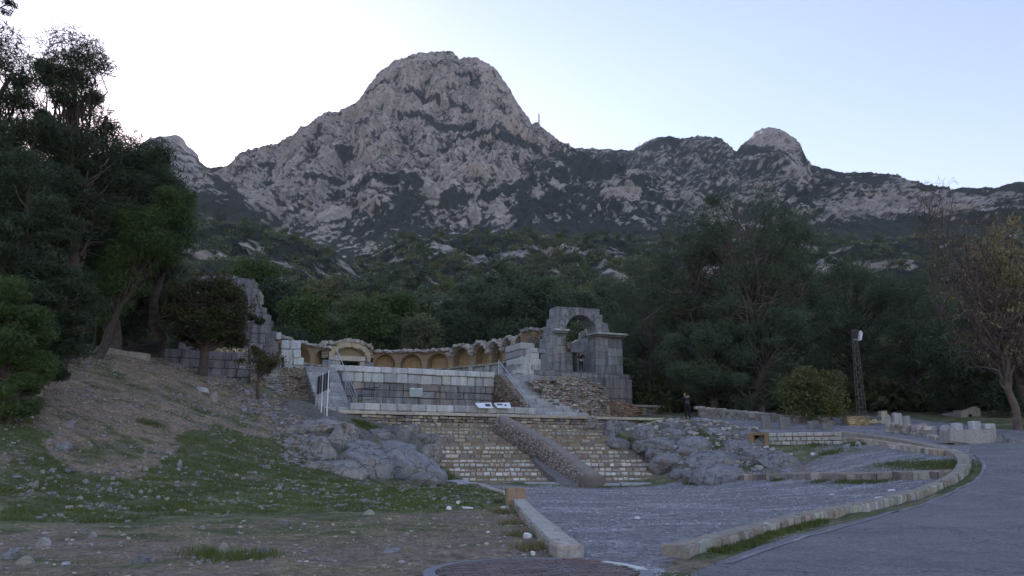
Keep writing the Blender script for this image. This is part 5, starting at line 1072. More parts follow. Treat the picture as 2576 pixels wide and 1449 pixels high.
# small ruined hut among the trees
Yh = 56.; b0 = P(2424, 1068, Yh); k = pxm(Yh); W_, H_ = 52 * k, 50 * k
th = empty('ruined_hut', (b0[0], b0[1], b0[2] - .3), 'small roofless plastered hut with a little dark window under the trees', 'hut', rz=R(12))
mb = MB(); mb.prism([(0, 0), (W_, 0), (W_ + .05, H_ * 1.02), (W_ * .75, H_ * 1.12), (-.1, H_ * .8), (0, 0)][:-1], 0, .3, (0.336, 0.315, 0.301)); mb.prism([(0, 0), (.3, 0), (.3, H_ * .85), (0, H_ * .8)], .3, 2, (0.308, 0.294, 0.28)); mb.prism([(W_ - .3, 0), (W_, 0), (W_, H_), (W_ - .3, H_)], .3, 2.2, (0.28, 0.266, 0.252)); mb.build('wall', M['pale'], th)
mb = MB(); mb.box((W_ * .42, -.01, H_ * .58), (.26, .05, .42), (0.021, 0.021, 0.021)); mb.build('window', M['black'], th)
# stone edging of the path in front of the trees (upper right terrace line)
th = empty('long_stone_wall', P(1770, 1042, 56), 'long low ruined wall running under the eucalyptus trees behind the path', 'wall'); o_ = np.array(th.location); mb = MB()
pa, pb = P(1765, 1046, 57), P(2090, 1080, 51)
for i in range(46):
    f = i / 45; p = pa * (1 - f) + pb * f
    for k in range(2):
        mb.rock(p + np.array([RNG.normal(0, .03), RNG.normal(0, .05), .32 - k * .3]) - o_, (0.476, 0.7, 0.434), vary([(.26, .25, .235), (.30, .285, .255), (.2, .19, .18)][k % 3], .12), jit=.1)
    if i % 2 == 0: mb.rock(p + np.array([0, .5, .54 + RNG.normal(0, .02)]) - o_, (0.7, 0.7, 0.224), vary((0.42, 0.406, 0.378)), jit=.15)
mb.build('masonry', M['step'], th)
for (u0, u1, vt, vb, lab) in ((1918, 1940, 1046, 1080, 'upright thin grey slab leaning on the long low wall'), (1963, 1990, 1050, 1080, 'broad dark slab leaning on the long low wall'), (2035, 2062, 1060, 1080, 'rough grey block at the right end of the long low wall'), (2070, 2092, 1066, 1082, 'last low grey block before the stained tree')):
    blockthing('leaning_slab', u0, u1, vt, vb, lab, 'slab', .22, (.22, .22, .22), jit=.05)

# ------------------------------------------------------------------ fittings of the ruin
def rod(mb, pts, r, col=(1, 1, 1), sides=6): mb.tube(pts, r, sides, col)
def tp_(s, d, z): w = L2W(s, d); return np.array([w[0], w[1], z])
def rail(name, label, a, b_, za, zb_, hA, posts=2, low=(.35, .65), mat='metal', r=.028):
    """a, b: (s, d) feet; stairs rail with top bar, lower bars and posts"""
    th = tthing(name, a[0], a[1], za, label, 'handrail'); mb = MB(); P0 = np.array([a[0], a[1], za]); P1 = np.array([b_[0], b_[1], zb_])
    rod(mb, [P0 + [0, 0, hA], P1 + [0, 0, hA]], r); tb(mb, 'top_bar', M[mat], th)
    for f in low: mb = MB(); rod(mb, [P0 + [0, 0, hA * f], P1 + [0, 0, hA * f]], r * .55); tb(mb, 'lower_bar', M[mat], th)
    for i in range(posts): f = i / (posts - 1); p = P0 * (1 - f) + P1 * f; mb = MB(); rod(mb, [p - [0, 0, .1], p + [0, 0, hA]], r * .9); tb(mb, 'post', M[mat], th)
rail('stair_handrail', 'metal handrail along the left side of the right stairway', (STR[0] - .25, -7.0), (STR[0] - .25, -1.5), 4.2, 7.6, 1.0, 3)
rail('stair_handrail', 'short metal handrail at the foot of the right stairway', (STR[0] - .75, -7.3), (STR[0] - .6, -6.0), 4.3, 4.5, .9, 2)
rail('stair_handrail', 'metal handrail on the right side of the narrow left stairway', (STL[1] + .25, -7.0), (STL[1] + .1, -1.5), 4.2, 7.7, 1.1, 3)
rail('stair_handrail', 'second metal handrail in the middle of the narrow left stairway', (STL[1] - .25, -6.4), (STL[1] - .3, -1.3), 4.3, 7.7, .9, 3)
sa, za = z5(505, 748, -1.7); sb, zb_ = z5(750, 725, -1.7)
th = tthing('wall_handrail', sa, -1.9, za, 'dark three bar handrail running along the stained basin wall', 'handrail'); mb = MB()
for k in (0, -.42, -.75): mb = MB(); rod(mb, [(sa, -4.4, za + k - .1), (sb, -1.7, zb_ + k)], .03 if k == 0 else .018); tb(mb, 'bar', M['darkmetal'], th)
s_, z_ = z5(1063, 765, -1.5); th = tthing('wall_plaque', s_, -1.5, z_, 'small pale green plaque mounted on the dark basin wall', 'plaque')
mb = MB(); mb.box((s_, -1.53, z_), (.95, .06, .62), (1, 1, 1)); tb(mb, 'plate', simple('pale_green_plate', (.38, .45, .44), .6, var=.08), th)
mb = MB()
for k in (-.28, .28): mb.box((s_ + k, -1.57, z_ + .25), (.3, .02, .06), (1, 1, 1))
tb(mb, 'light_strips', M['white'], th)
for (x, lab) in ((1628, 'white tilted information panel in front of the basin, the left of the two'), (1782, 'white tilted information panel beside the foot rail of the right stairway')):
    s_, z_ = z5(x, 873, -7.3); th = tthing('information_panel', s_, -7.3, 4.3, lab, 'panel'); th['group'] = 'information panels on the basin parapet'
    mb = MB(); V = [(-.5, -.24, -.14), (.5, -.24, -.14), (0.644, 0.336, 0.224), (-.54, .24, .16)]; V = [(s_ + a, -7.3 + b__, z_ + c__) for a, b__, c__ in V]; V2 = [(a, b__, c__ - .05) for a, b__, c__ in V]
    mb.add(V + V2, [(0, 1, 2, 3), (7, 6, 5, 4), (0, 4, 5, 1), (1, 5, 6, 2), (2, 6, 7, 3), (3, 7, 4, 0)]); tb(mb, 'board', M['white'], th)
    mb = MB(); nrm = np.array([0, -.3, .48]); nrm /= np.linalg.norm(nrm)
    for (a0, b0_, a1, b1_) in ([(.55, .2, .9, .75)] if x < 1700 else [(.12, .45, .5, .8), (.58, .3, .75, .6)]):
        q4 = []
        for a, b__ in ((a0, b0_), (a1, b0_), (a1, b1_), (a0, b1_)): p = (np.array(V[0]) * (1 - a) + np.array(V[1]) * a) * (1 - b__) + (np.array(V[3]) * (1 - a) + np.array(V[2]) * a) * b__ + nrm * .006; q4.append(p)
        mb.add(q4, [(0, 1, 2, 3)])
    tb(mb, 'printed_picture', M['bag'], th)
    mb = MB()
    for k in (-.3, .3): rod(mb, [(s_ + k, -7.25, 4.0), (s_ + k, -7.25, z_ - .03)], .025)
    tb(mb, 'stand', M['metal'], th)
# navy board fence on posts beside the narrow stairs
pa, pb = P(797, 1018, 46.6), P(826, 1025, 44.2); th = empty('board_fence', pa, 'screen of navy vertical boards on grey posts beside the narrow left stairway', 'fence'); o_ = np.array(pa)
za = P(797, 948, 46.6)[2]; zb_ = P(826, 935, 44.2)[2]
for i in range(7):
    f = (i + .5) / 7; f0, f1_ = i / 7 + .012, (i + 1) / 7 - .012; a = pa * (1 - f0) + pb * f0; b_ = pa * (1 - f1_) + pb * f1_; zt = za * (1 - f) + zb_ * f; zl_ = (P(797, 992, 46.6)[2] * (1 - f) + P(826, 978, 44.2)[2] * f)
    mb = MB(); off = np.array([.02, .03, 0]); mb.add([np.array([p[0], p[1], z]) + o2 - o_ for o2 in (off, -off) for (p, z) in ((a, zl_), (b_, zl_), (b_, zt), (a, zt))], [(0, 1, 2, 3), (7, 6, 5, 4), (0, 4, 5, 1), (1, 5, 6, 2), (2, 6, 7, 3), (3, 7, 4, 0)]); mb.build('board', M['navy'], th)
for f, mt in ((0, 'metal'), (.3, 'metal'), (.52, 'white'), (.76, 'metal'), (1, 'white')):
    p = pa * (1 - f) + pb * f; zt = za * (1 - f) + zb_ * f + .05; mb = MB(); rod(mb, [np.array([p[0] - .05, p[1] - .06, hz(p[0], p[1]) - .1]) - o_, np.array([p[0] - .05, p[1] - .06, zt]) - o_], .035 if mt == 'white' else .025); mb.build('post', M[mt], th)
# lattice mast with a white floodlight box
Ym = 56.; b0 = P(2168, 1047, Ym); tz = P(2150, 830, Ym)[2]; th = empty('lattice_mast', b0, 'thin rusty lattice mast with a white box near its top, standing before dark trees', 'mast'); H_ = tz - b0[2]
mb = MB(); w0, w1 = .24, .13; cr = [(-1, -1), (1, -1), (1, 1), (-1, 1)]
for a, c_ in cr: rod(mb, [(a * w0, c_ * w0, -.2), (a * w1, c_ * w1, H_)], .018, sides=4)
mb.build('legs', M['rust'], th); mb = MB(); nb = 20
for i in range(nb):
    f0, f1_ = i / nb, (i + 1) / nb; a0_, a1_ = w0 + (w1 - w0) * f0, w0 + (w1 - w0) * f1_
    for j in range(4):
        (x0, y0), (x1, y1) = cr[j], cr[(j + 1) % 4]
        if i % 2: (x0, y0), (x1, y1) = (x1, y1), (x0, y0)
        rod(mb, [(x0 * a0_, y0 * a0_, H_ * f0), (x1 * a1_, y1 * a1_, H_ * f1_)], .011, sides=4); rod(mb, [(x0 * a1_, y0 * a1_, H_ * f1_), (x1 * a1_, y1 * a1_, H_ * f1_)], .009, sides=4)
mb.build('bracing', M['rust'], th); mb = MB(); mb.prism([(.22, H_ - .78), (.42, H_ - .72), (.52, H_ - .25), (.44, H_ - .05), (.34, H_ - .2)], -.14, .14); mb.box((.2, 0, H_ - .7), (.5, .05, .05)); mb.build('floodlight', M['white'], th)
# radio masts on the mountain
for (u, v0, v1, Y_, wd_, lab) in ((1356, 330, 285, 1395, 3.2, 'tall thin red and white radio mast on the right shoulder of the main peak'), (1608, 378, 356, 1600, 1.3, 'short distant radio mast on the ridge between the peaks')):
    a = P(u, v0, Y_); b_ = P(u, v1, Y_); th = empty('radio_mast', a, lab, 'mast'); H_ = b_[2] - a[2]; mb = MB()
    for x, y in ((-1, 0), (1, 0), (0, 1.5)): rod(mb, [(x * wd_ * .5, y * wd_ * .5, -8), (x * wd_ * .25, y * wd_ * .3, H_)], wd_ * .1, sides=4)
    for i in range(10): z0 = H_ * i / 10; sg = 1 if i % 2 else -1; w = wd_ * (.5 - .025 * i); rod(mb, [(-w * sg, 0, z0), (w * sg, 0, z0 + H_ / 10)], wd_ * .07, sides=4); rod(mb, [(-w, 0, z0), (w, 0, z0)], wd_ * .06, sides=4)
    mb.build('lattice', M['metal'], th)
    if wd_ > 2: mb = MB(); [mb.box((x, -1.5, H_ * f), (1.6, 1, 2.6)) for x, f in ((1.6, .55), (-1.4, .5), (1.5, .75))]; mb.build('antennas', M['white'], th)
# left: old bench, gate frame, pillar and wall pieces under the pines
Yb_ = 45.; pL = P(306, 874, Yb_); pR = P(404, 862, Yb_); th = empty('bench', P(390, 902, Yb_), 'tilted dark timber bench with curved iron legs beside the ruin wall', 'bench'); o_ = np.array(th.location)
mb = MB(); [mb.add([np.array(q) for q in [pL - o_ + [0, dy, z0], pR - o_ + [0, dy, z0 * 1.6 + .12], pR - o_ + [0, dy, z0 * 1.6 - .02 - .06], pL - o_ + [0, dy, z0 - .09], pL - o_ + [0, dy + .2, z0], pR - o_ + [0, dy + .2, z0 * 1.6 + .12], pR - o_ + [0, dy + .2, z0 * 1.6 - .08], pL - o_ + [0, dy + .2, z0 - .09]]], [(0, 1, 2, 3), (7, 6, 5, 4), (0, 4, 5, 1), (1, 5, 6, 2), (2, 6, 7, 3), (3, 7, 4, 0)]) for z0, dy in ((0, 0), (-.11, .05), (-.22, .1))]; mb.build('seat', M['darkmetal'], th)
for (uu, a, c_) in ((398, 870, 905), (369, 874, 894)):
    mb = MB(); pp = [P(uu, a, Yb_), P(uu + 3, (a + c_) / 2 - 4, Yb_), P(uu + 2, (a + c_) / 2 + 6, Yb_), P(uu - 2, c_, Yb_)]; rod(mb, [p - o_ + [0, .1, 0] for p in pp], .035); mb.build('leg', M['darkmetal'], th)
mb = MB(); rod(mb, [P(345, 880, Yb_) - o_, P(368, 882, Yb_) - o_], .03); mb.build('stretcher', M['darkmetal'], th)
Yg = 42.5; th = empty('gate_frame', P(181, 870, Yg), 'dark timber gate frame with two posts and a thin rail under the pines', 'gate'); o_ = np.array(th.location)
for (u, v0, v1) in ((181, 800, 882), (241, 803, 872)): mb = MB(); a, b_ = P(u, v1, Yg), P(u, v0, Yg); mb.box(((a + b_) / 2 - o_), (.13, .13, b_[2] - a[2] + .3)); mb.build('post', M['darkmetal'], th)
mb = MB(); a, b_ = P(181, 803, Yg), P(241, 806, Yg); rod(mb, [a - o_, b_ - o_], .06); mb.build('top_rail', M['darkmetal'], th); mb = MB(); rod(mb, [P(145, 827, Yg) - o_, P(181, 831, Yg) - o_, P(241, 837, Yg) - o_], .025); mb.build('thin_rail', M['darkmetal'], th)
a = P(197, 866, 43.5); o = MB(); o.box((0, 0, .45), (.36, .36, 1.5), (0.238, 0.231, 0.238)); o.rock((0, 0, 1.25), (0.644, 0.644, 0.224), (0.364, 0.35, 0.35)); o = o.build('stone_pillar', M['pale']); o.location = a; tag(o, 'squat grey stone gate pillar with a pale cap under the pines', 'pillar')
def plankwall(u0, vt0, vb0, u1, vt1, vb1, Y0, Y1, th_, label, col, name='low_wall'):
    a, b_ = P(u0, vb0, Y0), P(u1, vb1, Y1); ta, tb_ = P(u0, vt0, Y0), P(u1, vt1, Y1); mb = MB(); off = np.array([0, th_, 0]); V = []
    n_ = 14
    for i in range(n_ + 1):
        f = i / n_; B_ = a * (1 - f) + b_ * f - [0, 0, .4]; T_ = ta * (1 - f) + tb_ * f + [0, 0, RNG.normal(0, .02)]; V += [B_, T_, T_ + off, B_ + off]
    V = np.array(V) - a; Fq = [(i * 4 + j, i * 4 + (j + 1) % 4, i * 4 + 4 + (j + 1) % 4, i * 4 + 4 + j) for i in range(n_) for j in range(4)] + [(0, 1, 2, 3), (n_ * 4 + 3, n_ * 4 + 2, n_ * 4 + 1, n_ * 4)]
    mb.add(V, Fq, col); o = mb.build(name, M['pale']); o.location = a; tag(o, label, 'wall'); return o
plankwall(228, 868, 882, 372, 891, 907, 42.5, 43.0, .35, 'sloping pale concrete edging wall at the top of the bare slope', (0.336, 0.301, 0.266))
plankwall(178, 863, 876, 228, 866, 882, 42.3, 42.5, .35, 'short grey wall stub under the gate frame', (0.238, 0.224, 0.21))

# ------------------------------------------------------------------ litter
def litter(u, v, wpx, hpx, label, mat='white', name='plastic_litter', cat='litter', parts=5):
    g_ = G(u, v); k = pxm(g_[1]); w, h = wpx * k, hpx * k; mb = MB()
    for i in range(parts): mb.rock((RNG.uniform(-.3, .3) * w, RNG.uniform(-.2, .2) * w, h * RNG.uniform(.2, .5)), (w * RNG.uniform(.35, .7), w * RNG.uniform(.3, .5), h * RNG.uniform(.4, .8)), (1, 1, 1), rz=RNG.uniform(0, 3), jit=.35, bev=.15)
    o = mb.build(name, M[mat]); o.location = g_ + np.array([0, 0, .01]); tag(o, label, cat, None); return o
litter(2228, 1266, 38, 15, 'crumpled white plastic bag on the asphalt against the curved kerb', name='plastic_bag', cat='bag', parts=9)
litter(1268, 1281, 16, 8, 'crumpled white plastic scrap near the brown stone cube'); litter(1176, 1280, 22, 5, 'thin white torn wrapper on the dirt'); litter(1152, 1268, 8, 9, 'small white cup standing on the dirt'); litter(1273, 1247, 12, 12, 'white plastic scrap in the grass left of the brown cube')
litter(1327, 1357, 20, 18, 'crumpled clear white bag against the low wall', parts=7); litter(1343, 1396, 12, 9, 'small white scrap at the near end of the low wall'); litter(1228, 1342, 7, 5, 'tiny white scrap alone on the dirt')
litter(2138, 1283, 0.1 + 16, 4, 'flat white scrap on the gravel, farther left of the kerb'); litter(2095, 1246, 12, 4, 'flat white scrap in the middle of the gravel lot'); litter(2240, 1236, 0.1 + 16, 5, 'flat white scrap on the gravel near the kerb bend'); litter(1605, 1306, 16, 5, 'torn white paper on the gravel in the shallow rill'); litter(2045, 1146, 12, 8, 'white scrap in the erosion rill')
g_ = G(1129, 1283); k = pxm(g_[1]); me = boulder_mesh(77, 1., 0, 3, .02, col=(.75, .77, .8), warm=0); me.materials.clear(); me.materials.append(M['white']); o = bpy.data.objects.new('plastic_ball', me); C.objects.link(o); r_ = 7 * k; o.scale = (r_, r_, r_); o.location = g_ + np.array([0, 0, r_ * .35]); tag(o, 'round whitish ball of plastic on the dirt', 'ball')
g_ = G(762, 1418); k = pxm(g_[1]); th = empty('crushed_carton', g_, 'flattened white carton with red print on the dirt', 'carton'); mb = MB(); mb.rock((0, 0, .02), (26 * k, .09, .05), (1, 1, 1), jit=.2, rz=.2); mb.build('carton', M['white'], th); mb = MB(); mb.box((.02, -.03, .05), (.035, .05, .012), rz=.3); mb.build('print', M['redprint'], th)

# ------------------------------------------------------------------ people
def skin(name, verts, edges, rad, mat, parent, root=0, sub=2):
    me = bpy.data.meshes.new(name); me.from_pydata([tuple(v) for v in verts], edges, []); o = bpy.data.objects.new(name + '_t', me); C.objects.link(o)
    m_ = o.modifiers.new('s', 'SKIN'); m_.use_smooth_shade = True; me.skin_vertices
    for i, sv in enumerate(me.skin_vertices[0].data): r_ = rad[i]; sv.radius = (r_, r_) if isinstance(r_, (int, float)) else r_; sv.use_root = (i == root)
    s2 = o.modifiers.new('ss', 'SUBSURF'); s2.levels = sub; s2.render_levels = sub
    dg = bpy.context.evaluated_depsgraph_get(); m2 = bpy.data.meshes.new_from_object(o.evaluated_get(dg)); bpy.data.objects.remove(o)
    m2.materials.clear(); m2.name = name; return link(name, m2, mat, parent)
def hand(V, E, Rd, wrist, palm, dirv, side, curl, k):
    """palm and five bent fingers grown from joint index `wrist`"""
    dirv = np.array(dirv, float); dirv /= np.linalg.norm(dirv); side = np.array(side, float); side /= np.linalg.norm(side); cu = np.array(curl, float)
    V.append(np.array(palm)); Rd.append((.026, .014)); E.append((wrist, len(V) - 1)); pi = len(V) - 1
    for j, L in enumerate((.070, .080, .075, .060)):
        b0 = np.array(palm) + dirv * .045 + side * (.027 - .018 * j); V.append(b0); Rd.append(.0085); E.append((pi, len(V) - 1)); q0 = len(V) - 1
        b1 = b0 + dirv * L * .45 + cu * L * .15; V.append(b1); Rd.append(.0078); E.append((q0, len(V) - 1)); b2 = b1 + dirv * L * .25 + cu * L * .45; V.append(b2); Rd.append(.0065); E.append((len(V) - 2, len(V) - 1))
    b0 = np.array(palm) + side * .038 + cu * .006; V.append(b0); Rd.append(.0095); E.append((pi, len(V) - 1)); b1 = b0 + dirv * .035 + side * .016 + cu * .01; V.append(b1); Rd.append(.008); E.append((len(V) - 2, len(V) - 1))
def person_body(th, k, elbows, wrists, handdirs, head_turn=0, stance=.09, hip=0.0):
    V = [(0, 0, .90), (0, .01, 1.03), (0, 0, 1.20), (0, .0, 1.33), (0, -.005, 1.41), (0, -.015, 1.47), (0, -.012, 1.55), (0, -.005, 1.61)]
    Rd = [(.125, .10), (.11, .085), (.125, .09), (.10, .07), (.047, .047), (.06, .068), (.073, .085), (.045, .05)]
    E = [(i, i + 1) for i in range(7)]
    for sx in (-1, 1):
        i0 = len(V); V += [(sx * stance, 0, .84), (sx * stance * 1.1, -.015, .47), (sx * stance * 1.15, .02, .09), (sx * stance * 1.25, -.10, .035)]; Rd += [.085, .055, .038, .035]; E += [(0, i0), (i0, i0 + 1), (i0 + 1, i0 + 2), (i0 + 2, i0 + 3)]
    for sx, el, wr, (dv_, sd_, cl) in zip((-1, 1), elbows, wrists, handdirs):
        i0 = len(V); V += [(sx * .155, 0, 1.335), el, wr]; Rd += [.05, .036, .024]; E += [(3, i0), (i0, i0 + 1), (i0 + 1, i0 + 2)]
        pm = np.array(wr) + np.array(dv_, float) / np.linalg.norm(dv_) * .045; hand(V, E, Rd, i0 + 2, pm, dv_, sd_, cl, k)
    body = skin('body', V, E, Rd, M['skin'], th, 0, 1)
    # nose, eyes, mouth, ears modelled on the head
    mb = MB(); mb.rock((0, -.098, 1.525), (.022, .03, .035), (1, 1, 1), bev=.3, jit=0); mb.build('nose', M['skin'], th, True)
    for sx in (-1, 1): mb = MB(); mb.rock((sx * .078, 0, 1.53), (.016, .03, .05), (1, 1, 1), bev=.35, jit=0); mb.build('ear', M['skin'], th, True)
    mb = MB(); mb.rock((0, -.086, 1.482), (.045, .01, .014), (1, 1, 1), bev=.4, jit=0); mb.build('mouth', simple('lips_%s' % th.name, (.3, .12, .1), .6), th, True)
    return body
# woman under the arch: both arms bent, hands at the chest
fz = 8.22; loc = P(1462, 939, 63.3); th = empty('person', (loc[0], loc[1], fz), 'woman in sunglasses, dark jacket and grey top standing under the right arch, hands raised', 'person', rz=R(4)); th.scale = (.97, .97, .97)
person_body(th, 1, ((-.27, -.02, 1.10), (.29, -.02, 1.13)), ((-.10, -.17, 1.24), (.25, -.15, 1.30)), (((.5, -.4, .6), (0, 0, 1), (.3, -.6, 0)), ((-.1, -.5, .9), (-1, 0, .2), (0, -1, .2))), stance=.085)
skin('jacket', [(0, 0, .98), (0, .005, 1.10), (0, 0, 1.22), (0, 0, 1.33), (-.155, 0, 1.33), (-.27, -.02, 1.10), (-.14, -.14, 1.22), (.155, 0, 1.33), (.29, -.02, 1.13), (.26, -.13, 1.26)], [(0, 1), (1, 2), (2, 3), (3, 4), (4, 5), (5, 6), (3, 7), (7, 8), (8, 9)], [(.155, .12), (.145, .11), (.155, .12), (.12, .085), .068, .055, .042, .068, .055, .042], M['black'], th, 0, 1)
skin('top', [(0, 0, .87), (0, 0, .93), (0, 0, 1.0)], [(0, 1), (1, 2)], [(.165, .12), (.16, .12), (.15, .115)], M['grey'], th, 0, 1)
skin('leggings', [(0, 0, .93), (-.085, 0, .80), (-.094, -.015, .47), (-.098, .02, .06), (.085, 0, .80), (.094, -.015, .47), (.098, .02, .06)], [(0, 1), (1, 2), (2, 3), (0, 4), (4, 5), (5, 6)], [(.14, .11), .098, .065, .045, .098, .065, .045], M['black'], th, 0, 1)
for sx in (-1, 1): skin('shoe', [(sx * .1, .03, .05), (sx * .108, -.06, .04), (sx * .113, -.13, .035)], [(0, 1), (1, 2)], [.045, .042, .032], M['black'], th, 0, 1)
skin('hair', [(0, .02, 1.60), (0, .045, 1.54), (-.05, .045, 1.44), (-.06, .0, 1.33), (.05, .045, 1.44), (.06, .0, 1.33)], [(0, 1), (1, 2), (2, 3), (1, 4), (4, 5)], [(.085, .075), (.088, .07), .05, .035, .05, .035], M['hair'], th, 0, 1)
mb = MB(); [mb.rock((sx * .033, -.099, 1.545), (.055, .014, .036), (1, 1, 1), bev=.25, jit=0) for sx in (-1, 1)]; mb.box((0, -.1, 1.552), (.03, .008, .008)); [mb.box((sx * .068, -.05, 1.552), (.006, .1, .008)) for sx in (-1, 1)]; mb.build('sunglasses', M['darkmetal'], th)
# visitor seen from behind, photographing
loc = G(1731, 1063); th = empty('person', (loc[0], loc[1], loc[2] + .12), 'person seen from behind in a long dark coat with beige fur hood, raising a camera', 'person', rz=R(172)); th.scale = (1.02, 1.02, 1.0); PB = th
person_body(th, 1, ((.02 - .24, -.12, 1.30), (.26, -.12, 1.28)), ((-.06 + .0, -.26, 1.50), (.13, -.27, 1.53)), (((.3, -.1, .9), (1, 0, 0), (0, -1, .1)), ((-.2, -.1, .9), (-1, 0, 0), (0, -1, .1))), stance=.095)
skin('coat', [(0, 0, .72), (0, .005, .95), (0, .0, 1.15), (0, 0, 1.34), (-.155, 0, 1.34), (-.22, -.12, 1.30), (-.08, -.23, 1.45), (.155, 0, 1.34), (.26, -.12, 1.28), (.14, -.24, 1.48)], [(0, 1), (1, 2), (2, 3), (3, 4), (4, 5), (5, 6), (3, 7), (7, 8), (8, 9)], [(.21, .16), (.17, .13), (.165, .125), (.125, .09), .072, .06, .045, .072, .06, .045], M['navycloth'], th, 0, 1)
skin('trousers', [(0, 0, .90), (-.095, 0, .78), (-.105, -.015, .47), (-.11, .02, .06), (.095, 0, .78), (.105, -.015, .47), (.11, .02, .06)], [(0, 1), (1, 2), (2, 3), (0, 4), (4, 5), (5, 6)], [(.13, .11), .095, .065, .048, .095, .065, .048], M['black'], th, 0, 1)
for sx in (-1, 1): skin('shoe', [(sx * .11, .03, .05), (sx * .118, -.06, .04), (sx * .124, -.13, .035)], [(0, 1), (1, 2)], [.045, .042, .032], M['black'], th, 0, 1)
skin('fur_collar', [(-.13, -.04, 1.42), (-.11, .07, 1.42), (0, .11, 1.43), (.11, .07, 1.42), (.13, -.04, 1.42)], [(0, 1), (1, 2), (2, 3), (3, 4)], [.04, .045, .045, .045, .04], M['fur'], th, 2, 1)
skin('hair', [(0, .02, 1.61), (0, .05, 1.54), (0, .05, 1.46)], [(0, 1), (1, 2)], [(.08, .075), (.09, .07), (.07, .04)], M['hair'], th, 0, 1)
c_, s_ = math.cos(R(172)), math.sin(R(172))
def onp(x, y, z): return (PB.location[0] + x * c_ - y * s_, PB.location[1] + x * s_ + y * c_, PB.location[2] + z)
bp = empty('backpack', onp(0, .20, 1.05), 'small slate blue backpack worn by the person photographing', 'backpack', rz=R(172))
skin('pack', [(0, .0, -.14), (0, .01, 0), (0, 0, .15)], [(0, 1), (1, 2)], [(.135, .07), (.13, .08), (.075, .045)], M['bag'], bp, 0, 2); skin('pocket', [(0, .07, -.12), (0, .075, -.03)], [(0, 1)], [(.1, .03), (.09, .03)], M['navycloth'], bp, 0, 2)
for sx in (-1, 1): mb = MB(); mb.tube([(sx * .03, .0, .2), (sx * .11, -.05, .33), (sx * .13, -.2, .36)], .014, 6); mb.build('strap', M['bag'], bp)
cm_ = empty('camera_phone', onp(.035, -.31, 1.58), 'small dark phone held up by the person with a backpack', 'phone', rz=R(172)); mb = MB(); mb.rock((0, 0, 0), (.15, .012, .075), (1, 1, 1), bev=.15, jit=0); mb.build('case', M['darkmetal'], cm_); mb = MB(); mb.box((0, .0075, 0), (.135, .002, .062)); mb.build('screen', M['grey'], cm_)
# ------------------------------------------------------------------ vegetation
def leaves(cent, size, asp, rng, droop=0., flat=0.):
    n = len(cent); a = rng.normal(size=(n, 3)); a[:, 2] *= (1 - flat); a[:, 2] -= droop * 1.2; a /= np.linalg.norm(a, axis=1)[:, None]
    b_ = rng.normal(size=(n, 3)); b_ -= (b_ * a).sum(1)[:, None] * a; b_ /= np.linalg.norm(b_, axis=1)[:, None]
    l = (size * rng.uniform(.6, 1.4, n))[:, None]; V = np.stack([cent - a * l, cent - b_ * l * asp, cent + a * l, cent + b_ * l * asp], 1)
    return V.reshape(-1, 3), np.arange(n * 4).reshape(n, 4)
def clump(c, r, n, rng, sq=.75):
    d = rng.normal(size=(n, 3)); d /= np.linalg.norm(d, axis=1)[:, None]; rr = r * rng.random(n) ** .45; p = d * rr[:, None]; p[:, 2] *= sq; return p + c
def branch(a, b_, r0, r1, rng, n=6, wob=.08, sag=0):
    a, b_ = np.array(a, float), np.array(b_, float); L = np.linalg.norm(b_ - a); T = np.linspace(0, 1, n)[:, None]; p = a * (1 - T) + b_ * T
    p[1:-1] += rng.normal(0, wob * L, (n - 2, 3)) * .5; p[:, 2] += sag * L * np.sin(T[:, 0] * math.pi); return p, np.linspace(r0, r1, n)
def crown_pts(n, H, lo, hw, dep, rng, shape='round', off=(0, 0)):
    P_ = []
    while len(P_) < n:
        q = rng.uniform(-1, 1, 3); r = math.hypot(q[0], q[1]); z = (q[2] + 1) / 2
        if shape == 'round': w = math.sqrt(max(0, 1 - (2 * z - 1) ** 2)) ** .8
        elif shape == 'pine': w = min(1, (1 - z) * 1.5 + .16) * min(1, .45 + z * 3)
        elif shape == 'umbrella': w = math.sqrt(max(0, 1 - (max(0, z - .45) / .55) ** 2)) * (.35 + .65 * min(1, z * 2))
        else: w = 1 - .25 * z
        w *= .78 + .2 * math.sin(math.atan2(q[1], q[0]) * 3 + z * 5 + H) + .16 * math.sin(z * 17 + H * 3 + q[0] * 4)
        if r > w or r < w * rng.uniform(0, .8): continue
        P_.append((q[0] * hw + off[0] * z, q[1] * dep + off[1] * z, H * (lo + (1 - lo) * z)))
    return np.array(P_)
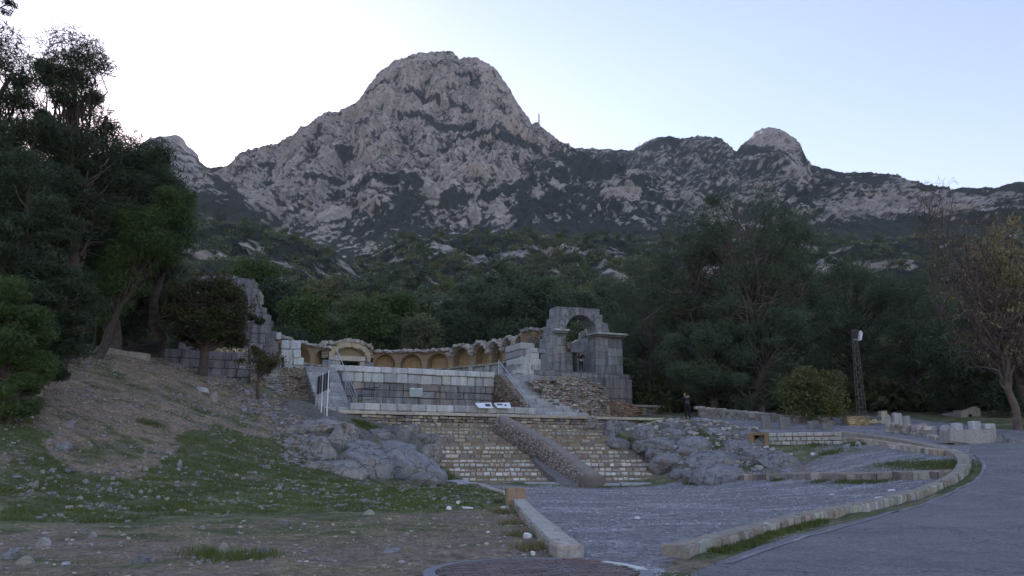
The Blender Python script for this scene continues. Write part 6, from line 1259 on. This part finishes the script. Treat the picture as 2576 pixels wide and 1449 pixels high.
def tree_mesh(H, hw, lo, shape, ncl, rcl, nleaf, lsz, asp, seed, dep=None, droop=0., trunk_r=None, lean=(0, 0), bare=0, twig=True, sq=.7, limb=1.0):
    """returns (trunk V, F), (leaf V, F) in local metres, base at the origin"""
    rng = np.random.default_rng(seed); dep = dep or hw; cp_ = crown_pts(ncl, H, lo, hw, dep, rng, shape, lean)
    tr = trunk_r or H * .022; top = np.array([lean[0] * .8, lean[1] * .8, H * .82]); tp, tr_ = branch((0, 0, -.4), top, tr * 1.25, tr * .25, rng, 9, .035)
    TV, TF, n0 = [], [], 0
    def addt(p, r, s=6):
        nonlocal n0
        v, f = tube(p, r, s, True); TV.append(v); TF.extend([[i + n0 for i in q] for q in f]); n0 += len(v)
    addt(tp, tr_, 8)
    for c in cp_:
        z0 = min(c[2] * rng.uniform(.45, .8), H * .78); k = np.interp(z0, tp[:, 2], np.arange(len(tp))); i = int(k); j = min(i + 1, len(tp) - 1); s = tp[i] * (1 - (k - i)) + tp[j] * (k - i)
        r = np.interp(z0, tp[:, 2], tr_) * .42 * limb; p, rr = branch(s, c, max(r, .012), .008 * H / 8, rng, 6, .10, .05); addt(p, rr, 5)
        for _ in range(bare):
            e = c + rng.normal(0, 1, 3) * rcl * np.array([1, 1, .8]) + [0, 0, rcl * .5]; p, rr = branch(p[3], e, max(r * .35, .008), .004 * H / 8, rng, 5, .12); addt(p, rr, 4)
    if nleaf:
        L = np.concatenate([clump(c, rcl * rng.uniform(.45, 1.35), int(nleaf * rng.uniform(.5, 1.4)), rng, sq) for c in cp_]); LV, LF = leaves(L, lsz, asp, rng, droop)
    else: LV, LF = np.zeros((0, 3)), np.zeros((0, 4), int)
    return (np.concatenate(TV), TF), (LV, LF)
def mk(name, V, Fs, mat, parent=None, smooth=False):
    if isinstance(Fs, list):
        q = [f for f in Fs if len(f) == 4]; o_ = {}
        for f in Fs:
            if len(f) != 4: o_.setdefault(len(f), []).append(f)
        fl = [np.array(q)] + [np.array(v) for v in o_.values()]
    else: fl = Fs
    return link(name, fast(name, V, fl, None, smooth), mat, parent)
def big_tree(name, u, vtop, vbase, Y, hwpx, label, cat='tree', group=None, mat='pine', bark='bark', ground=True, **k):
    """crown centred over picture column u at distance Y; ubase may differ for a leaning trunk"""
    ub = k.pop('ubase', u); b0 = P(ub, vbase, Y); b0[2] = hz(b0[0], b0[1]) if ground else b0[2]
    tp = P(u, vtop, Y); H = tp[2] - b0[2]; lean = (tp[0] - b0[0], 0); hw = hwpx * pxm(Y)
    (TV, TF), (LV, LF) = tree_mesh(H, hw, lean=lean, **k)
    th = empty(name, b0, label, cat, group); mk('trunk', TV, TF, M[bark], th, True)
    if len(LV): mk('crown', LV, LF, M[mat], th)
    return th
PG = 'pine trees massed on the left slope'
# left pine mass
big_tree('pine_tree', 20, 55, 900, 36, 120, 'tallest dark pine at the left edge of the photo', group=PG, lo=.22, shape='pine', ncl=95, rcl=1.0, nleaf=645, lsz=0.149, asp=.13, seed=1, mat='pine', limb=.8)
big_tree('pine_tree', 185, 92, 880, 39, 105, 'open topped pine with sky showing through, second tallest on the left', group=PG, lo=.3, shape='round', ncl=98, rcl=.85, nleaf=495, lsz=0.140, asp=.13, seed=2, mat='pine', bare=2)
big_tree('pine_tree', 290, 322, 870, 43, 120, 'broad dark pine in the middle of the left mass', group=PG, lo=.22, shape='umbrella', ncl=80, rcl=1.1, nleaf=600, lsz=0.158, asp=.13, seed=3, mat='pine', bare=1)
big_tree('pine_tree', 392, 368, 900, 46, 82, 'dark pine whose crown touches the small left peak', group=PG, lo=.35, shape='umbrella', ncl=74, rcl=1.05, nleaf=600, lsz=0.158, asp=.13, seed=4, mat='pine')
big_tree('pine_tree', 440, 462, 872, 41, 92, 'bright green leaning pine overhanging the fig tree', group=PG, lo=.22, shape='umbrella', ncl=85, rcl=.85, nleaf=645, lsz=0.131, asp=.13, seed=5, mat='pine2', ubase=240, trunk_r=.22)
big_tree('cedar_tree', 70, 380, 1010, 31, 150, 'dark drooping conifer at the lower left edge', group=PG, lo=.10, shape='pine', ncl=130, rcl=.8, nleaf=720, lsz=0.123, asp=.13, seed=6, mat='pine', droop=.3, sq=.45)
big_tree('cedar_tree', 30, 700, 1000, 28, 100, 'low dark green conifer boughs in front at the left edge', group=PG, lo=.02, shape='round', ncl=70, rcl=.6, nleaf=630, lsz=0.105, asp=.13, seed=7, mat='pine2', sq=.5)
big_tree('pine_tree', 180, 480, 880, 46, 110, 'shaded pine deep in the left mass behind the gate frame', group=PG, lo=.2, shape='round', ncl=60, rcl=1.3, nleaf=450, lsz=0.193, asp=.13, seed=8, mat='pine')
big_tree('pine_tree', 330, 620, 875, 50, 110, 'low shaded pine behind the old bench', group=PG, lo=.25, shape='round', ncl=60, rcl=1.3, nleaf=450, lsz=0.193, asp=.13, seed=9, mat='pine')
big_tree('pine_tree', 85, 300, 900, 50, 150, 'tall shaded pine at the back of the left mass', group=PG, lo=.15, shape='round', ncl=80, rcl=1.6, nleaf=300, lsz=.13, asp=.25, seed=10, mat='pine')
big_tree('pine_tree', 470, 690, 905, 58, 60, 'small pine behind the left arch', group=PG, lo=.1, shape='round', ncl=30, rcl=1.2, nleaf=280, lsz=.12, asp=.25, seed=11, mat='pine')
# overhanging bough of a nearer tree, top left corner
b0 = np.array([-11.2, 13.0, hz(-11.2, 13.)]); th = empty('pine_tree', b0, 'near pine outside the left edge, only its bough tip showing in the top left corner', 'tree'); rng = np.random.default_rng(5)
tip = P(22, 8, 13.4); (v1, f1_) = tube(branch((0, 0, -.3), (0.2, 0, 9.6), .2, .08, rng, 8, .02)[0], np.linspace(.2, .07, 8), 8); mk('trunk', v1, f1_, M['bark'], th, True)
pb_, rb_ = branch((.15, 0, 7.8), tip - b0, .06, .01, rng, 7, .04); v2, f2_ = tube(pb_, rb_, 5); mk('bough', v2, f2_, M['bark'], th, True)
Lc = np.concatenate([clump(pb_[-1] * (1 - f) + pb_[-3] * f + rng.normal(0, .06, 3) + [0, 0, .05], .13, 170, rng, .5) for f in np.linspace(0, 1, 12)] + [clump(np.array([.15, 0, z]) + rng.normal(0, .5, 3) * [1, 1, .3], .6, 400, rng) for z in np.linspace(7, 10.5, 14)]); LV, LF = leaves(Lc, .035, .2, rng); mk('crown', LV, LF, M['pine'], th)
# fig tree and the little one beside it
big_tree('fig_tree', 540, 708, 938, 45.5, 118, 'round dark tree with thinning brown leaves in front of the left arch', mat='figdark', lo=.30, shape='round', ncl=95, rcl=.62, nleaf=240, lsz=.085, asp=.5, seed=20, trunk_r=.26, bare=4, ubase=508, limb=1.2)
big_tree('small_tree', 652, 872, 980, 44.5, 62, 'small thin crowned tree below the pale blocks of the left arch', mat='fig', lo=.42, shape='umbrella', ncl=34, rcl=.38, nleaf=85, lsz=.06, asp=.5, seed=21, trunk_r=.09, bare=4)
# bushy tree with green stained stem on the right
big_tree('bushy_tree', 2042, 932, 1066, 51.5, 96, 'rounded yellow green tree with a green stained stem beside the path', mat='bush', bark='greenpaint', lo=.14, shape='round', ncl=85, rcl=.66, nleaf=210, lsz=.08, asp=.5, seed=27, trunk_r=.16, bare=1, limb=.6, sq=.8, dep=2.2)
# eucalyptus group
EG = 'large eucalyptus trees right of the ruin'
EU = [(1870, 470, 1040, 61, 190, 1905, 'tallest eucalyptus with bare whitish limbs right of the arch', 31), (1720, 560, 1030, 64, 150, 1800, 'broad eucalyptus leaning over the right arch', 32), (2010, 520, 1040, 66, 150, 1990, 'eucalyptus behind the rounded yellow green tree', 33), (1640, 640, 1000, 72, 120, 1640, 'eucalyptus just behind the right arch', 34), (2150, 640, 1040, 68, 130, 2140, 'dark eucalyptus behind the lattice mast', 35), (2290, 690, 1040, 64, 120, 2300, 'dark leafy tree between the mast and the ruined hut', 36), (1960, 760, 1035, 58, 120, 1880, 'low eucalyptus boughs beside the thick brown trunk', 37), (1760, 800, 1015, 60, 120, 1800, 'low eucalyptus boughs above the long ruined wall', 38)]
for (u, vt, vb, Y_, hw, ub, lab, sd_) in EU:
    big_tree('eucalyptus_tree', u, vt, vb, Y_, hw, lab, group=EG, mat='euca', bark='greybark' if sd_ in (31, 32) else 'bark', lo=.16 if sd_ < 37 else .05, shape='round', ncl=95 if sd_ < 34 else 70, rcl=1.35 if sd_ < 37 else 1.0, nleaf=450, lsz=.14, asp=.13, seed=sd_, droop=.5, ubase=ub, trunk_r=.42 if sd_ in (31, 32) else .3, bare=2 if sd_ in (31, 32) else 0, dep=4.5, limb=1.1)
# right edge: leaning bare tree and the dry yellow leaved one
big_tree('bare_tree', 2400, 520, 1066, 46, 105, 'leaning tree with bare grey fan of branches right of the hut', mat='yellow', bark='greybark', lo=.25, shape='round', ncl=60, rcl=1.1, nleaf=16, lsz=.10, asp=.3, seed=40, droop=.8, ubase=2560, trunk_r=.19, bare=7, dep=3., limb=1.2)
big_tree('dry_tree', 2510, 560, 1066, 48, 120, 'tree hung with dry yellow brown leaves at the right edge', mat='yellow', bark='bark', lo=.22, shape='round', ncl=80, rcl=.85, nleaf=170, lsz=.14, asp=.28, seed=41, droop=1.2, ubase=2590, trunk_r=.3, bare=3, dep=3.)
big_tree('dark_tree', 2420, 800, 1060, 60, 110, 'dark leafy tree behind the ruined hut', mat='euca', lo=.1, shape='round', ncl=60, rcl=1.3, nleaf=300, lsz=.15, asp=.3, seed=42, dep=4, droop=.4)
big_tree('dark_tree', 2560, 820, 1075, 56, 90, 'dark shrubby tree at the right edge below the yellow leaves', mat='euca', lo=.0, shape='round', ncl=60, rcl=1.1, nleaf=280, lsz=.14, asp=.3, seed=43, dep=3, droop=.4)
big_tree('thin_tree', 2370, 462, 1050, 62, 40, 'thin tree whose feathery bare top stands against the sky', mat='yellow', bark='bark', lo=.84, shape='round', ncl=14, rcl=.6, nleaf=4, lsz=.08, asp=.3, seed=44, trunk_r=.12, bare=7)
# trees right behind the ruin
BT = [(560, 690, 80, 70, 'pine', 'pine'), (640, 655, 98, 60, 'pine2', 'umbrella'), (700, 705, 84, 62, 'pine', 'umbrella'), (765, 745, 80, 60, 'pine2', 'umbrella'), (825, 800, 84, 48, 'olive', 'round'), (880, 752, 92, 52, 'olive', 'round'), (930, 758, 82, 52, 'pine2', 'umbrella'), (1005, 735, 90, 60, 'pine2', 'round'),
      (1060, 800, 84, 60, 'olive', 'round'), (1150, 745, 94, 70, 'euca', 'round'), (1235, 668, 88, 130, 'euca', 'round'), (1340, 700, 84, 100, 'euca', 'round'), (1440, 735, 86, 80, 'euca', 'round'), (1530, 700, 92, 90, 'euca', 'round'), (1590, 640, 98, 90, 'olive', 'round'), (1480, 800, 78, 60, 'olive', 'round'), (1100, 830, 86, 60, 'pine', 'round'), (720, 830, 76, 60, 'pine', 'round'), (960, 840, 84, 50, 'pine', 'round'), (1270, 820, 80, 70, 'pine', 'round')]
BN = ['dusky pine above the left arch', 'bright flat topped pine high behind the left arch', 'dark flat topped pine right of the left arch', 'green umbrella pine above the pale new blocks', 'blue grey tree left of the shrine', 'blue grey tree behind the shrine', 'green pine with a visible pale stem right of the shrine', 'round light green pine above the first niches', 'grey green tree above the second niche',
      'tall leafy tree left of the widest crown behind the niches', 'widest leafy crown, centred behind the brick niches', 'leafy tree above the end pier of the niches', 'leafy tree directly left of the right arch', 'tall leafy tree behind the right arch', 'grey green tree above and right of the right arch', 'grey green tree seen through the right arch', 'low dark pine behind the third niche', 'low dark pine right of the left arch stonework', 'low dark pine beside the pale stemmed one', 'low dark pine behind the stepped niches']
for i, (u, vt, Y_, hw, mt, shp) in enumerate(BT):
    nl = 330 if hw > 90 else 240
    big_tree('pine_tree' if mt.startswith('pine') else 'leafy_tree', u, vt, 900, Y_, hw, BN[i], group='trees directly behind the ruin', mat=mt, bark='palebark' if i in (6,) else 'bark', lo=.12 if shp == 'round' else .35, shape=shp, ncl=int(34 + hw * .5), rcl=1.35, nleaf=nl, lsz=.17, asp=.32 if mt != 'pine' else .25, seed=60 + i, droop=.2, dep=hw * pxm(Y_) * .6)

# wooded hillside: individual trees sharing a few meshes
protos = []
for i, (mt, shp, lo, asp) in enumerate([('olive', 'round', .05, .5), ('pine2', 'umbrella', .12, .3), ('bush', 'round', .0, .5), ('euca', 'round', .08, .4), ('pine', 'round', .08, .3), ('olive', 'round', .0, .5)]):
    (TV, TF), (LV, LF) = tree_mesh(1., .55 if shp == 'umbrella' else .5, lo, shp, 34, .15, 62, .032, asp, 200 + i, trunk_r=.022)
    nq = [f for f in TF if len(f) == 4]; V = np.concatenate([TV, LV]); Fq = np.concatenate([np.array(nq), LF + len(TV)]); me = fast('hill_tree', V, Fq, None, False, np.r_[np.zeros(len(nq)), np.ones(len(LF))]); me.materials.append(M['bark']); me.materials.append(M[mt]); protos.append(me)
hx, hy, hzz, hveg, hU, hV = [np.concatenate([h[i].ravel() for h in HILLS]) for i in range(6)]
rng = np.random.default_rng(77)
vis = (hU > 430) & (hU < 2600) & (hV > 560) & (hV < 900); rest = np.where(vis)[0]
# visible candidates: weight by picture area so that the trees spread evenly over the slope
sel = rng.choice(rest, 2600, replace=False)
used_xy = []
cnt = 0
for i in sel:
    if cnt >= 270: break
    Y_ = hy[i]; spc = 5 + Y_ * .02
    if any((hx[i] - a) ** 2 + (hy[i] - b_) ** 2 < spc ** 2 for a, b_ in used_xy): continue
    if 620 < hV[i] < 780 and (800 < hU[i] < 900) and rng.random() < .7: continue
    used_xy.append((hx[i], hy[i])); me = protos[int(rng.integers(6))]; o = bpy.data.objects.new('hillside_tree', me); C.objects.link(o); h = rng.uniform(4.5, 8.5) * (1.1 if Y_ < 200 else .85)
    o.location = (hx[i], hy[i], hzz[i] - .4); o.scale = (h * rng.uniform(.85, 1.3), h * rng.uniform(.85, 1.3), h); o.rotation_euler = (0, 0, rng.uniform(0, 6.28)); cnt += 1
    kind = me.materials[1].name
    kd = {'pine_needles': 'dark pine', 'bright_pine_needles': 'bright green pine', 'eucalyptus_leaves': 'leafy dark tree', 'grey_green_leaves': 'grey green tree', 'bush_leaves': 'yellowish green bushy tree'}[kind]
    zn = 'above the left arch' if hU[i] < 740 else 'above the shrine' if hU[i] < 950 else 'above the brick niches' if hU[i] < 1300 else 'above the right arch' if hU[i] < 1600 else 'above the tallest eucalyptus' if hU[i] < 2080 else 'above the lattice mast' if hU[i] < 2330 else 'above the ruined hut'
    vz = 'high on the wooded hillside' if hV[i] < 625 else 'halfway up the wooded hillside' if hV[i] < 720 else 'low on the wooded hillside'
    sz = 'large' if h > 6.8 else 'middling' if h > 5.4 else 'small'
    tag(o, '%s %s %s %s' % (sz, kd, vz, zn), 'tree', 'trees on the wooded hillside')
# undergrowth on the hills, one mass
def bushes(name, pts, s0, s1, nl, mat, seed, label):
    r = np.random.default_rng(seed); Vs = []; n = len(pts); s = r.uniform(s0, s1, n)
    d = r.normal(size=(n, nl, 3)); d /= np.linalg.norm(d, axis=2)[..., None]; d[..., 2] = np.abs(d[..., 2]) * .8; c = pts[:, None] + d * (s[:, None] * r.random((n, nl)) ** .4)[..., None]
    LV, LF = leaves(c.reshape(-1, 3), np.repeat(s, nl) * .16, .5, r); o = link(name, fast(name, LV, LF), M[mat]); tag(o, label, 'undergrowth', kind='stuff')
ok = np.where((hU > 380) & (hU < 2700) & (hveg > .3))[0]
for j, (mt, n_, nl, lab) in enumerate((('olive', 2300, 46, 'grey green scrub covering the hillside'), ('bush', 1100, 46, 'yellow green scrub covering the hillside'), ('figdark', 900, 40, 'dark scrub covering the hillside'))):
    k = rng.choice(ok, min(n_, len(ok)), replace=False); bushes('undergrowth', np.stack([hx[k], hy[k], hzz[k]], -1), 1.0, 3.0, nl, mt, 300 + j, lab)
# dark understory behind the ruin and along the right
pts = []
for _ in range(520):
    x = rng.uniform(-45, 62); y = rng.uniform(74, 112); pts.append((x, y, hz(x, y)))
for _ in range(260):
    x = rng.uniform(12, 60); y = rng.uniform(63, 80); pts.append((x, y, hz(x, y)))
for _ in range(160):
    x = rng.uniform(-48, -26); y = rng.uniform(50, 74); pts.append((x, y, hz(x, y)))
bushes('undergrowth', np.array(pts), 1.2, 3.2, 130, 'figdark', 310, 'dark bushes under the trees around the ruin')
# grass blades
def grass(name, reg, n, h0, h1, w, mat, seed, label, dens):
    r = np.random.default_rng(seed); pts = np.array([p[:2] for p in reg]); P_ = r.uniform(pts.min(0), pts.max(0), (n * 3, 2)); ok = inpolyw(P_[:, 0], P_[:, 1], [tuple(p) for p in pts]) & (r.random(n * 3) < dens(P_[:, 0], P_[:, 1])); P_ = P_[ok][:n]; n = len(P_)
    z = hz2(P_[:, 0], P_[:, 1]); a = r.uniform(0, 6.28, n); h = r.uniform(h0, h1, n); ln = r.normal(0, .35, (n, 2)) * h[:, None]; dx, dy = np.cos(a) * w / 2, np.sin(a) * w / 2
    V = np.stack([np.stack([P_[:, 0] - dx, P_[:, 1] - dy, z - .01], -1), np.stack([P_[:, 0] + dx, P_[:, 1] + dy, z - .01], -1), np.stack([P_[:, 0] + ln[:, 0], P_[:, 1] + ln[:, 1], z + h], -1)], 1).reshape(-1, 3)
    o = link(name, fast(name, V, np.arange(n * 3).reshape(n, 3)), M[mat]); tag(o, label, 'grass', kind='stuff')
M['grass'] = leafmat('grass_blades', (.065, .092, .028), (.135, .155, .055), .2); M['drygrass'] = leafmat('dry_grass_blades', (.15, .14, .07), (.24, .21, .12), .2)
dg_ = lambda x, y: .15 + .85 * sstep(-.25, .15, fbm(x * .8, y * 1.2, 2, 4))
grass('grass', A_slopeGreen, 90000, .03, .10, .022, 'grass', 1, 'short green grass on the lower slope', lambda x, y: .1 + .9 * sstep(-.15, .2, fbm(x * .8, y * 1.2, 2, 4)))
grass('grass', A_dirtL, 26000, .02, .06, .012, 'drygrass', 2, 'sparse dry grass on the trodden dirt', lambda x, y: sstep(.0, .3, fbm(x * .8, y * 1.2, 2, 4) - .5 * fbm(x * .12, y * .22, 1, 4)))
grass('grass', A_dirtL, 16000, .02, .06, .012, 'grass', 3, 'thin green grass patches in the trodden dirt', lambda x, y: sstep(.15, .35, fbm(x * .5, y * .9, 12, 4)))
def weeds(pts, rad, n, h, label, mat='grass', w=.02, seed=9):
    r = np.random.default_rng(seed); P_ = np.concatenate([r.normal(0, 1, (n, 2)) * rad + p[:2] for p in pts]); n = len(P_); z = np.maximum(hz2(P_[:, 0], P_[:, 1]), hz(P_[:, 0], P_[:, 1])); a = r.uniform(0, 6.28, n); hh = h * r.uniform(.4, 1.2, n); ln = r.normal(0, .45, (n, 2)) * hh[:, None]; dx, dy = np.cos(a) * w / 2, np.sin(a) * w / 2
    V = np.stack([np.stack([P_[:, 0] - dx, P_[:, 1] - dy, z], -1), np.stack([P_[:, 0] + dx, P_[:, 1] + dy, z], -1), np.stack([P_[:, 0] + ln[:, 0], P_[:, 1] + ln[:, 1], z + hh], -1)], 1).reshape(-1, 3)
    o = link('weeds', fast('weeds', V, np.arange(n * 3).reshape(n, 3)), M[mat]); tag(o, label, 'weeds', kind='stuff')
kn = resample(KERB, .5); d_, nm_ = normals(kn); sd_k = kn - nm_ * .32
weeds([p for i, p in enumerate(sd_k[2:16])], .10, 300, .09, 'green weeds at the foot of the curved kerb', seed=1)
weeds([G(*q) for q in ((2370, 1172), (2340, 1172), (2300, 1170), (2385, 1180), (2250, 1168), (2380, 1165))], .5, 700, .08, 'green weeds inside the kerb bend', seed=2, w=.03)
weeds([G(*q) for q in ((2120, 1212), (2150, 1214), (2180, 1214), (2060, 1212), (2220, 1213), (1960, 1208))], .2, 260, .09, 'green weeds below the straight retaining strip', seed=3, w=.03)
weeds([G(*q) for q in ((920, 1075), (940, 1080), (905, 1068), (1100, 1196), (1122, 1200), (1108, 1185), (848, 1035), (1770, 1098), (1790, 1126), (1860, 1128), (1745, 1215), (1900, 1180), (2150, 1120), (2060, 1118), (2090, 1140), (1700, 1158))], .3, 300, .17, 'tufts of weeds growing between the boulders and steps', seed=4, w=.04)
weeds([G(*q) for q in ((1262, 1290), (1285, 1320), (1310, 1350), (1340, 1380), (1250, 1262), (1215, 1240))], .16, 380, .16, 'grass tufts along the low wall', 'drygrass', seed=5, w=.014)
weeds([G(*q) for q in ((560, 1400), (520, 1392), (600, 1410), (640, 1400), (380, 1065), (395, 1070), (360, 1060))], .25, 260, .14, 'dark weeds in the burnt patch and on the slope', seed=6, w=.016)

# ------------------------------------------------------------------ air between here and the mountain
mb = MB(); mb.box((0, 1500, 480), (9100, 9100, 1024)); o = mb.build('haze', None); o.data.materials.clear()
m = bpy.data.materials.new('haze_air'); m.use_nodes = True; t = m.node_tree; t.nodes.clear()
pv = t.nodes.new('ShaderNodeVolumePrincipled'); pv.inputs['Density'].default_value = .00011; pv.inputs['Color'].default_value = (.86, .88, .95, 1)
ou = t.nodes.new('ShaderNodeOutputMaterial'); t.links.new(pv.outputs[0], ou.inputs['Volume']); o.data.materials.append(m); tag(o, kind='stuff')
